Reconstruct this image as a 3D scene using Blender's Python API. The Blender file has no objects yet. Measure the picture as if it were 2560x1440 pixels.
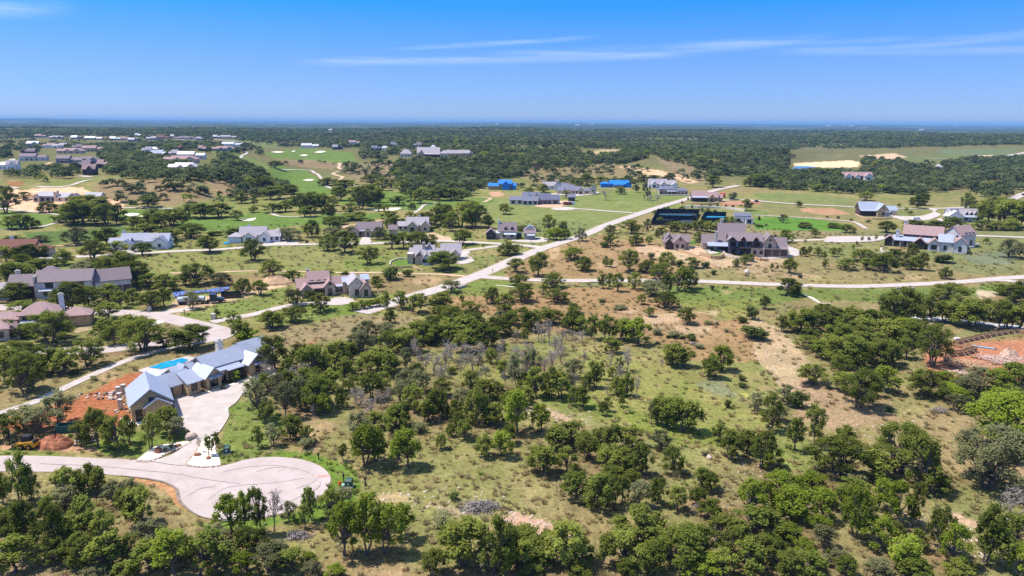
import bpy, bmesh
from mathutils import Vector, Matrix, Euler
from mathutils.geometry import delaunay_2d_cdt
import numpy as np, math, random
from math import radians as R, sin, cos, pi
# ------------------------------------------------------------------ projection helpers (build time only)
F_PX, PW, PH = 1800.0, 2560.0, 1440.0
PITCH, ROLL, CAM_H = 12.95, 0.30, 56.0
_a = R(90 - PITCH); _r = R(ROLL)
_Rx = np.array([[1, 0, 0], [0, cos(_a), -sin(_a)], [0, sin(_a), cos(_a)]])
_Rz = np.array([[cos(_r), -sin(_r), 0], [sin(_r), cos(_r), 0], [0, 0, 1]])
CAM_R = _Rx @ _Rz
def sstep(a, b, x):
    t = np.clip((x - a) / (b - a), 0, 1); return t * t * (3 - 2 * t)
# ------------------------------------------------------------------ value noise
def _hash(ix, iy, seed):
    n = (ix.astype(np.int64) * 374761393 + iy.astype(np.int64) * 668265263 + seed * 974634777) & 0x7fffffff
    n = ((n ^ (n >> 13)) * 1274126177) & 0x7fffffff
    n = (n ^ (n >> 16)) & 0xffff
    return n / 65535.0
def vnoise(x, y, seed=0):
    ix = np.floor(x); iy = np.floor(y); fx = x - ix; fy = y - iy
    fx = fx * fx * (3 - 2 * fx); fy = fy * fy * (3 - 2 * fy)
    a = _hash(ix, iy, seed); b = _hash(ix + 1, iy, seed); c = _hash(ix, iy + 1, seed); d = _hash(ix + 1, iy + 1, seed)
    return (a * (1 - fx) + b * fx) * (1 - fy) + (c * (1 - fx) + d * fx) * fy
def fbm(x, y, seed=0, octv=4):
    s = 0; a = 0.5; t = 0
    for k in range(octv):
        s = s + a * vnoise(x, y, seed + k * 17); t += a; a *= 0.5; x = x * 2.03 + 5.1; y = y * 2.03 - 3.7
    return s / t
# ------------------------------------------------------------------ the lie of the land
_hx = np.array([-600, 0, 250, 480, 650, 760, 900, 1080, 1300, 1450, 1650, 1800, 2000, 2560, 3200.])
_d0 = np.array([480, 480, 445, 440, 480, 700, 610, 560, 570, 660, 620, 650, 900, 1000, 1000.])
_d1 = np.array([640, 640, 560, 540, 640, 1050, 820, 730, 820, 960, 780, 850, 1250, 1400, 1400.])
_hh = np.array([9, 9, 11, 13, 9, 6, 9, 16, 16, 13, 13, 12, 8, 8, 8.])
_d0 = _d0 * 1.12; _d1 = _d1 * 1.12
_az = np.arctan((_hx - 1280) / F_PX)
def height(x, y):
    x = np.asarray(x, float); y = np.asarray(y, float)
    d = np.hypot(x, y); az = np.arctan2(x, y)
    az = np.where(y < 0, np.sign(x) * 1.5, az)
    d0 = np.interp(az, _az, _d0); d1 = np.interp(az, _az, _d1); hh = np.interp(az, _az, _hh)
    h = hh * sstep(d0, d1, d)
    h = h + 7 * sstep(1500, 2300, d) - 12 * sstep(3400, 5200, d)
    h = h + 3.0 * np.exp(-(((x - 72) / 48) ** 2 + ((y - 322) / 42) ** 2))        # knoll under the stone terraces
    h = h + 1.4 * np.exp(-(((x - 185) / 45) ** 2 + ((y - 335) / 34) ** 2))
    g = sstep(330, 900, d)
    h = h + g * 5.0 * (fbm(x / 260, y / 260, 3, 3) - 0.5) + 0.0
    h = h + sstep(900, 1800, d) * 27.0 * (fbm(x / 520, y / 520, 9, 3) - 0.5)
    # far ridges that fade to blue
    h = h + 34 * sstep(5600, 7600, d) * (fbm(az * 9 + 3, d / 5200, 21, 3) - 0.25)
    h = h + 65 * sstep(10500, 16000, d) * (fbm(az * 7 + 9, d / 9000, 31, 3) - 0.15) + 40 * sstep(13000, 20000, d) * sstep(-0.30, -0.62, az)
    return h
CAM_P = np.array([0.0, 0.0, CAM_H + float(height(0, 0))])
def pix(x, y, z):
    p = np.stack([np.asarray(x, float) - CAM_P[0], np.asarray(y, float) - CAM_P[1], np.asarray(z, float) - CAM_P[2]], -1) @ CAM_R
    zc = np.minimum(p[..., 2], -1e-3)
    return 1280 + F_PX * p[..., 0] / -zc, 720 - F_PX * p[..., 1] / -zc
def ray(px, py):
    px = np.asarray(px, float); py = np.asarray(py, float)
    v = np.stack([(px - 1280) / F_PX, (720 - py) / F_PX, -np.ones_like(px)], -1) @ CAM_R.T
    return v / np.linalg.norm(v, axis=-1, keepdims=True)
_ts = np.geomspace(55, 24000, 700)
def ground_at(px, py):
    """where the line of sight through a photo pixel meets the terrain"""
    px = np.atleast_1d(np.asarray(px, float)); py = np.atleast_1d(np.asarray(py, float))
    v = ray(px, py)
    out = np.zeros((len(px), 3))
    for i in range(0, len(px), 4000):
        vv = v[i:i + 4000]
        P = CAM_P + vv[:, None, :] * _ts[None, :, None]
        g = P[..., 2] - height(P[..., 0], P[..., 1])
        below = g < 0
        k = np.where(below.any(1), below.argmax(1), len(_ts) - 1); k = np.maximum(k, 1)
        r = np.arange(len(vv))
        g0 = g[r, k - 1]; g1 = g[r, k]
        lo = _ts[k - 1].copy(); hi = _ts[k].copy()
        for _ in range(14):
            m = (lo + hi) / 2; Q = CAM_P + vv * m[:, None]
            b = Q[:, 2] < height(Q[:, 0], Q[:, 1])
            hi = np.where(b, m, hi); lo = np.where(b, lo, m)
        Q = CAM_P + vv * ((lo + hi) / 2)[:, None]
        Q[:, 2] = height(Q[:, 0], Q[:, 1])
        out[i:i + 4000] = Q
    return out
def at(px, py):
    return ground_at([px], [py])[0]
def at_z(px, py, z):
    v = ray(px, py); t = (z - CAM_P[2]) / v[2]; return CAM_P + v * t
def m_per_px(p):
    return float(np.linalg.norm(np.asarray(p) - CAM_P)) / F_PX
# ------------------------------------------------------------------ camera, sky, sun, exposure
SC = bpy.context.scene
COL = SC.collection
cam_d = bpy.data.cameras.new('camera'); cam = bpy.data.objects.new('camera', cam_d); COL.objects.link(cam)
cam_d.sensor_width = 36; cam_d.lens = 36 * F_PX / PW; cam_d.clip_start = 1; cam_d.clip_end = 90000
M4 = Matrix.Identity(4)
for i in range(3):
    for j in range(3): M4[i][j] = CAM_R[i, j]
    M4[i][3] = CAM_P[i]
cam.matrix_world = M4
SC.camera = cam
SUN_EL, SUN_AZ = 63.0, -82.0          # azimuth measured from the view direction (+Y), negative = left
SUN_STRENGTH, SKY_STRENGTH, EXPOSURE = 4.1, 0.15, 0.66
w = bpy.data.worlds.new('World'); SC.world = w; w.use_nodes = True
nt = w.node_tree; nt.nodes.clear()
def N(nt, typ, **kw):
    n = nt.nodes.new(typ)
    for k, v in kw.items():
        if k.startswith('i_'):
            key = k[2:]
            key = int(key) if key.isdigit() else key
            n.inputs[key].default_value = v
        else: setattr(n, k, v)
    return n
sky = N(nt, 'ShaderNodeTexSky', sky_type='NISHITA', sun_disc=False, sun_elevation=R(SUN_EL), sun_rotation=R(SUN_AZ),
        altitude=300, air_density=1.0, dust_density=0.2, ozone_density=3.0)
tc = N(nt, 'ShaderNodeTexCoord'); sep = N(nt, 'ShaderNodeSeparateXYZ')
L = nt.links.new
L(tc.outputs['Generated'], sep.inputs[0])
ramp = N(nt, 'ShaderNodeValToRGB'); L(sep.outputs[2], ramp.inputs[0])
cr = ramp.color_ramp
cr.elements[0].position = 0.0; cr.elements[0].color = (0.28, 0.378, 0.72, 1)
cr.elements[1].position = 1.0; cr.elements[1].color = (1.08, 1.0, 0.88, 1)
for p, c in ((0.03, (0.235, 0.350, 0.70, 1)), (0.075, (0.215, 0.340, 0.69, 1)), (0.115, (0.147, 0.349, 0.765, 1)), (0.15, (0.061, 0.357, 0.87, 1)), (0.26, (0.42, 0.68, 1.08, 1)), (0.42, (0.95, 0.93, 0.92, 1))):
    e = cr.elements.new(p); e.color = c
mul = N(nt, 'ShaderNodeMix', data_type='RGBA', blend_type='MULTIPLY'); mul.inputs[0].default_value = 1
L(sky.outputs[0], mul.inputs[6]); L(ramp.outputs[0], mul.inputs[7])
# thin cirrus: drawn-out noise on the direction, kept to two bands of azimuth and height
az = N(nt, 'ShaderNodeMath', operation='ARCTAN2'); L(sep.outputs[0], az.inputs[0]); L(sep.outputs[1], az.inputs[1])
def mth(op, a, b=None, c=None):
    n = N(nt, 'ShaderNodeMath', operation=op)
    for k, v in enumerate((a, b, c)):
        if v is None: continue
        if isinstance(v, (int, float)): n.inputs[k].default_value = v
        else: L(v, n.inputs[k])
    return n.outputs[0]
def mrange(v, a, b):
    n = N(nt, 'ShaderNodeMapRange', interpolation_type='SMOOTHSTEP'); L(v, n.inputs[0]); n.inputs[1].default_value = a; n.inputs[2].default_value = b
    return n.outputs[0]
el = sep.outputs[2]; azo = az.outputs[0]
def streak(a0, e0, slope, a_l, a_r, th, nsc, seed, amp):
    """a streak along elevation e0 + slope*(az-a0), thickness th"""
    ln = mth('ADD', mth('MULTIPLY', mth('SUBTRACT', azo, a0), slope), e0)
    cv = N(nt, 'ShaderNodeCombineXYZ'); L(mth('MULTIPLY', azo, 7.0), cv.inputs[0]); L(mth('MULTIPLY', el, 95.0), cv.inputs[1]); cv.inputs[2].default_value = seed
    nz = N(nt, 'ShaderNodeTexNoise', noise_dimensions='3D'); L(cv.outputs[0], nz.inputs['Vector']); nz.inputs['Scale'].default_value = nsc; nz.inputs['Detail'].default_value = 7; nz.inputs['Roughness'].default_value = 0.62
    dv = mth('ABSOLUTE', mth('SUBTRACT', el, mth('ADD', ln, mth('MULTIPLY', mth('SUBTRACT', nz.outputs[0], 0.5), th * 1.6))))
    body = mrange(dv, th * 1.35, 0.0)
    span = mth('MULTIPLY', mrange(azo, a_l, a_l + 0.09), mrange(azo, a_r, a_r - 0.09))
    tex = mrange(nz.outputs[0], 0.16, 0.70)
    return mth('MULTIPLY', mth('MULTIPLY', mth('MULTIPLY', body, span), tex), amp)
tot = streak(-0.05, 0.0802, 0.026, -0.30, 0.26, 0.0060, 1.3, 1.0, 0.50)
for args in ((0.17, 0.0915, 0.045, -0.06, 0.42, 0.0080, 1.2, 4.0, 0.50), (-0.03, 0.1005, 0.062, -0.18, 0.13, 0.0036, 1.6, 7.0, 0.42), (0.34, 0.0975, 0.0, 0.18, 0.52, 0.0045, 1.4, 11.0, 0.30),
             (0.5, 0.0835, -0.03, 0.30, 0.80, 0.006, 1.4, 17.0, 0.34), (0.55, 0.0930, 0.06, 0.42, 0.85, 0.006, 1.5, 21.0, 0.40), (-0.58, 0.1165, 0.10, -0.85, -0.50, 0.0095, 1.5, 15.0, 0.50)):
    tot = mth('MAXIMUM', tot, streak(*args))
tot = mth('MULTIPLY', tot, 0.5)
mixc = N(nt, 'ShaderNodeMix', data_type='RGBA'); L(tot, mixc.inputs[0]); L(mul.outputs[2], mixc.inputs[6]); mixc.inputs[7].default_value = (4.6, 4.9, 6.3, 1)
bg = N(nt, 'ShaderNodeBackground'); L(mixc.outputs[2], bg.inputs[0]); bg.inputs[1].default_value = SKY_STRENGTH
wo = N(nt, 'ShaderNodeOutputWorld'); L(bg.outputs[0], wo.inputs[0])
sl = bpy.data.lights.new('sun', 'SUN'); sl.energy = SUN_STRENGTH; sl.angle = R(0.53); sl.color = (1.0, 0.955, 0.89)
sun = bpy.data.objects.new('sun', sl); COL.objects.link(sun)
sd = Vector((sin(R(SUN_AZ)) * cos(R(SUN_EL)), cos(R(SUN_AZ)) * cos(R(SUN_EL)), sin(R(SUN_EL))))
sun.rotation_euler = sd.to_track_quat('Z', 'Y').to_euler(); sun.location = (-60, 60, 160)
SC.view_settings.view_transform = 'Standard'; SC.view_settings.look = 'None'; SC.view_settings.gamma = 1
SC.view_settings.exposure = EXPOSURE; SC.view_settings.use_curve_mapping = False
SC.cycles.max_bounces = 6; SC.cycles.diffuse_bounces = 3; SC.cycles.glossy_bounces = 2; SC.cycles.transmission_bounces = 2
SC.cycles.transparent_max_bounces = 4; SC.cycles.volume_bounces = 0
SC.cycles.use_denoising = False
random.seed(7); RNG = np.random.default_rng(11)
# ------------------------------------------------------------------ materials
MATS = {}
def bsdf(name):
    m = bpy.data.materials.new(name); m.use_nodes = True; MATS[name] = m
    b = m.node_tree.nodes['Principled BSDF']
    b.inputs['Specular IOR Level'].default_value = 0.25
    return m, m.node_tree, b
def plain(name, col, rough=0.8, metal=0.0, var=0.12, scale=1.5, bump=0.0, spec=0.25, scale2=None, col2=None):
    """a surface whose colour wanders a little (grain, wear), in object coordinates"""
    m, t, b = bsdf(name)
    tcn = N(t, 'ShaderNodeTexCoord'); nz = N(t, 'ShaderNodeTexNoise'); nz.inputs['Scale'].default_value = scale; nz.inputs['Detail'].default_value = 5
    t.links.new(tcn.outputs['Object'], nz.inputs['Vector'])
    mx = N(t, 'ShaderNodeMix', data_type='RGBA')
    lo = tuple(c * (1 - var) for c in col); hi = tuple(min(1, c * (1 + var)) for c in (col2 or col))
    mx.inputs[6].default_value = (*lo, 1); mx.inputs[7].default_value = (*hi, 1)
    mr = N(t, 'ShaderNodeMapRange'); mr.inputs[1].default_value = 0.3; mr.inputs[2].default_value = 0.7
    t.links.new(nz.outputs[0], mr.inputs[0]); t.links.new(mr.outputs[0], mx.inputs[0]); t.links.new(mx.outputs[2], b.inputs['Base Color'])
    b.inputs['Roughness'].default_value = rough; b.inputs['Metallic'].default_value = metal; b.inputs['Specular IOR Level'].default_value = spec
    if bump:
        bp = N(t, 'ShaderNodeBump'); bp.inputs['Strength'].default_value = bump; bp.inputs['Distance'].default_value = 0.1
        t.links.new(nz.outputs[0], bp.inputs['Height']); t.links.new(bp.outputs[0], b.inputs['Normal'])
    return m
def coursed(name, c1, c2, mortar, w=0.55, h=0.22, rough=0.85):
    """rubble stone laid in courses: flat texture for walls too far off to pick the stones apart"""
    m, t, b = bsdf(name)
    tcn = N(t, 'ShaderNodeTexCoord'); sp = N(t, 'ShaderNodeSeparateXYZ'); t.links.new(tcn.outputs['Object'], sp.inputs[0])
    ad = N(t, 'ShaderNodeMath', operation='ADD'); t.links.new(sp.outputs[0], ad.inputs[0]); t.links.new(sp.outputs[1], ad.inputs[1])
    cb = N(t, 'ShaderNodeCombineXYZ'); t.links.new(ad.outputs[0], cb.inputs[0]); t.links.new(sp.outputs[2], cb.inputs[1])
    br = N(t, 'ShaderNodeTexBrick'); t.links.new(cb.outputs[0], br.inputs['Vector'])
    br.inputs['Color1'].default_value = (*c1, 1); br.inputs['Color2'].default_value = (*c2, 1); br.inputs['Mortar'].default_value = (*mortar, 1)
    br.inputs['Scale'].default_value = 1; br.inputs['Mortar Size'].default_value = 0.02; br.inputs['Brick Width'].default_value = w; br.inputs['Row Height'].default_value = h
    nz = N(t, 'ShaderNodeTexNoise'); nz.inputs['Scale'].default_value = 0.9; nz.inputs['Detail'].default_value = 4; t.links.new(tcn.outputs['Object'], nz.inputs['Vector'])
    mr = N(t, 'ShaderNodeMapRange'); mr.inputs[1].default_value = 0.3; mr.inputs[2].default_value = 0.7; mr.inputs[3].default_value = 0.78; mr.inputs[4].default_value = 1.18
    t.links.new(nz.outputs[0], mr.inputs[0])
    mx = N(t, 'ShaderNodeMix', data_type='RGBA', blend_type='MULTIPLY'); mx.inputs[0].default_value = 1
    t.links.new(br.outputs[0], mx.inputs[6]); t.links.new(mr.outputs[0], mx.inputs[7]); t.links.new(mx.outputs[2], b.inputs['Base Color'])
    b.inputs['Roughness'].default_value = rough
    return m
def leafmat(name, c1, c2, transl=0.22, vari=0.35):
    m = bpy.data.materials.new(name); m.use_nodes = True; MATS[name] = m
    t = m.node_tree; t.nodes.clear()
    out = N(t, 'ShaderNodeOutputMaterial')
    oi = N(t, 'ShaderNodeObjectInfo'); tcn = N(t, 'ShaderNodeTexCoord')
    nz = N(t, 'ShaderNodeTexNoise'); nz.inputs['Scale'].default_value = 4.5; nz.inputs['Detail'].default_value = 3; t.links.new(tcn.outputs['Object'], nz.inputs['Vector'])
    mr = N(t, 'ShaderNodeMapRange'); mr.inputs[1].default_value = 0.32; mr.inputs[2].default_value = 0.68; t.links.new(nz.outputs[0], mr.inputs[0])
    a1 = N(t, 'ShaderNodeMath', operation='MULTIPLY_ADD'); t.links.new(oi.outputs['Random'], a1.inputs[0]); a1.inputs[1].default_value = 0.7
    b1 = N(t, 'ShaderNodeMath', operation='MULTIPLY'); t.links.new(mr.outputs[0], b1.inputs[0]); b1.inputs[1].default_value = 0.45
    t.links.new(b1.outputs[0], a1.inputs[2])
    mx = N(t, 'ShaderNodeMix', data_type='RGBA'); mx.inputs[6].default_value = (*c1, 1); mx.inputs[7].default_value = (*c2, 1); t.links.new(a1.outputs[0], mx.inputs[0])
    # every tree a little lighter or darker than the next
    ml = N(t, 'ShaderNodeMath', operation='MULTIPLY_ADD'); t.links.new(oi.outputs['Random'], ml.inputs[0]); ml.inputs[1].default_value = 37.0; ml.inputs[2].default_value = 0.0
    fr = N(t, 'ShaderNodeMath', operation='FRACT'); t.links.new(ml.outputs[0], fr.inputs[0])
    vr = N(t, 'ShaderNodeMapRange'); vr.inputs[3].default_value = 1 - vari; vr.inputs[4].default_value = 1 + vari; t.links.new(fr.outputs[0], vr.inputs[0])
    m2 = N(t, 'ShaderNodeMix', data_type='RGBA', blend_type='MULTIPLY'); m2.inputs[0].default_value = 1; t.links.new(mx.outputs[2], m2.inputs[6]); t.links.new(vr.outputs[0], m2.inputs[7])
    df = N(t, 'ShaderNodeBsdfDiffuse'); tr = N(t, 'ShaderNodeBsdfTranslucent'); ms = N(t, 'ShaderNodeMixShader'); ms.inputs[0].default_value = transl
    t.links.new(m2.outputs[2], df.inputs[0]); t.links.new(m2.outputs[2], tr.inputs[0]); t.links.new(df.outputs[0], ms.inputs[1]); t.links.new(tr.outputs[0], ms.inputs[2])
    t.links.new(ms.outputs[0], out.inputs[0])
    return m
# ------------------------------------------------------------------ mesh builder
class MB:
    def __init__(s): s.v = []; s.f = []; s.mi = []; s.m = 0
    def face(s, pts, m=None):
        k = len(s.v); s.v += [tuple(p) for p in pts]; s.f.append(tuple(range(k, k + len(pts)))); s.mi.append(s.m if m is None else m)
    def box(s, c, d, rz=0.0, mtx=None):
        hx, hy, hz = d[0] / 2, d[1] / 2, d[2] / 2
        k = len(s.v); ca, sa = cos(rz), sin(rz)
        for dz in (-hz, hz):
            for dx, dy in ((-hx, -hy), (hx, -hy), (hx, hy), (-hx, hy)):
                p = Vector((dx * ca - dy * sa + c[0], dx * sa + dy * ca + c[1], c[2] + dz))
                if mtx is not None: p = mtx @ p
                s.v.append(tuple(p))
        for q in ((3, 2, 1, 0), (4, 5, 6, 7), (0, 1, 5, 4), (1, 2, 6, 5), (2, 3, 7, 6), (3, 0, 4, 7)):
            s.f.append(tuple(k + i for i in q)); s.mi.append(s.m)
    def tube(s, pts, rad, n=6, cap=True):
        """tapered tube through points with a radius per point"""
        k0 = len(s.v); P = [Vector(p) for p in pts]
        for i, p in enumerate(P):
            d = (P[min(i + 1, len(P) - 1)] - P[max(i - 1, 0)])
            if d.length < 1e-6: d = Vector((0, 0, 1))
            d.normalize(); a = d.orthogonal().normalized(); b = d.cross(a)
            for j in range(n):
                t = 2 * pi * j / n; s.v.append(tuple(p + (a * cos(t) + b * sin(t)) * rad[i]))
        for i in range(len(P) - 1):
            for j in range(n):
                s.f.append((k0 + i * n + j, k0 + i * n + (j + 1) % n, k0 + (i + 1) * n + (j + 1) % n, k0 + (i + 1) * n + j)); s.mi.append(s.m)
        if cap:
            s.f.append(tuple(k0 + (len(P) - 1) * n + j for j in range(n))); s.mi.append(s.m)
            s.f.append(tuple(k0 + j for j in reversed(range(n)))); s.mi.append(s.m)
    def prism(s, prof, x0, x1, axis='x'):
        """extrude a closed (u,z) profile along an axis"""
        n = len(prof); k = len(s.v)
        for x in (x0, x1):
            for u, z in prof: s.v.append((x, u, z) if axis == 'x' else (u, x, z))
        for i in range(n):
            j = (i + 1) % n; s.f.append((k + i, k + j, k + n + j, k + n + i)); s.mi.append(s.m)
        s.f.append(tuple(k + i for i in reversed(range(n)))); s.mi.append(s.m)
        s.f.append(tuple(k + n + i for i in range(n))); s.mi.append(s.m)
    def mesh(s, name):
        me = bpy.data.meshes.new(name); me.from_pydata(s.v, [], s.f)
        if any(s.mi): me.polygons.foreach_set('material_index', s.mi)
        bm = bmesh.new(); bm.from_mesh(me); bmesh.ops.recalc_face_normals(bm, faces=bm.faces); bm.to_mesh(me); bm.free()
        me.update(); return me
    def build(s, name, mat, parent=None, loc=None, fix=True):
        me = s.mesh(name)
        for mm in (mat if isinstance(mat, (list, tuple)) else [mat]): me.materials.append(mm)
        return link(name, me, parent, loc)
def link(name, data, parent=None, loc=None, rz=None):
    o = bpy.data.objects.new(name, data); COL.objects.link(o)
    if parent is not None: o.parent = parent
    if loc is not None: o.location = loc
    if rz is not None: o.rotation_euler = (0, 0, rz)
    return o
def tag(o, label=None, cat=None, group=None, kind=None):
    if label: o['label'] = label
    if cat: o['category'] = cat
    if group: o['group'] = group
    if kind: o['kind'] = kind
    return o
def thing(name, label, cat, loc=(0, 0, 0), rz=0.0, group=None):
    o = bpy.data.objects.new(name, None); COL.objects.link(o); o.empty_display_size = 0.3
    o.location = loc; o.rotation_euler = (0, 0, rz)
    return tag(o, label, cat, group)
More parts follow.
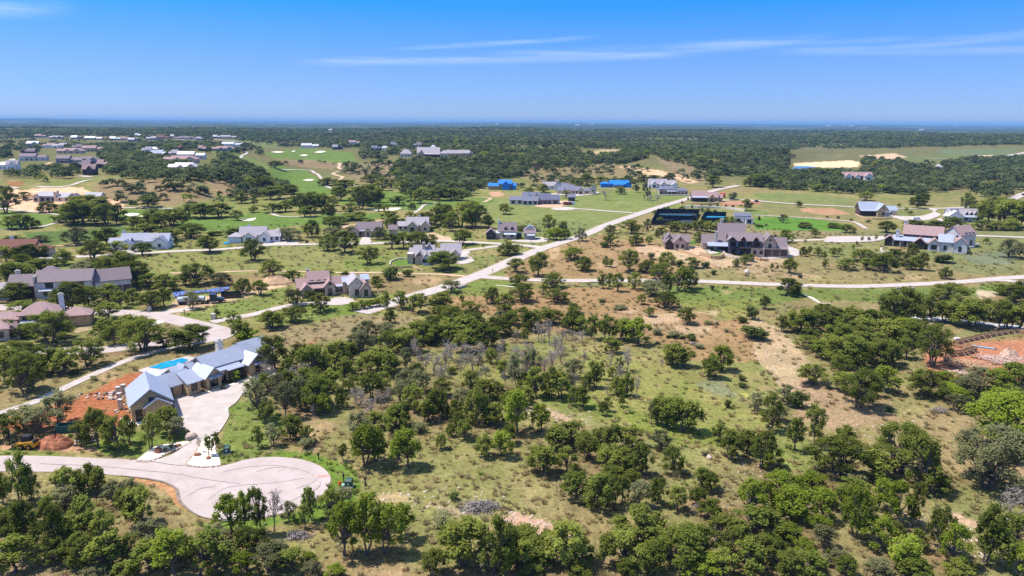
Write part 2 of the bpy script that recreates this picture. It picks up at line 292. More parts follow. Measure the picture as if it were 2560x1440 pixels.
# each tree as read off the photograph: foot x, foot y, crown width, height (quarter pixels of its tile), kind
TILES = {
(0,1080): "205 730 230 480|320 680 150 320|30 715 200 300|565 700 280 320|905 600 230 270|970 640 180 290|820 600 250 250|650 760 250 220 g|1160 720 240 240 g|1330 640 220 180 g|1460 960 400 370|1370 930 200 330|1240 760 170 200|350 1140 260 480|580 1240 330 500|820 1050 260 380|970 1090 200 300|1060 1200 260 420|800 1310 320 300|1080 1330 320 320|150 1400 420 330|100 1150 380 330|500 1330 280 280|60 900 180 100 s|2315 990 330 400 b|2450 990 200 420 b|2000 1430 420 460|1740 1430 420 480 b|1450 1150 320 260 g|1500 1380 400 300|2300 1270 260 200 j|2480 1430 300 250 b|2450 1200 280 260|1250 1440 260 150|980 1440 300 140 g|700 1180 240 300|250 1000 240 220 g|440 900 220 240|30 1000 200 240|1700 1200 260 200 g|1880 1260 260 240|2150 1120 240 200 g|1280 1240 220 220|1640 1320 300 300 b|2180 1420 260 260",
(640,1080): "60 1000 170 430|180 1000 200 420 d|330 890 150 180 g|490 960 100 220|565 890 150 310|720 830 210 240|850 760 200 190 g|880 1230 280 500 b|1110 1230 300 540 b|1290 1220 280 450 b|1450 1080 220 320 b|1980 675 90 80 j|1880 1000 220 210 g|2080 1330 420 440|2380 1420 300 560|1950 1180 220 240|2470 1430 240 330|1760 1430 260 230|2250 1400 200 200 g|2540 1300 160 260|60 1220 160 230|150 1400 320 240 g|380 1390 220 200|520 1340 150 120 b|780 1435 180 110 b|560 1440 200 140 g|250 1180 130 100 s|1000 950 180 240 b|700 960 60 60 s",
(0,820): "580 960 330 330 g|80 1110 240 260|250 1010 280 240 g|400 1050 300 250 g|810 1180 200 270|980 1190 240 400|1110 1200 200 350|1190 1230 260 380|1290 1150 160 300|1510 1210 200 400|1710 1060 280 280|1780 1090 200 220 g|2090 1280 90 230 y|2165 1250 110 230 y|2005 1240 90 190 d|1700 1160 60 100 y|1655 1240 60 60 s|1715 1210 60 60 s|2370 540 110 130 y|60 560 300 350|250 650 350 430|340 600 220 350|150 330 350 200|520 450 280 260|640 450 260 270|300 310 300 150|440 480 200 160|940 525 90 60 s|2230 615 70 50 s|2530 560 60 60 s|750 460 120 60 s",
(0,560): "150 780 290 180|695 890 360 310|890 820 160 200|930 790 110 170|870 960 140 140|1075 960 230 180|1080 760 240 170|1210 840 160 170|1330 800 150 160|1530 850 280 190|1640 820 160 190|1650 680 250 190|1500 640 220 150|1920 850 180 180 g|2430 700 190 170|2200 610 240 140 g|1960 605 320 220|1850 610 150 120|1400 605 380 260|1090 565 260 230|1190 540 330 280|1250 480 200 190|930 360 230 200|1160 320 260 150|1430 315 200 130 b|2110 290 250 190|760 205 250 160 g|640 410 180 150|340 380 260 170|60 380 200 150|220 440 200 130 b|450 495 280 150|330 500 200 130|100 600 300 190|200 570 220 170|820 490 200 120 g|1070 215 240 180|1690 175 220 140|1450 125 300 130|1900 135 320 150|2150 115 160 60 j|2340 125 190 100 j|2540 370 300 240|1420 970 60 60 y|1520 1000 60 60 y|500 1190 480 320|250 1135 220 130|60 1130 190 170|1050 1140 220 190|1150 1210 200 200|1440 1265 480 330|1300 1130 260 230|1880 1230 430 250|880 1420 300 280|2400 1175 200 230|2480 1170 250 140 b|2340 1020 170 140|2170 945 70 110 y|2460 1140 150 140|270 890 300 130|1660 1220 140 90 g|400 840 100 60 s|1760 170 40 40 s|1800 250 40 40 y|1770 220 50 40 y|620 1130 200 150|120 500 200 120|1000 480 160 140",
(640,560): "40 710 150 150|160 525 230 160|370 570 150 110|720 545 140 90|890 550 95 95 j|1210 625 130 110|1230 675 60 85 y|1350 555 180 150 j|1515 525 100 85 j|980 565 60 60 s|885 292 270 220|720 265 170 160|1125 400 220 180|1360 245 160 150|1475 245 170 170|1650 280 300 200|2060 207 200 160|1900 460 330 190|330 165 230 130 g|760 120 180 80 g|960 125 100 100 g|1230 155 140 130 g|2520 305 230 130|1960 685 180 130 g|2360 795 150 170|2500 865 180 180|2060 785 60 80 y|1300 845 90 180|1450 845 180 180|1570 875 200 190|1810 865 240 180|1660 810 120 120|1340 990 110 150|960 860 130 80 b|1050 845 130 90 b|1140 835 120 80 b|1220 825 110 80 b|650 880 210 190|390 815 200 170 g|330 790 80 150 y|540 765 120 100|370 980 220 160|150 1045 220 170|510 195 40 40 s|630 170 30 40 y|590 1055 30 20 s|2270 235 30 40 y|2090 250 30 40 y|1800 1140 280 240|1980 1010 240 200|2150 880 200 120|2450 985 120 130 g|2100 1130 240 240|1950 1190 260 240|2540 1110 200 240|1640 1200 280 220|1100 1170 260 200 g|1850 930 200 120|2260 1050 220 180|2380 1120 240 200|1480 1220 260 200|1300 1160 240 180 g|2480 900 150 100",
(640,820): "1780 480 240 260 d|1960 330 260 240 d|2250 330 240 220 d|1620 330 220 240 d|2120 330 220 220 d|1850 560 200 220 d|2300 520 180 200 d|380 620 260 260 d|120 560 240 260 d|480 560 220 240 d|1000 760 220 200 d|1240 800 200 200 d|300 760 200 240 d|2420 330 200 240 d|180 430 300 350|290 520 200 220|420 430 240 280|600 480 280 330|560 370 200 200|780 430 240 320|870 465 200 190|700 480 180 200|940 340 200 220|1040 240 300 240 g|1130 440 240 220|1210 460 240 270|1350 480 220 230|1340 240 240 240|1560 240 280 240|1500 405 130 220 g|1600 495 170 180 j|1700 465 220 280 d|1900 400 280 260 d|2050 490 160 280 d|2160 445 280 250 d|2220 415 100 180 g|1960 460 110 80 b|2345 355 130 170|1800 160 200 200|1950 160 200 200|2060 220 240 230|2300 205 280 280|2470 250 150 200 d|2500 605 120 230 d|40 900 260 400 g|80 960 160 240|290 890 240 360 g|440 810 240 340 g|500 815 160 200|600 810 360 350|585 885 100 160 d|670 855 180 220 b|860 795 140 210|960 645 200 190|1150 705 230 290|1260 645 190 220|1050 800 220 180 d|1145 890 230 220 d|1330 745 110 190 d|1450 745 190 260 g|1580 825 230 280|1700 935 170 250|1760 905 220 310|1870 905 160 280|1400 1025 280 270|1440 960 220 240|1000 1100 260 280 g|1100 1000 100 180 d|1180 1005 200 180|2010 1065 140 240|1945 1085 100 140|2085 1110 180 210|2200 945 260 380|2050 790 200 200 g|2000 905 200 200|2330 965 220 200|2440 995 240 240|2400 705 200 190|2520 820 200 200|1855 1212 125 155|1100 1380 330 440 b|1410 1405 240 390 b|1520 1390 240 380 b|1200 1330 240 300 b|870 1335 110 180 y|2290 1285 180 220|2470 1285 230 270 b|2540 1160 160 200 b|510 1195 150 110 s|520 1140 140 170|340 1115 190 240|400 1095 150 220|170 1185 140 220 g|20 1190 130 210|200 720 240 260 g|740 620 220 220|480 640 260 240|330 660 240 240|640 620 220 220|2150 620 220 200|2250 720 220 200|1660 640 220 240 g|1500 600 200 200 g|1850 680 220 200|2480 480 160 180|120 640 240 200|1640 1040 180 120 s",
(1280,820): "60 420 220 260 d|220 360 220 260 d|500 360 220 240 d|150 520 200 240 d|620 640 160 220 d|1050 560 160 200 d|60 605 160 380 g|130 625 150 180|200 520 200 320 g|240 685 220 300|380 695 190 310|490 705 220 280|400 420 280 240 d|600 775 110 200|700 795 150 210|715 440 80 230 d|780 595 120 160|830 605 130 280|890 515 80 180|735 615 110 160|1000 525 90 140|985 420 90 200 d|1150 450 200 270 d|1050 665 150 180|1150 685 130 240|1240 735 80 280 d|905 875 90 140|950 835 90 150|1100 785 70 110 y|960 690 80 130 d|990 245 190 160|935 255 40 70 y|1500 430 60 140 d|1600 365 220 210|1655 378 180 200|1715 385 180 190|1950 485 190 180|2090 435 210 260 b|2300 525 70 70 j|2300 595 70 60 j|2155 795 75 85 j|1390 965 80 230 g|1450 955 180 280|1555 990 240 300|1600 1000 200 320|1690 1035 260 330|1500 985 180 260|2075 1135 150 170|2170 1305 190 260|2330 1255 200 220|2490 1400 220 350|2440 830 150 170 g|300 1035 220 280 b|60 1050 260 420 b|100 770 220 200|320 480 160 220 d|560 620 180 200 g|620 500 160 200 g|1060 450 100 160 g|1930 1275 90 60 s|30 440 160 220 d|300 610 160 180 d",
(1280,1080): "330 425 330 290|390 155 130 200|550 405 240 260|500 185 300 240|600 155 340 280|760 265 250 280|880 205 220 260|1000 160 220 250|950 355 280 240|1100 395 220 260|1240 405 220 190|1200 160 260 240|1330 440 230 340|1500 180 230 200 g|1610 405 220 290|650 685 270 270|720 725 170 120 s|770 655 150 200|875 765 250 380|945 745 220 340|1100 705 170 280|1000 510 260 180|1250 765 220 290 g|1190 525 200 160|1400 685 120 190|1460 715 190 260|1655 795 190 240|1890 575 180 220|1970 605 220 180|1820 825 120 120 d|1850 725 190 170|1970 870 230 200|160 1190 400 250|540 1340 440 440|100 1360 300 260|300 1340 220 220|700 1310 240 240|900 1310 200 300|1150 1310 280 300|1270 1095 480 340|1280 1410 240 260|1420 1405 250 280|1660 1335 460 400|1890 1295 300 340|2150 1255 300 300|2410 1045 480 290|2380 830 280 360 b|2500 770 200 280 b|1950 1440 300 220 b|1800 1440 240 150 b|2350 1400 320 300|2500 1310 260 280|2130 1430 250 260|640 1440 260 160|200 1440 240 130|1150 1440 200 160|430 1230 260 240|1500 1240 240 200|850 620 240 180|1780 1120 260 220|2030 1090 260 240",
(1920,1080): "35 375 260 260 b|700 430 520 370|760 180 230 240|1000 450 300 270|1290 395 520 480|1520 585 320 500|1640 605 290 190|2200 565 640 540 g|850 500 230 130 s|180 645 360 260 b|430 605 300 200 b|130 785 250 200|560 725 200 150 b|840 665 300 200|1100 765 180 280 b|1310 945 300 390 b|1420 905 130 380|540 885 240 300 b|740 820 220 240 b|860 1055 260 480 b|230 855 380 290 b|480 1005 230 160 b|200 1085 250 170 b|40 1005 200 200|560 1175 230 220 g|1130 1185 290 300 b|1280 1045 150 140|1360 1345 280 280 b|1500 1175 160 180|1700 1195 230 390|1830 1335 260 380 b|2165 1315 220 490|2340 1385 210 310|2480 1135 230 270|2390 925 360 350 d|2500 1410 220 260 b|600 1275 60 100 y|150 1410 320 250|420 1430 300 200|780 1440 200 180|1500 1440 260 180|60 1260 220 200|2040 1405 70 80 y|330 1240 240 180 b|980 880 220 200|660 1330 220 160 g|2340 320 220 240|1120 1440 260 160 g|1900 1440 240 140",
(1920,820): "440 565 310 210|710 470 220 200|860 430 220 220|900 790 420 400|760 640 240 200|1170 645 240 260 b|1080 685 120 200|1580 685 330 270|1780 575 240 140 b|1820 695 300 140 b|2100 625 300 220 g|2300 655 240 220 b|2000 690 260 200 g|2450 630 280 260|2520 565 200 200|2380 1200 660 520 b|2300 840 300 220 b|2500 850 260 240|40 1030 220 400|110 930 180 200 g|270 1215 160 330|460 1195 200 430|290 795 190 190 j|200 765 200 200 g|540 875 80 80 j|1210 840 60 60 j|1870 830 200 160 g",
(1920,560): "185 712 230 160|130 1075 130 160|220 1045 130 180|330 1065 280 240|560 1005 240 200|400 1165 140 130|490 1155 90 100|650 1060 240 220|700 1185 260 200|870 1005 220 170|1020 1085 190 220|1130 1055 160 180|1230 1015 380 380|1400 975 120 200|1520 905 110 150|1630 975 190 240|1760 975 170 190|1800 765 320 150|2010 1015 320 270|2070 1015 180 230|2180 945 180 180|2340 1055 220 260|2410 1055 180 220|2510 1045 200 260|2450 785 300 160|2540 725 160 140|2310 705 130 100|860 1205 280 200|1350 1155 300 200 b|1500 1165 260 200|1640 1425 330 370|1420 1210 220 220|1150 1415 320 260|1380 1345 170 190|1230 1395 180 160|560 1340 240 170|420 1250 260 130|750 1410 360 300|950 1250 240 180|1080 1270 230 180|460 1090 240 200|780 1110 240 200|930 1130 220 190|1200 1160 240 200|1000 1380 240 180|640 1290 240 180|210 492 140 150|35 472 45 85 y|90 472 35 65 y|350 322 75 95|410 312 60 90|500 322 90 95|570 450 60 90|560 355 60 80|650 325 80 90|710 305 60 70|775 455 190 115|850 262 40 60 y|885 225 30 50 y|938 185 30 60 y|1005 180 30 50 y|1078 175 30 65 y|950 375 220 120|980 455 150 110|1170 475 200 180|1280 405 210 150|1440 335 110 130|1390 455 110 100|1475 455 130 130|1540 465 110 170|1100 440 160 120|1050 400 140 110 g|1755 385 165 85 j|1770 548 110 110|2420 335 210 170 g|2520 335 120 140 g|180 185 150 130|465 135 85 90|780 85 130 80|855 105 60 70|370 40 140 60|660 40 140 50|1180 85 170 110|1450 65 200 100|1700 75 250 100|1990 75 90 70|2180 200 60 60 y|1990 290 40 60 y|320 540 50 50 s|1500 60 140 80|2130 60 160 90|2280 60 160 80|2420 60 170 90|1610 60 130 80|60 160 60 70 s|1690 110 30 30 y",
(1280,560): "260 1180 180 220 d|430 1300 200 220 d|700 1190 200 140 d|600 355 220 130|720 468 170 150|260 515 190 250|410 635 240 160|310 705 80 110|100 775 250 180|60 610 200 110|440 785 240 140|40 485 190 150|935 425 65 110|985 435 60 90|1170 475 230 230|985 220 150 125|920 235 90 70 j|1240 215 140 115|1370 205 75 85|1190 95 220 140|980 95 130 90|910 645 110 150|975 625 90 140|1060 675 120 190|1220 655 160 180|1350 485 170 130|1400 705 240 150 g|1550 395 170 120|1390 355 90 90 s|1670 425 100 85 j|1500 565 260 180|1655 665 160 260|1775 645 150 210|1540 685 110 190|1800 435 160 105|1930 435 85 70 j|2015 508 60 55 j|2240 425 75 80|2320 405 90 100|2390 375 70 80|1300 805 90 110|1535 835 230 160|1375 925 105 95|1745 995 180 165|2400 955 130 165 j|2300 985 95 65 j|2420 1145 250 140 j|2520 850 110 130|1450 1105 120 75 s|1555 1138 50 40 j|1790 1165 90 80 j|1640 1135 150 70 s|120 965 150 140|190 1065 200 200|310 1000 200 170|430 995 180 140|620 885 140 100|640 1075 230 200|790 1135 150 250|945 1175 200 280|1090 1135 180 210|1265 1195 240 270 b|375 1210 170 280 d|500 1260 120 270 d|600 1150 180 120 d|130 1185 80 150|40 1185 100 150 d|20 1005 150 150|560 1080 160 160|700 1100 160 180|1160 1160 160 200|1870 1240 100 50 s|1080 850 160 40 s|900 780 90 40 s|1680 880 80 40 s|1960 1000 100 40 s|2140 1080 60 40 s|2050 1010 50 40 s|2000 660 70 60 s|2470 30 80 30 j|120 60 300 50 j",
(0,280): "100 1170 150 110|210 1168 190 130|320 1162 130 90|490 1002 170 95|60 1010 220 220|240 880 120 70|660 1100 200 130|740 1120 200 150|850 1125 260 220|840 965 300 110|960 1115 180 180|1060 1135 200 200|1170 1125 160 180|1240 1115 70 60|590 1105 90 60|1350 1170 170 120|1480 1165 200 140|1590 1168 200 150|1720 1135 220 160|1830 1135 180 130|1550 1065 180 90|1900 1055 200 130|2030 1062 200 140|2200 1055 240 130|2370 1082 120 100|2420 912 125 105|2540 935 80 110|2530 1005 100 60|1480 955 190 100|1330 920 90 50 j|700 1045 90 60|400 1300 140 60 g|160 1310 200 70 j|900 1090 140 140|780 1060 150 130",
(640,280): "60 805 200 150|150 875 200 130|230 865 160 120|330 825 160 100|380 815 90 80|840 885 170 140|450 995 200 180|560 1005 240 200|680 995 220 180|770 935 120 100|170 1005 200 90|300 995 140 110 b|490 1048 120 100 b|545 1048 140 110|730 1052 150 130|940 1018 160 110|1050 975 220 230|1120 935 250 200|1200 905 180 130|1000 855 160 110|890 795 260 120|720 735 200 80|1270 785 140 130|1160 725 200 100|1470 805 150 120|1430 935 190 100|1550 885 160 100|1650 915 160 150|1750 875 160 110|1830 885 180 140|1950 885 200 120|2060 885 160 120|1560 975 85 70|1285 992 100 65 w|1230 992 80 75|1830 955 60 50|1700 1155 200 160|1780 1125 220 180|1900 1145 240 220|1950 1192 180 200|2050 1155 260 260|2180 1155 240 260|2130 1010 280 120|2320 1165 120 140|2230 1105 180 180|1990 775 110 70 b|2490 1022 140 110|1550 1078 120 85|1330 1095 200 110|1390 1155 200 120|960 1085 200 70|1030 1065 160 70|1130 1135 160 70|760 1165 200 120|830 1125 160 80|560 1252 150 170|1080 900 160 110|380 920 150 80|190 560 140 70|1350 760 150 90|1450 720 130 80",
(1280,280): "930 882 140 125 d|1090 822 110 75|1240 802 75 75|1360 885 80 190 g|1370 905 90 90 d|1450 912 90 85 d|1325 900 30 60 d|2010 755 170 115|540 862 100 75|165 832 110 80|310 805 120 90|370 1182 140 160|510 1182 90 90|430 1285 160 130 b|380 1275 140 110 b|520 1275 140 100 b|660 1292 140 140 g|1490 1232 110 80|1590 1192 130 100|1650 1202 130 110|1740 1212 110 110|1830 1182 120 90|1900 1192 130 110|1970 1202 130 110|2050 1202 110 110|2120 1162 130 100|2200 1132 90 90|1870 1305 110 110|1920 1320 90 110|1450 1255 60 60|1350 1185 80 120|1800 962 35 45 c|1895 952 35 45 c|1980 948 35 45 c|2055 952 35 45 c|2138 958 35 45 c|2210 962 35 45 c|1760 880 30 35 c|1700 915 30 35 c|2345 985 110 110|2470 1085 30 60 c|2210 875 90 70 g|2540 1142 40 30 s|2380 745 140 100|2450 745 150 120|2530 745 140 110|900 720 170 80|1030 725 130 70|1150 710 130 75|1230 720 80 50|1320 700 120 70|1420 690 160 60|1560 690 120 60|750 730 130 110|690 740 110 90|620 730 110 80|500 740 110 70|1520 1000 60 50|1560 980 40 35|1700 980 60 40|1900 1010 50 50|1960 1020 55 60|2030 1005 40 30|2290 1140 40 50|2240 1150 40 40|1640 1060 40 30|1480 1090 60 40|1430 1020 60 40",
(1920,280): "305 952 70 60|155 1108 100 80 g|1490 962 130 120|1970 978 90 150|2030 962 90 100|2100 1085 180 140|2200 1105 200 180|2330 1125 220 200|2450 1155 220 220|2540 1155 180 220|2250 985 220 120|2400 1005 220 120|1540 935 120 110|980 885 130 80|1310 955 40 40 y|1380 1000 40 45 y|1420 1030 50 40 y|880 965 25 35 y|1850 1150 150 90|1780 1110 70 60|1000 1110 50 40 s|830 1085 40 25 s|700 1070 40 35 s|590 1055 30 20 s|1060 560 60 60 w|1150 590 40 30 w",
}
TREES = []
for (ox, oy), txt in TILES.items():
    for it in txt.split('|'):
        q = it.split(); k = q[4] if len(q) > 4 else 'o'
        kw, kh = {(0, 1080): (.76, .86), (1920, 1080): (.9, .95), (1280, 1080): (.9, .95), (0, 820): (.80, .84), (0, 560): (.86, .9), (1920, 560): (.94, .97), (1920, 820): (.92, .92), (640, 820): (.92, .95)}.get((ox, oy), (1, 1))
        TREES.append([ox + float(q[0]) / 4, oy + float(q[1]) / 4, float(q[2]) / 4 * kw, float(q[3]) / 4 * kh, k])
FEET = ground_at([q[0] for q in TREES], [q[1] for q in TREES])
for q, p in zip(TREES, FEET):
    mp = m_per_px(p); dep = math.asin((CAM_P[2] - p[2]) / np.linalg.norm(p - CAM_P))
    q.append(p); q.append(q[2] * mp * (1.02 if q[4] != 'd' else 1.1))
    q.append(max(q[3] * mp / cos(dep) * 0.98 - 0.15 * q[2] * mp * math.tan(dep), 0.6 * q[3] * mp)); q.append(q[2] * q[3])
# ------------------------------------------------------------------ ground
def inpoly(px, py, poly):
    x = np.asarray([p[0] for p in poly], float); y = np.asarray([p[1] for p in poly], float)
    ins = np.zeros(px.shape, bool); n = len(x); j = n - 1
    for i in range(n):
        c = ((y[i] > py) != (y[j] > py))
        with np.errstate(divide='ignore', invalid='ignore'):
            xi = (x[j] - x[i]) * (py - y[i]) / (y[j] - y[i] + 1e-12) + x[i]
        ins ^= c & (px < xi); j = i
    return ins
DRY = np.array((0.262, 0.222, 0.090)); OLIVE = np.array((0.148, 0.192, 0.044)); TAN = np.array((0.46, 0.315, 0.19)); BROWN = np.array((0.215, 0.145, 0.075))
LUSH = np.array((0.105, 0.165, 0.028)); FAIR = np.array((0.115, 0.185, 0.040)); FLOOR = np.array((0.115, 0.110, 0.050)); RED = np.array((0.34, 0.115, 0.055)); CHALK = np.array((0.62, 0.46, 0.34))
CANOPY = np.array((0.040, 0.055, 0.026)); YELLOW = np.array((0.215, 0.215, 0.055)); MEAD = np.array((0.180, 0.208, 0.066)); DEEP = np.array((0.065, 0.125, 0.035)); SAGE = np.array((0.19, 0.20, 0.13))
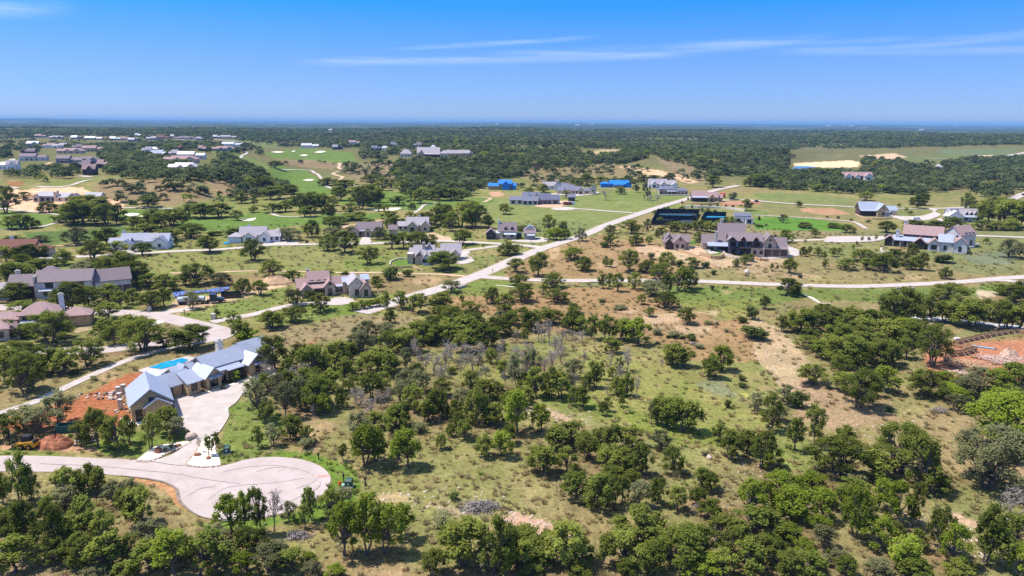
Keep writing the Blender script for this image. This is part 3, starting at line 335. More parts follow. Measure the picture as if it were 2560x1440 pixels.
# patches of ground cover: (outline in photo pixels, colour, strength, ragged edge in pixels)
COVER = [
 # dry slopes and scrub
 ([(1370,600),(1460,588),(1640,598),(1660,640),(1720,670),(1750,700),(1500,702),(1330,695),(1250,700),(1290,660)], np.array((0.31,0.19,0.10)), .85, 14),
 ([(1080,735),(1250,715),(1600,712),(1720,770),(1800,800),(1900,800),(1950,850),(1900,905),(1750,905),(1600,840),(1400,835),(1150,775)], np.array((0.315,0.185,0.095)), .85, 18),
 ([(1500,780),(1700,790),(1800,830),(1750,850),(1600,810)], np.array((0.33,0.225,0.13)), .55, 14),
 ([(1880,790),(1960,830),(2010,880),(2070,1000),(2000,1030),(1950,970),(1880,890)], np.array((0.42,0.295,0.175)), .85, 16),
 ([(870,685),(1130,692),(1165,702),(1060,735),(880,725)], np.array((0.24,0.165,0.085)), .8, 8),
 ([(620,845),(900,782),(1050,790),(1070,830),(800,850),(690,862)], np.array((0.26,0.195,0.105)), .85, 8),
 ([(440,690),(640,684),(660,712),(560,720),(430,705)], np.array((0.24,0.16,0.085)), .7, 6),
 ([(350,800),(420,800),(500,830),(470,850),(360,850)], np.array((0.21,0.17,0.09)), .7, 6),
 ([(0,880),(200,900),(380,870),(560,850),(600,850),(420,890),(240,930),(0,1030)], np.array((0.23,0.18,0.085)), .6, 10),
 ([(1700,640),(2560,640),(2560,690),(2300,700),(2000,700),(1750,690)], np.array((0.22,0.185,0.085)), .5, 20),
 ([(1700,565),(1960,560),(2100,575),(2130,585),(1960,600),(1700,600)], np.array((0.22,0.18,0.10)), .7, 8),
 ([(1920,495),(2300,500),(2500,500),(2400,512),(2100,508)], np.array((0.22,0.175,0.085)), .6, 6),
 ([(2000,930),(2150,1000),(2250,1050),(2100,1075),(1980,1040)], np.array((0.34,0.22,0.135)), .75, 14),
 ([(2150,1060),(2400,1000),(2560,1060),(2560,1230),(2330,1160)], np.array((0.31,0.215,0.115)), .6, 18),
 # greener grass
 ([(640,622),(900,616),(1000,628),(1150,640),(1165,690),(900,682),(640,677),(450,664),(350,655),(320,640)], np.array((0.195,0.205,0.060)), .75, 8),
 ([(640,618),(760,620),(900,640),(860,665),(640,650)], np.array((0.21,0.19,0.08)), .5, 10),
 ([(840,640),(1010,640),(1040,672),(880,676)], np.array((0.14,0.18,0.042)), .6, 8),
 ([(1150,640),(1280,640),(1180,695),(1150,690)], np.array((0.17,0.18,0.06)), .7, 6),
 ([(120,650),(300,640),(330,665),(180,680),(120,676)], np.array((0.17,0.20,0.05)), .8, 6),
 ([(430,600),(620,592),(640,612),(430,628)], np.array((0.19,0.195,0.06)), .8, 5),
 ([(1185,500),(1280,498),(1500,480),(1700,480),(1735,498),(1590,545),(1450,604),(1330,614),(1280,572),(1230,562)], MEAD, .85, 6),
 ([(1290,560),(1420,548),(1500,556),(1440,590),(1340,590)], np.array((0.15,0.175,0.07)), .6, 8),
 ([(1480,480),(1720,478),(1700,500),(1480,505)], np.array((0.155,0.19,0.05)), .6, 6),
 ([(1880,500),(2060,505),(2300,520),(2340,545),(2100,545),(1900,535)], np.array((0.17,0.17,0.07)), .6, 8),
 ([(1880,480),(2000,482),(2150,498),(2100,508),(1900,500)], np.array((0.15,0.19,0.065)), .7, 5),
 ([(2050,575),(2560,575),(2560,600),(2200,606)], np.array((0.16,0.175,0.075)), .7, 6),
 ([(2000,600),(2240,600),(2220,640),(2050,650)], np.array((0.16,0.18,0.065)), .6, 10),
 ([(2260,600),(2560,600),(2560,690),(2400,680),(2330,650)], np.array((0.145,0.170,0.065)), .7, 14),
 ([(1665,714),(2000,722),(2300,722),(2560,705),(2560,735),(2350,742),(2180,756),(2020,745),(1850,775),(1700,765)], np.array((0.115,0.17,0.036)), .8, 8),
 ([(1690,760),(1900,745),(1880,790),(1830,800)], YELLOW, .7, 8),
 ([(1300,712),(1700,708),(1700,716),(1300,722)], np.array((0.16,0.17,0.05)), .6, 4),
 ([(1100,715),(1180,700),(1300,700),(1280,735),(1120,740)], np.array((0.13,0.18,0.038)), .75, 8),
 ([(640,770),(820,758),(960,770),(880,785),(700,815),(640,800)], np.array((0.135,0.19,0.036)), .8, 6),
 ([(430,800),(560,760),(720,720),(740,740),(600,790),(520,805)], np.array((0.155,0.195,0.048)), .8, 6),
 ([(60,770),(240,790),(360,800),(380,830),(100,870),(0,870),(0,790)], np.array((0.165,0.175,0.055)), .6, 10),
 ([(640,1140),(700,1126),(790,1134),(870,1165),(905,1215),(880,1260),(800,1300),(560,1330),(480,1310),(560,1302),(700,1290),(790,1260),(830,1205),(800,1160),(740,1143)], np.array((0.115,0.185,0.026)), .92, 6),
 ([(280,1092),(400,1065),(475,1085),(470,1105),(390,1122),(345,1150),(200,1132),(215,1095)], np.array((0.125,0.175,0.032)), .8, 9),
 ([(572,1010),(660,1000),(720,1060),(640,1148),(552,1167),(540,1110),(565,1060)], np.array((0.130,0.180,0.036)), .75, 10),
 ([(0,1120),(130,1130),(160,1142),(0,1141)], np.array((0.135,0.18,0.036)), .8, 4),
 ([(1330,985),(1500,880),(1700,930),(1850,1010),(1960,1050),(1800,1120),(1550,1065),(1350,1000)], YELLOW, .6, 22),
 ([(1540,1010),(1720,1060),(1950,1090),(1800,1110),(1600,1080)], np.array((0.17,0.205,0.040)), .7, 12),
 ([(1330,985),(1480,1000),(1560,1040),(1400,1030)], np.array((0.135,0.18,0.036)), .7, 10),
 ([(1090,930),(1280,890),(1330,940),(1200,975)], YELLOW, .6, 14),
 ([(900,1190),(1250,1140),(1340,1300),(1100,1330),(900,1270)], np.array((0.20,0.20,0.065)), .5, 25),
 ([(1960,1060),(2060,1130),(2040,1190),(1900,1150)], np.array((0.16,0.20,0.045)), .7, 12),
 ([(2280,1180),(2560,1230),(2560,1330),(2330,1280)], np.array((0.175,0.185,0.06)), .6, 16),
 ([(1000,1050),(1180,1080),(1220,1140),(1050,1150)], np.array((0.19,0.175,0.06)), .5, 16),
 # golf course
 ([(660,420),(690,413),(760,424),(795,445),(818,465),(838,484),(790,492),(745,485),(700,458),(680,440)], FAIR, .95, 3),
 ([(0,528),(60,533),(145,541),(130,562),(0,574)], FAIR, .85, 3),
 ([(300,524),(430,524),(420,546),(320,548)], FAIR, .9, 3),
 ([(470,546),(640,534),(770,541),(880,529),(970,534),(1010,541),(900,552),(770,562),(640,576),(480,574),(420,562)], FAIR, .95, 3),
 ([(955,480),(1035,478),(1030,492),(1010,512),(955,517),(890,516),(840,510),(860,495)], FAIR, .85, 4),
 ([(1000,490),(1100,500),(1230,495),(1240,505),(1120,520),(1000,528),(940,522)], FAIR, .8, 4),
 ([(655,382),(760,371),(875,380),(895,402),(820,408),(690,396)], FAIR, .85, 2),
 ([(520,375),(590,380),(660,408),(690,425),(650,432),(600,412),(560,398)], np.array((0.135,0.175,0.05)), .85, 3),
 ([(590,500),(680,495),(700,512),(600,520)], np.array((0.17,0.18,0.05)), .7, 3),
 ([(560,350),(680,352),(700,368),(620,372)], np.array((0.13,0.17,0.05)), .7, 2),
 ([(60,582),(330,566),(350,582),(120,612),(60,605)], DEEP, .8, 5),
 ([(1885,544),(1960,539),(2060,551),(2135,563),(2110,577),(1960,577),(1885,572)], np.array((0.09,0.20,0.03)), .95, 2),
 ([(1860,520),(1920,530),(1920,541),(1870,535)], FAIR, .7, 3),
 ([(2350,374),(2545,371),(2535,386),(2360,391)], np.array((0.13,0.16,0.08)), .9, 2),
 ([(2400,384),(2200,392),(2190,402),(2300,410),(2420,398)], np.array((0.13,0.16,0.06)), .7, 3),
 ([(2040,385),(2110,384),(2100,400),(2045,400)], np.array((0.19,0.18,0.09)), .7, 3),
 ([(1560,325),(1600,320),(1610,328),(1570,330)], np.array((0.16,0.19,0.09)), .8, 2),
 ([(2340,320),(2450,312),(2560,316),(2560,334),(2400,330)], np.array((0.20,0.165,0.13)), .7, 3),
 # the bare ridge flanks
 ([(240,455),(330,450),(400,448),(500,470),(560,500),(420,512),(280,512),(235,490)], np.array((0.255,0.175,0.10)), .85, 8),
 ([(500,452),(560,450),(640,475),(640,495),(570,490)], np.array((0.30,0.20,0.12)), .8, 6),
 ([(690,398),(790,400),(850,410),(830,425),(770,418),(700,412)], np.array((0.24,0.165,0.10)), .8, 4),
 ([(850,408),(1000,408),(990,450),(900,450),(850,430)], np.array((0.24,0.17,0.11)), .8, 5),
 ([(1310,400),(1500,405),(1760,440),(1780,462),(1600,450),(1350,470),(1300,440)], np.array((0.26,0.185,0.10)), .7, 8),
 ([(1640,395),(1740,405),(1760,440),(1690,438)], np.array((0.28,0.19,0.12)), .6, 6),
 ([(1900,380),(2080,370),(2100,400),(1960,400)], FLOOR, .5, 5),
 # bare soil
 ([(0,468),(60,476),(100,470),(140,466),(205,470),(262,496),(316,508),(306,523),(230,527),(180,526),(100,531),(40,526),(15,508)], np.array((0.74,0.43,0.27)), .98, 3),
 ([(15,455),(60,452),(55,467),(20,467)], RED, .6, 2),
 ([(1550,417),(1640,424),(1702,439),(1748,456),(1720,457),(1650,441),(1580,429)], np.array((0.62,0.41,0.25)), .9, 4),
 ([(1320,420),(1360,405),(1385,402),(1370,412),(1330,422)], np.array((0.6,0.4,0.26)), .8, 3),
 ([(1460,382),(1500,375),(1545,374),(1540,382),(1490,386)], np.array((0.5,0.37,0.22)), .7, 3),
 ([(1980,409),(2050,404),(2120,401),(2150,405),(2146,417),(2060,419),(1988,415)], np.array((0.80,0.55,0.33)), .97, 2),
 ([(2145,390),(2235,383),(2268,393),(2230,398),(2180,398)], np.array((0.66,0.44,0.28)), .8, 3),
 ([(2430,390),(2500,387),(2495,393),(2432,394)], np.array((0.7,0.5,0.34)), .8, 2),
 ([(2000,520),(2080,519),(2130,535),(2060,536),(2000,530)], np.array((0.42,0.225,0.13)), .9, 3),
 ([(1795,506),(1900,500),(1900,511),(1810,515)], np.array((0.42,0.2,0.12)), .9, 2),
 ([(1385,505),(1400,500),(1430,503),(1400,522),(1380,518)], np.array((0.6,0.4,0.26)), .8, 2),
 ([(1220,480),(1252,478),(1262,488),(1230,492)], np.array((0.55,0.3,0.2)), .85, 2),
 ([(640,700),(690,694),(735,706),(720,716),(640,730),(600,735)], np.array((0.60,0.38,0.24)), .8, 5),
 ([(420,770),(440,748),(560,738),(660,712),(720,705),(700,720),(600,748),(500,770),(440,785)], np.array((0.56,0.37,0.24)), .85, 5),
 ([(1610,610),(1700,625),(1830,650),(2000,640),(1980,655),(1850,668),(1750,668),(1630,640),(1590,625)], np.array((0.54,0.37,0.24)), .7, 8),
 ([(150,1008),(330,932),(378,932),(312,1000),(330,1050),(300,1065),(235,1062),(120,1062),(0,1080),(0,1050)], RED, .93, 5),
 ([(0,1113),(130,1115),(240,1120),(250,1133),(130,1130),(0,1124)], np.array((0.46,0.245,0.15)), .85, 5),
 ([(2310,880),(2370,858),(2450,850),(2560,838),(2620,850),(2620,960),(2430,950),(2320,935)], np.array((0.40,0.165,0.095)), .93, 6),
 ([(2390,820),(2560,835),(2560,850),(2400,860),(2340,850)], np.array((0.21,0.20,0.075)), .6, 8),
 ([(330,1194),(420,1206),(448,1222),(452,1250),(470,1275),(440,1262),(420,1225),(330,1203)], np.array((0.44,0.215,0.105)), .85, 4),
 ([(300,1155),(340,1160),(330,1168)], TAN, .5, 4),
 ([(1230,1290),(1300,1283),(1350,1300),(1440,1330),(1380,1345),(1300,1320)], np.array((0.52,0.30,0.22)), .75, 9),
 ([(920,1240),(990,1228),(1030,1250),(980,1262),(930,1255)], np.array((0.5,0.34,0.18)), .6, 8),
 ([(1060,1250),(1140,1265),(1240,1278),(1150,1290)], np.array((0.46,0.32,0.22)), .5, 10),
 ([(1300,1016),(1340,1015),(1400,1035),(1465,1058),(1420,1058),(1360,1035)], np.array((0.5,0.32,0.22)), .7, 5),
 ([(1500,1070),(1580,1060),(1570,1085),(1510,1085)], np.array((0.42,0.28,0.18)), .5, 8),
 ([(2360,1280),(2400,1285),(2470,1318),(2440,1322),(2380,1300)], np.array((0.56,0.37,0.25)), .75, 4),
 ([(2050,945),(2080,965),(2040,975)], TAN, .5, 6),
 ([(1540,765),(1600,770),(1580,785),(1540,780)], TAN, .6, 5), ([(1600,790),(1690,785),(1700,805),(1620,815)], TAN, .7, 6), ([(1680,818),(1780,815),(1770,832),(1690,830)], TAN, .7, 5), ([(1730,780),(1800,778),(1790,790)], TAN, .7, 4), ([(1800,725),(1840,728),(1820,735)], TAN, .5, 4), ([(2440,725),(2500,728),(2480,742),(2450,745)], CHALK, .6, 5), ([(1030,700),(1070,690),(1110,700),(1080,715),(1040,712)], np.array((0.42,0.28,0.16)), .6, 7), ([(1370,620),(1400,615),(1395,645),(1380,650)], np.array((0.5,0.34,0.19)), .6, 3), ([(1490,660),(1540,655),(1545,668),(1500,668)], TAN, .6, 3), ([(1860,640),(1960,660),(1930,690),(1850,680)], np.array((0.33,0.23,0.14)), .6, 10), ([(2260,688),(2310,690),(2300,705),(2250,702)], TAN, .5, 4), ([(1960,680),(2050,690),(2040,700),(1960,698)], TAN, .5, 4), ([(2290,795),(2360,800),(2450,808),(2560,815),(2560,830),(2420,818),(2300,810)], np.array((0.38,0.28,0.20)), .7, 6), ([(2150,770),(2200,765),(2190,778),(2100,785),(2020,775),(1980,772)], np.array((0.42,0.29,0.18)), .6, 4),
 ([(2310,850),(2420,818),(2400,832)], np.array((0.4,0.2,0.12)), .5, 5), ([(740,860),(800,845),(790,858),(720,865)], np.array((0.34,0.14,0.08)), .6, 5),
 ([(1735,960),(1800,955),(1850,990),(1790,985)], SAGE, .6, 8), ([(1850,985),(1875,985),(1870,995)], np.array((0.45,0.45,0.1)), .7, 4),
 ([(2400,640),(2520,630),(2540,660),(2440,665)], np.array((0.14,0.17,0.13)), .5, 12),
 ([(60,1310),(200,1400),(120,1440),(0,1440),(0,1330)], np.array((0.30,0.21,0.125)), .5, 14), ([(180,1180),(300,1215),(240,1260),(100,1240)], np.array((0.25,0.21,0.10)), .5, 12),
]
DENSE = [  # woods: floor under the trees
 [(640,870),(760,840),(1080,790),(1300,800),(1330,900),(1300,1100),(1100,1060),(900,1120),(820,1060),(640,1130)],
 [(1930,760),(2250,720),(2560,720),(2560,830),(2350,900),(2130,1000),(2000,950)],
 [(1840,1180),(2300,1160),(2560,1300),(2560,1440),(1500,1440),(1300,1440),(1300,1340),(1700,1330)],
 [(0,1200),(330,1210),(480,1320),(620,1440),(0,1440)],
 [(2360,980),(2560,960),(2560,1160),(2420,1180)],
 [(1340,1070),(1600,1060),(1720,1180),(1560,1270),(1420,1270),(1340,1180)],
]
naz = np.concatenate([np.linspace(-pi, -0.78, 34)[:-1], np.linspace(-0.78, 0.78, 590), np.linspace(0.78, pi, 34)[1:]])
nd = np.concatenate([[4.0, 20, 40], np.geomspace(55, 4200, 440), np.geomspace(4400, 42000, 46)])
AZ, D = np.meshgrid(naz, nd)
X = D * np.sin(AZ); Y = D * np.cos(AZ)
Z = height(X, Y)
gx, gy, gz, gd = X.ravel(), Y.ravel(), Z.ravel(), D.ravel()
GPX, GPY = pix(gx, gy, gz)
def cover_colour(gx, gy, gd, GPX, GPY):
    n1 = fbm(gx / 26, gy / 26, 41, 4); n2 = fbm(gx / 7, gy / 7, 43, 3); n3 = fbm(gx / 90, gy / 90, 47, 3)
    t = np.clip(0.56 + (n1 - 0.5) * 2.6 + (n2 - 0.5) * 1.8, 0, 1)[:, None]
    c = DRY * (1 - t) + OLIVE * t
    b = np.clip((n3 - 0.46) * 3 + (n2 - 0.5) * 1.6, 0, 1)[:, None] * 0.7
    c = c * (1 - b) + BROWN * 1.25 * b
    s = sstep(0.58, 0.70, n2 * 0.55 + n1 * 0.45)[:, None] * 0.6
    c = c * (1 - s) + np.array((0.40, 0.255, 0.145)) * s
    # woods further out: forest floor, then a cover of crowns too far off to tell apart
    n4 = fbm(gx / 2.3, gy / 2.3, 83, 2); c = c * (0.80 + 0.40 * n4)[:, None]
    f = (sstep(560, 900, gd) * 0.75)[:, None]
    c = c * (1 - f) + FLOOR * f
    jx = (fbm(gx / 9, gy / 9, 61, 3) - 0.5) * 2; jy = (fbm(gx / 9, gy / 9, 67, 3) - 0.5) * 2
    for poly in DENSE:
        m = inpoly(GPX + jx * 40, GPY + jy * 25, poly)
        c[m] = c[m] * 0.6 + 0.4 * np.array((0.185, 0.155, 0.075))
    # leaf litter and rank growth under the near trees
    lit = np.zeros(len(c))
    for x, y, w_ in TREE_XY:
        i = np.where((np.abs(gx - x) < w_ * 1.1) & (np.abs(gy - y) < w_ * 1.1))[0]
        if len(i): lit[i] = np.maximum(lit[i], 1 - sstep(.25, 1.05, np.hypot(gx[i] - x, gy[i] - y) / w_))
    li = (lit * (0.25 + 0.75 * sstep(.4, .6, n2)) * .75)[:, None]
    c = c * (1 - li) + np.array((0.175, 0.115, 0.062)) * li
    for poly, col, st, rag in COVER:
        xs = [p[0] for p in poly]; ys = [p[1] for p in poly]
        near = (GPX > min(xs) - 60) & (GPX < max(xs) + 60) & (GPY > min(ys) - 40) & (GPY < max(ys) + 40) & (gy > 0)
        i = np.where(near)[0]
        if not len(i): continue
        acc = np.zeros(len(i))
        for k, q in enumerate((0.45, 0.9, 1.4)):
            acc += inpoly(GPX[i] + jx[i] * rag * q * 1.6, GPY[i] + jy[i] * rag * q, poly)
        m = (acc / 3 * st)[:, None]
        v = (0.82 + 0.36 * n2[i])[:, None]
        c[i] = c[i] * (1 - m) + col * v * m
    far = sstep(3000, 6500, gd)[:, None]
    c = c * (1 - far) + (CANOPY * (0.7 + 0.6 * fbm(gx / 240, gy / 240, 71, 4)[:, None])) * far
    clr = sstep(0.66, 0.72, fbm(gx / 420 + 7, gy / 420, 73, 3))[:, None] * sstep(3500, 6000, gd)[:, None]
    c = c * (1 - clr * 0.6) + np.array((0.16, 0.16, 0.10)) * clr * 0.6
    return c
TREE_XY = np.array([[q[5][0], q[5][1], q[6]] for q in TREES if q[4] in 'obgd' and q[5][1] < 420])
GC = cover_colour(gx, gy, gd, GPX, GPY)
nr, nc = AZ.shape
idx = np.arange(nr * nc).reshape(nr, nc)
quads = np.stack([idx[:-1, :-1], idx[:-1, 1:], idx[1:, 1:], idx[1:, :-1]], -1).reshape(-1, 4)[:, ::-1]
me = bpy.data.meshes.new('ground'); me.vertices.add(nr * nc); me.vertices.foreach_set('co', np.stack([gx, gy, gz], -1).ravel())
me.loops.add(len(quads) * 4); me.loops.foreach_set('vertex_index', quads.ravel().astype(np.int32))
me.polygons.add(len(quads)); me.polygons.foreach_set('loop_start', np.arange(0, len(quads) * 4, 4, dtype=np.int32)); me.polygons.foreach_set('loop_total', np.full(len(quads), 4, np.int32))
me.polygons.foreach_set('use_smooth', np.ones(len(quads), bool))
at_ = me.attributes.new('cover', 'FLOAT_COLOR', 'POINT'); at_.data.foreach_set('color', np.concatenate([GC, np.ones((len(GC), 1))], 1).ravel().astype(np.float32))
me.update(calc_edges=True)
m, t, b = bsdf('earth_and_grass')
an = N(t, 'ShaderNodeAttribute', attribute_name='cover'); tcn = N(t, 'ShaderNodeTexCoord')
def noise_f(t, scale, lo, hi, a, b_, det=4, vec=None):
    nz = N(t, 'ShaderNodeTexNoise'); nz.inputs['Scale'].default_value = scale; nz.inputs['Detail'].default_value = det; nz.inputs['Roughness'].default_value = 0.65
    t.links.new(vec if vec is not None else tcn.outputs['Object'], nz.inputs['Vector'])
    mr = N(t, 'ShaderNodeMapRange'); mr.inputs[1].default_value = lo; mr.inputs[2].default_value = hi; mr.inputs[3].default_value = a; mr.inputs[4].default_value = b_
    t.links.new(nz.outputs[0], mr.inputs[0]); return mr.outputs[0], nz.outputs[0]
f1, r1 = noise_f(t, 1.1, 0.28, 0.72, 0.62, 1.38)
f2, r2 = noise_f(t, 0.16, 0.3, 0.7, 0.84, 1.16)
f3, r3 = noise_f(t, 3.2, 0.3, 0.7, 0.72, 1.28, 3)
mm = N(t, 'ShaderNodeMath', operation='MULTIPLY'); t.links.new(f1, mm.inputs[0]); t.links.new(f2, mm.inputs[1])
mm2 = N(t, 'ShaderNodeMath', operation='MULTIPLY'); t.links.new(mm.outputs[0], mm2.inputs[0]); t.links.new(f3, mm2.inputs[1])
mx = N(t, 'ShaderNodeMix', data_type='RGBA', blend_type='MULTIPLY'); mx.inputs[0].default_value = 1
t.links.new(an.outputs['Color'], mx.inputs[6]); t.links.new(mm2.outputs[0], mx.inputs[7])
# straw-coloured seed heads and pale stones in the grass
s1, _ = noise_f(t, 2.1, 0.64, 0.72, 0.0, 0.45, 2)
mx2 = N(t, 'ShaderNodeMix', data_type='RGBA'); t.links.new(s1, mx2.inputs[0]); t.links.new(mx.outputs[2], mx2.inputs[6]); mx2.inputs[7].default_value = (0.36, 0.28, 0.17, 1)
s2, _ = noise_f(t, 0.75, 0.50, 0.66, 0.0, 0.55, 5)
mx3 = N(t, 'ShaderNodeMix', data_type='RGBA', blend_type='MULTIPLY'); t.links.new(s2, mx3.inputs[0]); t.links.new(mx2.outputs[2], mx3.inputs[6]); mx3.inputs[7].default_value = (0.62, 0.72, 0.50, 1)
s3, _ = noise_f(t, 0.33, 0.54, 0.70, 0.0, 0.40, 5)
mx4 = N(t, 'ShaderNodeMix', data_type='RGBA'); t.links.new(s3, mx4.inputs[0]); t.links.new(mx3.outputs[2], mx4.inputs[6]); mx4.inputs[7].default_value = (0.32, 0.205, 0.115, 1)
t.links.new(mx4.outputs[2], b.inputs['Base Color']); b.inputs['Roughness'].default_value = 1.0; b.inputs['Specular IOR Level'].default_value = 0.0
bp = N(t, 'ShaderNodeBump'); bp.inputs['Strength'].default_value = 0.9; bp.inputs['Distance'].default_value = 0.35; t.links.new(r1, bp.inputs['Height']); t.links.new(bp.outputs[0], b.inputs['Normal'])
me.materials.append(m)
ground = link('ground', me); ground['kind'] = 'structure'
# ------------------------------------------------------------------ roads, paths, drives: sheets draped on the terrain
VERGE = []; LAYER = [0]; PAVED_L = []; PAVED_P = []
def drape_z(x, y, lift):
    d = np.hypot(x, y); return height(x, y) + lift + 0.00022 * d + 2.2e-7 * d * d
def smooth_line(pts, step):
    P = [np.asarray(p, float) for p in pts]; out = []
    for i in range(len(P) - 1):
        p0 = P[max(i - 1, 0)]; p1 = P[i]; p2 = P[i + 1]; p3 = P[min(i + 2, len(P) - 1)]
        n = max(2, int(np.linalg.norm(p2 - p1) / step))
        for k in range(n):
            u = k / n
            out.append(0.5 * ((2 * p1) + (-p0 + p2) * u + (2 * p0 - 5 * p1 + 4 * p2 - p3) * u * u + (-p0 + 3 * p1 - 3 * p2 + p3) * u ** 3))
    out.append(P[-1]); return np.array(out)
def ribbon(name, pixels, width, mat, lift=0.03, step=None, wob=0.0):
    if name in ('road', 'lane', 'drive') and VERGE: ribbon('road_verge', pixels, width + 1.1, VERGE[0], .004, step, .14)
    P = ground_at([p[0] for p in pixels], [p[1] for p in pixels])[:, :2]
    d = np.hypot(P[:, 0], P[:, 1]).mean()
    q = smooth_line(P, step or max(2.0, d / 90))
    tg = np.gradient(q, axis=0); tg /= np.linalg.norm(tg, axis=1, keepdims=True) + 1e-9
    nrm = np.stack([-tg[:, 1], tg[:, 0]], 1)
    wd = np.interp(np.linspace(0, 1, len(q)), np.linspace(0, 1, len(width)), width) if isinstance(width, (list, tuple)) else np.full(len(q), width)
    if wob: wd = wd * (1 + wob * (vnoise(q[:, 0] / 5, q[:, 1] / 5, 5) - 0.5) * 2)
    PAVED_L.append((q, np.max(wd) / 2 + .3)); LAYER[0] += 1; lift = lift + 0.004 * (LAYER[0] % 12)
    v = []; f = []
    us = (-0.5, -0.17, 0.17, 0.5)
    for u in us:
        pq = q + nrm * (wd * u)[:, None]
        v.append(np.column_stack([pq, drape_z(pq[:, 0], pq[:, 1], lift)]))
    n = len(q); V = np.concatenate(v)
    for a in range(3):
        for i in range(n - 1): f.append((a * n + i, a * n + i + 1, (a + 1) * n + i + 1, (a + 1) * n + i))
    me = bpy.data.meshes.new(name); me.from_pydata(V.tolist(), [], f); me.polygons.foreach_set('use_smooth', [True] * len(f))
    me.materials.append(mat); me.update()
    if len(me.polygons) and me.polygons[0].normal.z < 0: me.flip_normals()
    o = link(name, me); o['kind'] = 'structure'; return o
def sheet(name, pixels, mat, lift=0.03, grid=3.0, smooth=True, kind='structure', world=False, flat=None):
    P = np.asarray(pixels, float)[:, :2] if world else ground_at([p[0] for p in pixels], [p[1] for p in pixels])[:, :2]
    if smooth: P = smooth_line(np.vstack([P, P[:1]]), grid * 0.7)[:-1]
    PAVED_P.append(P); LAYER[0] += 1; lift = lift + 0.004 * (LAYER[0] % 12)
    x0, y0 = P.min(0); x1, y1 = P.max(0)
    gxs, gys = np.meshgrid(np.arange(x0 + grid / 2, x1, grid), np.arange(y0 + grid / 2, y1, grid))
    ins = inpoly(gxs.ravel(), gys.ravel(), P.tolist())
    inner = np.column_stack([gxs.ravel()[ins], gys.ravel()[ins]])
    pts = [Vector(p) for p in P] + [Vector(p) for p in inner]
    n = len(P)
    vs, es, fs, *_ = delaunay_2d_cdt(pts, [(i, (i + 1) % n) for i in range(n)], [list(range(n))], 1, 1e-4)
    vx = np.array([v.x for v in vs]); vy = np.array([v.y for v in vs])
    vz = drape_z(vx, vy, lift) if flat is None else np.full(len(vx), flat)
    me = bpy.data.meshes.new(name); me.from_pydata(np.column_stack([vx, vy, vz]).tolist(), [], [tuple(f) for f in fs])
    me.materials.append(mat); me.update()
    if len(me.polygons) and sum(p.normal.z for p in me.polygons) < 0: me.flip_normals()
    o = link(name, me); o['kind'] = kind; return o
def paved(name, c1, c2, scale=0.25, rough=0.9, streak=None):
    m, t, b = bsdf(name); tcn = N(t, 'ShaderNodeTexCoord')
    nz = N(t, 'ShaderNodeTexNoise'); nz.inputs['Scale'].default_value = scale; nz.inputs['Detail'].default_value = 6; nz.inputs['Roughness'].default_value = 0.6; t.links.new(tcn.outputs['Object'], nz.inputs['Vector'])
    mr = N(t, 'ShaderNodeMapRange'); mr.inputs[1].default_value = 0.32; mr.inputs[2].default_value = 0.68; t.links.new(nz.outputs[0], mr.inputs[0])
    mx = N(t, 'ShaderNodeMix', data_type='RGBA'); mx.inputs[6].default_value = (*c1, 1); mx.inputs[7].default_value = (*c2, 1); t.links.new(mr.outputs[0], mx.inputs[0])
    res = mx.outputs[2]
    if streak:
        n2 = N(t, 'ShaderNodeTexNoise'); n2.inputs['Scale'].default_value = 0.22; n2.inputs['Detail'].default_value = 5; n2.inputs['Distortion'].default_value = 1.6; t.links.new(tcn.outputs['Object'], n2.inputs['Vector'])
        ab = N(t, 'ShaderNodeMath', operation='SUBTRACT'); t.links.new(n2.outputs[0], ab.inputs[0]); ab.inputs[1].default_value = 0.5
        aa = N(t, 'ShaderNodeMath', operation='ABSOLUTE'); t.links.new(ab.outputs[0], aa.inputs[0])
        m3 = N(t, 'ShaderNodeMapRange'); m3.inputs[1].default_value = 0.016; m3.inputs[2].default_value = 0.0; m3.inputs[3].default_value = 0; m3.inputs[4].default_value = 0.28; t.links.new(aa.outputs[0], m3.inputs[0])
        mk = N(t, 'ShaderNodeMix', data_type='RGBA'); t.links.new(m3.outputs[0], mk.inputs[0]); t.links.new(res, mk.inputs[6]); mk.inputs[7].default_value = (*streak, 1); res = mk.outputs[2]
    t.links.new(res, b.inputs['Base Color']); b.inputs['Roughness'].default_value = rough; b.inputs['Specular IOR Level'].default_value = 0.1
    return m
ROADM = paved('chip_seal', (0.415, 0.335, 0.31), (0.50, 0.415, 0.385), streak=(0.25, 0.20, 0.19))
CONC = paved('concrete', (0.41, 0.345, 0.31), (0.53, 0.455, 0.42), 0.4)
PALE = paved('crushed_limestone', (0.42, 0.36, 0.315), (0.55, 0.475, 0.425), 0.3)
TRACK = paved('dirt_track', (0.46, 0.30, 0.19), (0.60, 0.41, 0.27), 0.2)
SAND = paved('bunker_sand', (0.68, 0.58, 0.44), (0.78, 0.68, 0.54), 0.2)
GRAVEL = paved('pale_gravel', (0.66, 0.55, 0.44), (0.80, 0.70, 0.60), 1.6)
LAWN = paved('clipped_lawn', (0.085, 0.155, 0.022), (0.120, 0.195, 0.032), 0.25, 1.0)
BLUEGRAV = paved('grey_gravel', (0.38, 0.36, 0.36), (0.50, 0.47, 0.46), 1.0)
VERGE.append(paved('road_verge', (0.26, 0.205, 0.10), (0.40, 0.30, 0.18), 0.6, 1.0))
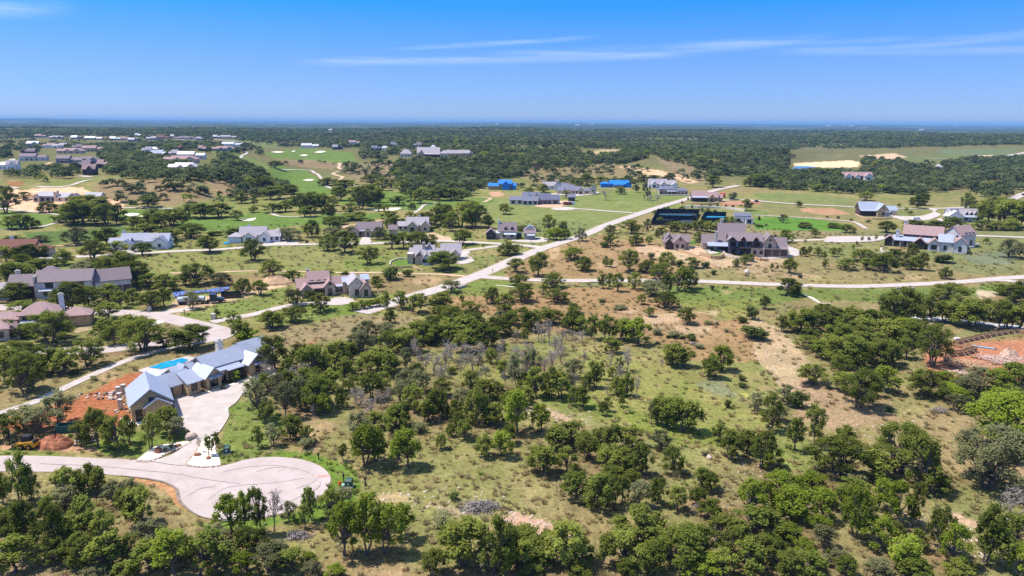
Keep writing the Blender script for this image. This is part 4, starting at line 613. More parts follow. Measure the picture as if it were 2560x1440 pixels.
# the cul-de-sac and its drive
sheet('cul_de_sac', [(-90,1178),(-90,1138),(0,1140),(80,1140),(150,1142),(250,1146),(330,1150),(370,1153),(470,1163),(552,1166),(600,1153),(640,1145),(690,1143),(740,1147),(780,1157),(810,1172),(825,1190),(826,1203),(818,1225),(800,1242),(770,1256),(730,1275),(690,1288),(650,1297),(600,1302),(560,1302),(520,1297),(490,1287),(465,1270),(450,1255),(445,1240),(443,1228),(436,1219),(420,1210),(390,1201),(350,1195),(300,1190),(240,1186),(150,1181),(80,1180),(0,1179)], ROADM, grid=2.0)
RUST = paved('rust_stain', (0.50, 0.26, 0.19), (0.56, 0.34, 0.27), 0.6)
sheet('rust_stain', [(782,1192),(800,1189),(822,1187),(824,1190),(804,1194),(785,1195)], RUST, lift=0.055, grid=0.8)
TYRE = paved('tyre_mark', (0.395, 0.32, 0.30), (0.475, 0.395, 0.368), 0.5); EDGE = paved('worn_edge', (0.16, 0.12, 0.10), (0.30, 0.23, 0.19), 0.8)
for pts in ([(520,1250),(560,1222),(620,1212),(690,1206),(760,1196)], [(640,1180),(700,1168),(760,1178),(790,1192),(780,1206),(740,1222)], [(560,1180),(620,1168),(690,1164),(745,1172)], [(470,1240),(500,1222),(540,1216)], [(330,1172),(420,1182),(500,1196),(600,1210)], [(100,1160),(250,1166),(360,1176),(460,1186)], [(690,1270),(740,1246),(790,1222),(800,1205)]):
    ribbon('tyre_mark', pts, [.1, .35, .2, .4, .12], TYRE, lift=.06, step=.5, wob=.6)
ribbon('worn_edge', [(300,1190),(350,1195.5),(390,1201.5),(420,1210.5),(436,1219.5),(443,1228),(445,1240),(450,1255),(465,1270),(490,1287),(520,1297),(560,1302.5)], [.1, .3, .45, .3, .2], EDGE, lift=.055, step=.6, wob=.5)
sheet('driveway', [(378,1154),(430,1138),(472,1108),(487,1098),(480,1086),(468,1074),(446,1068),(438,1040),(436,1003),(447,985),(500,986),(560,968),(630,945),(665,930),(690,925),(690,938),(664,947),(640,962),(610,985),(588,1010),(571,1022),(573,1040),(562,1062),(547,1083),(535,1097),(500,1122),(468,1164)], CONC, lift=0.075, grid=2.0)
sheet('driveway', [(300,1045),(345,1052),(400,1058),(440,1060),(448,1068),(400,1066),(340,1064),(305,1062)], GRAVEL, lift=0.06, grid=1.5)
sheet('gravel_bed', [(342,1151),(365,1133),(390,1117),(430,1110),(462,1105),(474,1107),(450,1120),(425,1130),(395,1145),(374,1153)], GRAVEL, lift=0.11, grid=1.2)
sheet('gravel_bed', [(498,1104),(515,1098),(532,1097),(538,1110),(541,1125),(551,1163),(520,1167),(490,1167),(467,1161),(478,1145),(489,1131)], GRAVEL, lift=0.12, grid=1.2)
sheet('gravel_bed', [(500,985),(560,966),(640,938),(672,920),(676,926),(640,946),(590,962),(560,972),(520,983)], GRAVEL, lift=0.13, grid=1.2)
ribbon('footpath', [(-90,1066),(0,1035),(22,1026),(85,1006),(145,978),(225,941),(300,908),(375,883),(450,866),(533,851),(575,838)], 2.4, CONC)
ribbon('road', [(-60,765),(0,769),(50,770),(140,772),(237,779),(300,782),(375,788),(425,797),(487,812),(537,824),(570,834)], 6.2, ROADM)
ribbon('road', [(-60,878),(0,878),(95,879),(250,876),(300,870),(375,860),(430,855),(475,844),(520,835),(565,822)], 5.6, ROADM)
sheet('road', [(470,808),(530,818),(583,826),(588,836),(565,848),(530,852),(470,852),(500,835)], ROADM, grid=2.5)
ribbon('drive', [(530,806),(575,797),(640,785),(690,772),(727,764),(765,760),(812,757)], 3.4, CONC)
sheet('driveway', [(800,757),(830,746),(860,743),(884,750),(882,757),(852,763),(823,763),(807,762)], CONC, grid=2.5)
ribbon('drive', [(375,792),(420,780),(450,776),(480,770)], 5.0, PALE)
sheet('gravel_bed', [(352,808),(380,800),(420,796),(412,806),(370,814)], GRAVEL, grid=2)
ribbon('road', [(900,782),(955,766),(1010,748),(1065,732),(1115,717),(1165,700),(1215,681),(1285,650),(1350,624),(1405,606),(1455,590),(1517,563),(1592,537),(1655,516),(1730,494),(1792,475),(1847,464)], 6.4, CONC, lift=0.05)
ribbon('road', [(1205,692),(1225,694),(1265,697),(1327,700),(1415,702),(1492,702),(1600,702),(1730,703),(1830,707),(1920,711),(2007,714),(2090,716),(2170,716),(2295,711),(2420,704),(2495,697),(2560,693),(2680,684)], 4.8, CONC)
ribbon('road', [(2470,699),(2515,702),(2560,707),(2680,716)], 4.2, CONC)
ribbon('lane', [(-60,664),(0,660),(60,657),(175,643),(207,642),(312,636),(362,633),(450,628),(550,624),(622,618),(675,613),(740,612),(800,611),(890,611),(960,608),(1090,603),(1152,605),(1215,608),(1280,612),(1330,616),(1362,621)], 4.6, PALE)
ribbon('lane', [(1260,614),(1210,620),(1160,627)], 3.6, PALE)
sheet('driveway', [(1140,627),(1175,629),(1165,640),(1168,646),(1185,648),(1182,655),(1155,661),(1135,656),(1150,642)], PALE, grid=3)
sheet('driveway', [(905,594),(922,594),(928,606),(900,610)], PALE, grid=3)
sheet('driveway', [(640,603),(700,598),(740,603),(740,611),(660,612)], PALE, grid=3)
sheet('driveway', [(1318,595),(1350,593),(1370,598),(1366,604),(1345,607),(1305,606),(1282,604),(1282,600),(1310,601)], PALE, grid=3)
sheet('driveway', [(1065,600),(1115,592),(1130,600),(1110,605),(1070,606)], TRACK, grid=3)
sheet('yard', [(1060,590),(1080,582),(1105,590),(1120,596),(1080,600)], TRACK, grid=3)
sheet('driveway', [(300,628),(335,618),(345,628),(330,640)], PALE, grid=3)
sheet('driveway', [(212,730),(240,712),(262,712),(268,728),(245,745),(225,752)], PALE, grid=3)
sheet('driveway', [(100,640),(140,630),(140,650),(100,655)], PALE, grid=3)
ribbon('drive', [(180,830),(215,822),(250,816),(280,812)], 4.0, GRAVEL)
ribbon('road', [(1600,535),(1592,533),(1530,529),(1470,524),(1430,522),(1400,521)], 4.2, PALE)
sheet('turning_circle', [(1376,522),(1400,518),(1430,519),(1440,523),(1420,526),(1390,526)], PALE, grid=4)
sheet('yard', [(1335,515),(1360,508),(1395,503),(1420,503),(1410,512),(1400,520),(1380,520),(1350,519)], TRACK, grid=4)
sheet('driveway', [(1365,487),(1400,483),(1440,485),(1490,480),(1495,484),(1470,488),(1430,491),(1380,490)], PALE, grid=4)
ribbon('lane', [(1800,502),(1830,500),(1855,499),(1920,505),(1995,511),(2060,514),(2120,517),(2160,520),(2237,521),(2320,522),(2365,521),(2407,519),(2450,516)], 4.6, PALE)
ribbon('road', [(2480,512),(2507,507),(2535,496),(2560,486),(2620,468)], 7.0, CONC)
sheet('turning_circle', [(2318,522),(2344,524),(2338,530),(2352,537),(2335,546),(2310,552),(2257,551),(2235,545),(2190,540),(2215,536),(2255,541),(2295,541),(2320,536),(2333,529)], PALE, grid=4)
sheet('driveway', [(2340,548),(2375,545),(2395,555),(2398,572),(2385,574),(2365,562)], PALE, grid=4)
ribbon('lane', [(1962,602),(2010,601),(2070,599),(2140,596),(2220,592),(2335,589),(2445,590),(2560,594),(2700,600)], 4.4, PALE)
sheet('driveway', [(2068,592),(2145,591),(2205,592),(2222,594),(2205,600),(2170,605),(2070,606),(2062,600)], CONC, grid=3)
sheet('driveway', [(1958,612),(1990,622),(2003,632),(1995,640),(1957,646),(1920,648),(1900,642),(1950,640),(1975,632),(1962,622)], CONC, grid=3)
ribbon('golf_path', [(1885,538),(1920,540),(1995,544),(2070,549),(2132,555),(2152,564),(2166,572)], 2.6, CONC)
ribbon('dirt_track', [(425,683),(470,684),(512,685),(570,680),(640,678),(740,679),(815,682),(957,682),(1002,684),(1090,686),(1150,690),(1185,694)], 2.3, TRACK, wob=.3)
ribbon('dirt_track', [(60,688),(125,685),(205,683),(240,680)], 2.6, TRACK)
ribbon('dirt_track', [(60,625),(97,619),(172,614),(245,607)], 2.4, TRACK)
ribbon('dirt_track', [(435,598),(480,595),(515,593)], 2.4, TRACK)
ribbon('golf_path', [(-40,575),(0,575),(50,572),(95,569),(132,560),(162,553)], 2.8, PALE)
ribbon('golf_path', [(-30,521),(0,522),(22,524),(60,529),(107,532),(150,538)], 2.8, PALE)
ribbon('golf_path', [(235,522),(315,520),(380,521),(450,522)], 2.6, PALE)
ribbon('golf_path', [(677,532),(690,539),(710,542),(745,542),(790,541)], 2.6, PALE)
ribbon('dirt_track', [(852,572),(870,564),(900,560),(955,551)], 3.0, TRACK)
ribbon('golf_path', [(1035,533),(1050,523),(1062,512),(1090,507)], 2.2, PALE)
ribbon('golf_path', [(1210,506),(1222,500),(1226,496),(1200,493)], 3.0, TRACK)
ribbon('golf_path', [(847,408),(850,413),(846,419),(853,426),(840,431),(832,435),(845,440),(857,443),(850,449),(840,455)], 4.0, TRACK)
ribbon('golf_path', [(700,424),(745,425),(778,427),(783,431),(795,437),(800,443),(805,448)], 3.0, PALE)
ribbon('golf_path', [(796,456),(808,462),(820,468),(832,473)], 3.4, PALE)
ribbon('golf_path', [(583,403),(600,397),(605,390),(617,384),(612,379),(600,377)], 4.0, PALE)
ribbon('road', [(440,350),(480,351),(520,348),(560,352),(630,360)], 5.0, PALE)
ribbon('road', [(40,472),(0,467),(-30,466)], 6.0, PALE)
ribbon('drive', [(92,467),(140,468),(180,463),(215,452),(232,450)], 3.6, PALE)
ribbon('drive', [(98,417),(120,420),(150,423)], 4.0, PALE); ribbon('drive', [(10,412),(22,404),(34,398)], 6.0, PALE)
ribbon('drive', [(115,412),(128,407),(145,406)], 4.0, TRACK); ribbon('drive', [(200,440),(215,442),(230,443)], 5.0, PALE)
for pts in ([(676,381),(695,379),(711,381),(695,383)], [(785,382),(800,378),(815,380),(800,383)], [(748,389),(760,387),(770,389),(760,391)], [(756,451),(772,448),(786,450),(772,453)],
            [(308,537),(330,533),(349,536),(330,542)], [(330,543),(352,540),(378,536),(372,543),(350,546)], [(925,525),(960,521),(1002,520),(990,526),(955,529)], [(882,462),(893,461),(898,464),(888,466)],
            [(595,549),(620,548),(640,545),(632,552),(610,553)], [(730,378),(740,378),(732,381)]):
    sheet('bunker', pts, SAND, grid=3)
ribbon('footpath', [(700,1000)]*0 + [(2280,795),(2320,797),(2380,800),(2440,806),(2500,815),(2560,820)], 4.5, BLUEGRAV, wob=.2)
ribbon('dirt_track', [(1560,330),(1600,326)], 6, TRACK)
ribbon('road', [(2310,396),(2390,400),(2420,404),(2470,409)], 8, PALE); ribbon('road', [(2436,393),(2500,392),(2590,376)], 9, PALE)
ribbon('lane', [(2180,446),(2220,443),(2260,440),(2300,437),(2390,432)], 4, PALE)
sheet('red_pad', [(1800,507),(1850,503),(1900,502),(1895,509),(1830,513)], paved('red_clay', (0.36, 0.16, 0.10), (0.46, 0.24, 0.16), 0.2), grid=4)
WATER, t, b = bsdf('pond_water'); b.inputs['Base Color'].default_value = (0.05, 0.16, 0.26, 1); b.inputs['Roughness'].default_value = 0.12; b.inputs['Specular IOR Level'].default_value = 0.5
sheet('pond', [(1978,430),(1988,418),(2018,417),(2050,422),(2022,427),(2000,431)], WATER, lift=0.4, grid=8)
BUILD_KEEP = []
# ------------------------------------------------------------------ houses
ROSE = plain('rose_shingles', (0.36, 0.235, 0.222), 0.85, scale=2.2, var=0.16)
MAUVE = plain('mauve_shingles', (0.235, 0.180, 0.188), 0.85, scale=2.2, var=0.16)
LILAC = plain('lilac_shingles', (0.385, 0.342, 0.362), 0.8, scale=2.2, var=0.14)
SLATE = plain('slate_metal', (0.155, 0.155, 0.215), 0.5, scale=1.0, var=0.12, spec=0.4)
STEEL = plain('blue_grey_metal', (0.345, 0.37, 0.455), 0.45, scale=0.7, var=0.06, spec=0.5)
RANCHR = plain('ranch_metal', (0.21, 0.225, 0.32), 0.55, scale=0.7, var=0.07, spec=0.35)
GALV = plain('bare_metal', (0.46, 0.49, 0.55), 0.45, scale=0.7, var=0.07, spec=0.5)
WMETAL = plain('white_metal', (0.52, 0.49, 0.51), 0.45, scale=0.7, var=0.06, spec=0.5)
BROWNR = plain('brown_shingles', (0.20, 0.085, 0.06), 0.85, scale=2.2, var=0.18)
TARP = plain('blue_tarp', (0.018, 0.19, 0.62), 0.6, scale=0.8, var=0.22)
STONE = coursed('tan_stone', (0.44, 0.30, 0.165), (0.51, 0.365, 0.215), (0.47, 0.345, 0.22), 0.7, 0.26)
PSTONE = coursed('pink_stone', (0.46, 0.34, 0.265), (0.56, 0.43, 0.35), (0.50, 0.40, 0.32))
LSTONE = coursed('pale_limestone', (0.58, 0.49, 0.40), (0.68, 0.59, 0.49), (0.60, 0.52, 0.43))
STUCCO = plain('lilac_white_stucco', (0.60, 0.55, 0.56), 0.9, scale=0.9, var=0.06)
WHITE = plain('white_wall', (0.70, 0.70, 0.74), 0.9, scale=0.9, var=0.05)
PALEB = plain('pale_blue_boards', (0.55, 0.64, 0.76), 0.8, scale=0.9, var=0.05)
DARKB = plain('charcoal_boards', (0.055, 0.055, 0.07), 0.8, scale=0.9, var=0.2)
GREYB = plain('grey_boards', (0.24, 0.24, 0.29), 0.8, scale=0.9, var=0.1)
BROWNB = plain('brown_boards', (0.095, 0.055, 0.045), 0.8, scale=0.9, var=0.2)
TIMBER = plain('dark_timber', (0.045, 0.032, 0.03), 0.8, scale=3, var=0.2)
RAWOSB = plain('raw_sheathing', (0.42, 0.24, 0.13), 0.85, scale=1.2, var=0.15)
FRAMEM = plain('dark_window_frame', (0.035, 0.033, 0.035), 0.5, scale=3, var=0.1)
PALEF = plain('pale_window_frame', (0.42, 0.38, 0.36), 0.6, scale=3, var=0.1)
GLASS, t, b = bsdf('window_glass'); b.inputs['Base Color'].default_value = (0.018, 0.022, 0.028, 1); b.inputs['Roughness'].default_value = 0.08; b.inputs['Specular IOR Level'].default_value = 0.5
GDOOR = plain('garage_door_wood', (0.10, 0.065, 0.05), 0.7, scale=2, var=0.2)
FASCIA = plain('dark_fascia', (0.07, 0.065, 0.075), 0.6, scale=2, var=0.1)
CAPM = plain('chimney_cap', (0.50, 0.46, 0.42), 0.8, scale=3, var=0.1)
_WC = {}
def win_mesh(w_, h_, kind):
    key = (round(w_, 2), round(h_, 2), kind)
    if key in _WC: return _WC[key]
    f = MB(); t_ = 0.10 if kind != 'garage' else 0.14
    for (cx, cz, dx, dz) in ((-w_ / 2, h_ / 2, t_, h_ + t_), (w_ / 2, h_ / 2, t_, h_ + t_), (0, h_, w_ - t_, t_), (0, 0, w_ - t_, t_)): f.box((cx, -0.03, cz), (dx, 0.12, dz))
    if kind == 'win' and w_ > 1.3: f.box((0, -0.03, h_ / 2), (0.07, 0.10, h_ - t_))
    p = MB()
    if kind == 'garage':
        n = 4
        for i in range(n): p.box((0, 0.01, (i + .5) * h_ / n), (w_ - t_, 0.05, h_ / n - 0.04))
    else: p.box((0, 0.005, h_ / 2), (w_ - t_, 0.03, h_ - t_))
    fm = f.mesh('frame'); fm.materials.append(FRAMEM); pm = p.mesh('pane'); pm.materials.append(GDOOR if kind == 'garage' else GLASS)
    _WC[key] = (fm, pm); return _WC[key]
class House:
    def __init__(s, name, label, px=None, py=None, yaw=0.0, cat='house', at_xyz=None, group=None, wall=STONE, roof=ROSE, lift=0.12):
        p = at(px, py) if at_xyz is None else at_xyz
        s.p = p; s.root = thing(name, label, cat, (p[0], p[1], p[2] + lift), R(yaw), group); s.wm = wall; s.rm = roof; s.slopes = []
        if px: BUILD_KEEP_H.append((px, py))
    def V(s, cx, cy, sx, sy, hw, hr, ax='x', roof='gable', wm=None, rm=None, win='', r=0.0, z0=0.0, ov=0.5, name='wall', fnd=1.5):
        wm = wm or s.wm; rm = rm or s.rm; hx, hy = sx / 2, sy / 2
        T = Matrix.Translation((cx, cy, z0)) @ Matrix.Rotation(R(r), 4, 'Z')
        zb = -fnd if z0 == 0 else 0.0
        w_ = MB(); q = MB(); th = 0.20
        if roof == 'gable':
            if ax == 'x':
                w_.prism([(-hy, zb), (hy, zb), (hy, hw), (0, hr), (-hy, hw)], -hx, hx, 'x')
                sl = (hr - hw) / hy; e = hy + ov; ze = hw - sl * ov
                for sg in (-1, 1): q.prism([(0, hr + 0.02), (sg * e, ze + 0.02), (sg * e, ze + th), (0, hr + th + 0.06)], -hx - ov, hx + ov, 'x')
            else:
                w_.prism([(-hx, zb), (hx, zb), (hx, hw), (0, hr), (-hx, hw)], -hy, hy, 'y')
                sl = (hr - hw) / hx; e = hx + ov; ze = hw - sl * ov
                for sg in (-1, 1): q.prism([(0, hr + 0.02), (sg * e, ze + 0.02), (sg * e, ze + th), (0, hr + th + 0.06)], -hy - ov, hy + ov, 'y')
        elif roof == 'hip':
            w_.box((0, 0, (hw + zb) / 2), (sx, sy, hw - zb))
            ex, ey = hx + ov, hy + ov; z1 = hw + 0.02; z2 = hw + th
            k = min(ex, ey); rx = max(ex - k, 0.02) if ex >= ey else 0.02; ry = max(ey - k, 0.02) if ey > ex else 0.02
            c = [(-ex, -ey), (ex, -ey), (ex, ey), (-ex, ey)]
            for i in range(4):
                a, b_ = c[i], c[(i + 1) % 4]; q.face([(a[0], a[1], z1), (b_[0], b_[1], z1), (b_[0], b_[1], z2), (a[0], a[1], z2)])
            q.face([(x, y, z1) for x, y in reversed(c)])
            if ex >= ey: A, B = (-rx, 0, hr), (rx, 0, hr); fs = [(c[0], c[1], B, A), (c[2], c[3], A, B), (c[1], c[2], B), (c[3], c[0], A)]
            else: A, B = (0, -ry, hr), (0, ry, hr); fs = [(c[1], c[2], B, A), (c[3], c[0], A, B), (c[0], c[1], A), (c[2], c[3], B)]
            for f in fs: q.face([(p[0], p[1], z2) if len(p) == 2 else p for p in f])
        elif roof == 'shed':     # low side faces front (-y)
            w_.prism([(-hy, zb), (hy, zb), (hy, hr), (-hy, hw)], -hx, hx, 'x')
            sl = (hr - hw) / sy
            q.prism([(-hy - ov, hw - sl * ov + 0.02), (hy, hr + 0.02), (hy, hr + th), (-hy - ov, hw - sl * ov + th)], -hx - ov * .6, hx + ov * .6, 'x')
        elif roof == 'flat':
            w_.box((0, 0, (hw + zb) / 2), (sx, sy, hw - zb)); q.box((0, 0, hw + 0.08), (sx + 0.3, sy + 0.3, 0.16))
        def put(mb, nm, mt):
            me = mb.mesh(nm); me.materials.append(mt); o = link(nm, me, s.root); o.matrix_local = T; return o
        put(w_, name, wm); ro = put(q, 'roof', rm)
        for it in win.split():
            side = it[0]; kind = {'g': 'garage', 'd': 'door', 's': 'small', 't': 'tall', 'p': 'picture'}.get(it[1], 'win'); body = it[1:] if kind == 'win' else it[2:]
            parts = body.split('@'); n = int(parts[0] or 1); zz = float(parts[1]) if len(parts) > 1 else None
            span = sx if side in 'fb' else sy
            W_, H_ = {'garage': (min(2.7, span / n - 0.5), 2.4), 'door': (1.2, 2.2), 'small': (0.7, 0.7), 'tall': (1.1, 2.0), 'picture': (min(2.2, span * .5), 1.9), 'win': (1.2, 1.4)}[kind]
            if zz is None: zz = {'garage': 0.05, 'door': 0.05, 'small': hw + 0.2, 'tall': 0.4, 'picture': 0.5, 'win': 0.9}[kind]
            for i in range(n):
                u = (i + .5) / n * span - span / 2
                ang, pos = {'f': (0, (u, -hy - 0.01)), 'b': (180, (-u, hy + 0.01)), 'l': (-90, (-hx - 0.01, u)), 'r': (90, (hx + 0.01, -u))}[side]
                fm, pm = win_mesh(W_, H_, 'garage' if kind == 'garage' else 'win')
                o = link({'garage': 'garage_door', 'door': 'door'}.get(kind, 'window'), fm, s.root)
                o.matrix_local = T @ Matrix.Translation((pos[0], pos[1], zz)) @ Matrix.Rotation(R(ang), 4, 'Z')
                link('panel' if kind == 'garage' else 'pane', pm, o)
        return ro
    def porch(s, x0, x1, y0, y1, z0, z1, n=4, rm=None, r=0.0, c=(0, 0), post=TIMBER):
        """a lean-to roof on posts, low side to the front"""
        T = Matrix.Translation((c[0], c[1], 0)) @ Matrix.Rotation(R(r), 4, 'Z')
        q = MB(); q.prism([(y0 - .3, z0), (y1, z1), (y1, z1 + .18), (y0 - .3, z0 + .18)], x0 - .3, x1 + .3, 'x')
        me = q.mesh('porch_roof'); me.materials.append(rm or s.rm); o = link('porch_roof', me, s.root); o.matrix_local = T
        for i in range(n):
            m_ = MB(); x = x0 + (x1 - x0) * i / max(1, n - 1); m_.box((x, y0, z0 / 2 - .3), (.24, .24, z0 + .6))
            me = m_.mesh('post'); me.materials.append(post); o = link('post', me, s.root); o.matrix_local = T
    def chim(s, x, y, h, w_=1.0, d_=0.8, m=None):
        m_ = MB(); m_.box((x, y, h / 2), (w_, d_, h)); o = m_.build('chimney', m or LSTONE, s.root)
        c = MB(); c.box((x, y, h + .09), (w_ + .25, d_ + .25, .18)); c.box((x, y, h + .33), (w_ * .6, d_ * .6, .3)); c.build('cap', CAPM, o)
    def part(s, mb, nm, mt): return mb.build(nm, mt, s.root)
BUILD_KEEP_H = []
# --- the tan stone house by the drive
h = House('tan_stone_house', 'long tan stone house with blue-grey metal roofs above the cul-de-sac', at_xyz=(-65.0, 140.0, 0.0), yaw=55, wall=STONE, roof=STEEL)
gx_, gy_ = -8.8, 2.0
h.V(gx_, gy_, 7.0, 10.9, 3.3, 5.9, 'y', win='fs1@3.6', r=-24.5, ov=.45)
h.V(gx_ + 1.1 * cos(R(-24.5)) + 5.9 * sin(R(-24.5)), gy_ + 1.1 * sin(R(-24.5)) - 5.9 * cos(R(-24.5)), 4.6, 1.0, 2.7, 4.1, 'y', r=-24.5, ov=.3)
_w = MB(); fm, pm = win_mesh(1.0, 2.1, 'win')
o = link('door', fm, h.root); o.matrix_local = Matrix.Translation((gx_ - 2.3 * cos(R(-24.5)) + 5.46 * sin(R(-24.5)), gy_ - 2.3 * sin(R(-24.5)) - 5.46 * cos(R(-24.5)), .1)) @ Matrix.Rotation(R(-24.5), 4, 'Z'); link('pane', pm, o)
h.V(-1.7, 6.6, 6.4, 4.8, 2.7, 4.4, 'x', win='ft2')
h.V(0.9, 4.1, 2.9, 3.6, 2.75, 4.3, 'x', 'shed', win='f1', ov=.45)
h.V(5.4, 4.9, 3.5, 5.4, 3.0, 4.5, 'y', win='fp1@0.5', ov=.55, rm=GALV)
q = MB(); q.prism([(1.15, 2.55), (2.25, 2.95), (2.25, 3.05), (1.15, 2.65)], 4.0, 6.9, 'x'); h.part(q, 'awning', STEEL)
h.V(10.3, 8.0, 9.0, 5.8, 3.9, 5.7, 'x', win='f3@1.0 ls1@4.0', ov=.6)
h.V(8.4, 4.6, 2.6, 2.4, 3.0, 3.5, 'x', 'shed', win='fd1')
h.porch(9.3, 12.8, 2.5, 5.1, 2.75, 3.4, 3, rm=STEEL)
h.V(16.2, 8.2, 3.4, 5.4, 3.9, 5.9, 'x', ov=.5)
h.V(16.2, 4.6, 4.3, 5.2, 3.1, 4.7, 'y', win='ft1@0.7', ov=.5, rm=GALV)
q = MB(); q.prism([(0.85, 2.75), (1.95, 3.1), (1.95, 3.2), (0.85, 2.85)], 14.9, 17.4, 'x'); h.part(q, 'awning', STEEL)
h.V(20.5, 10.2, 6.0, 6.2, 3.6, 5.6, 'x', win='f2', ov=.6)
h.V(-2.2, 10.6, 4.6, 3.6, 2.7, 4.2, 'y', 'gable', rm=GALV, ov=.5)
h.V(2.6, 9.4, 4.8, 4.6, 2.9, 4.3, 'x', win='b2', ov=.5)
h.V(2.2, 8.6, 1.5, 2.2, 4.0, 4.9, 'y', ov=.2, z0=0.0, fnd=0)
h.porch(6.2, 9.4, 11.0, 14.6, 2.9, 2.9, 2, rm=SLATE)
h.chim(13.2, 11.6, 6.9, 1.3, 1.0)
# pool behind it
sheet('pool_deck', [(344,927),(400,910),(469,891),(489,896),(470,906),(440,924),(400,938),(370,938)], CONC, lift=0.10, grid=1.5, smooth=False)
POOLW, t, b = bsdf('pool_water'); b.inputs['Base Color'].default_value = (0.012, 0.29, 0.50, 1); b.inputs['Roughness'].default_value = 0.06; b.inputs['Specular IOR Level'].default_value = 0.5
po = sheet('swimming_pool', [(371,920),(395,913.5),(398,911),(426,903),(428,904.5),(455,897),(472,901.5),(458,909),(440,916),(404,925)], POOLW, lift=0.16, grid=1.5, smooth=False)
# --- the rose-roofed stone house
h = House('rose_roofed_house', 'pink stone house with rose shingle roofs and white motor court', 826, 739, 20, wall=PSTONE, roof=ROSE)
h.V(-3.2, 6.4, 6.6, 6.0, 4.4, 6.9, 'x', wm=DARKB, win='f3@3.3'); h.V(-8.2, 5.6, 3.8, 6.0, 2.8, 5.0, 'x', win='l1')
h.V(-3.9, 2.2, 4.8, 2.6, 2.5, 3.5, 'x', 'shed', win='fp2', ov=.4); h.V(-7.4, 1.2, 3.6, 4.2, 2.5, 4.2, 'y', win='f1')
h.V(0, 2.4, 3.3, 5.2, 3.2, 5.0, 'y', win='fd1 fs1@3.5'); h.V(4.8, 5.0, 6.6, 5.0, 2.9, 5.2, 'x', win='f2'); h.V(3.1, 2.0, 3.2, 1.8, 2.5, 3.0, 'x', 'shed', rm=STEEL, win='f2@0.8', ov=.3)
h.V(8.0, -0.8, 4.6, 8.0, 4.3, 6.4, 'y', win='lg2@0.05 l3@2.9 ft1', r=0, rm=LILAC, wm=LSTONE); h.V(10.8, -2.6, 3.4, 7.4, 2.9, 4.9, 'y', win='ft1', rm=ROSE); h.V(11.6, 1.6, 2.4, 3.0, 4.6, 5.6, 'x', 'shed', rm=STEEL)
h.V(6.2, 2.0, 4.0, 3.0, 3.9, 5.0, 'x', 'shed', rm=STEEL, ov=.2); h.chim(-6.3, 7.4, 7.6, 1.1, .8)
# --- the lodge on the terraces
h = House('stone_lodge', 'large two-storey stone lodge with mauve roofs and timber balcony', 1865, 637, -9, wall=PSTONE, roof=MAUVE)
h.V(-5.2, 12.5, 11, 9, 6.4, 11.4, 'x', win='r1 rs1@7.4'); h.V(-13, 7.5, 9.5, 6.4, 3.9, 7.0, 'x', wm=PSTONE, win='lp1@0.3 f2'); h.porch(-15.6, -4.6, 0.8, 4.3, 3.0, 4.1, 6, rm=STEEL)
h.V(-10, 5.0, 11, 1.4, 3.4, 3.6, 'x', 'shed', wm=BROWNB, win='fp3', ov=0)
h.V(-0.6, 3.6, 13.4, 7.0, 6.0, 8.6, 'x', win='fp4@3.5 fp3@0.2', wm=GREYB); h.V(9.2, 3.4, 5.4, 8.6, 5.6, 8.7, 'y', win='f1@3.4 fs1@6.2'); h.V(13.2, 4.6, 6.4, 7.4, 3.2, 6.9, 'x', win='r1')
h.V(11.8, 0.0, 9.4, 2.6, 2.9, 3.4, 'x', 'shed', win='fg3', ov=.4, rm=MAUVE); h.V(4.2, -1.6, 5.2, 3.2, 2.9, 3.0, 'x', 'flat', win='f2')
b_ = MB(); b_.box((-0.6, -1.3, 3.02), (13.6, 2.7, .22)); h.part(b_, 'balcony', TIMBER)
b_ = MB(); b_.box((-0.6, -2.55, 4.05), (13.6, .08, .08)); [b_.box((-7.2 + i * .55, -2.55, 3.58), (.05, .05, .9)) for i in range(25)]; h.part(b_, 'railing', TIMBER)
for x in (-7.3, -5.2, -2.2, 1.0): b_ = MB(); b_.box((x, -2.5, 1.2), (.3, .3, 3.6)); h.part(b_, 'post', TIMBER)
h.V(-6.6, 0.4, 3.0, 4.2, 6.1, 7.7, 'y', wm=TIMBER, z0=0.0, ov=.35, fnd=0) if False else None
for x in (-6.4,): 
    b_ = MB(); [b_.prism([(0, 7.75), (sg * 1.9, 6.1), (sg * 1.9, 6.28), (0, 7.95)], -3.0, 1.5, 'y') for sg in (-1, 1)]
    o = b_.build('porch_gable', MAUVE, h.root, (x, 0, 0))
    for sx_ in (-1.5, 1.5): b_ = MB(); b_.box((x + sx_, -2.8, 2.6), (.26, .26, 7.0)); h.part(b_, 'post', TIMBER)
for x in (-1.6, 3.6): h.V(x, 0.9, 1.7, 2.6, 6.6, 7.6, 'y', wm=TIMBER, ov=.25, fnd=0, z0=0.001)
b_ = MB(); [b_.box((-2.6 + i * .28, -3.1, 2.9 - i * .27), (.3, 1.0, .12)) for i in range(11)]; h.part(b_, 'stair', TIMBER)
h.chim(-12.2, 4.6, 8.6, 1.1, .9); h.chim(-9.2, 13, 13.0, 1.2, 1.0)
h = House('guest_house', 'small stone guest house with mauve gables beside the lodge', 1692, 623, -6, wall=PSTONE, roof=MAUVE)
h.V(0, 4, 10.4, 6.4, 3.2, 5.6, 'x', win='rp1'); h.V(1.0, 0.4, 4.8, 5.0, 3.2, 5.7, 'y', win='f2 fs1@4.0'); h.V(-3.6, 1.4, 2.6, 4.6, 3.0, 4.5, 'y', wm=BROWNB, win='ft1'); h.V(-3.2, 5, 4, 6, 3.2, 6.2, 'y')
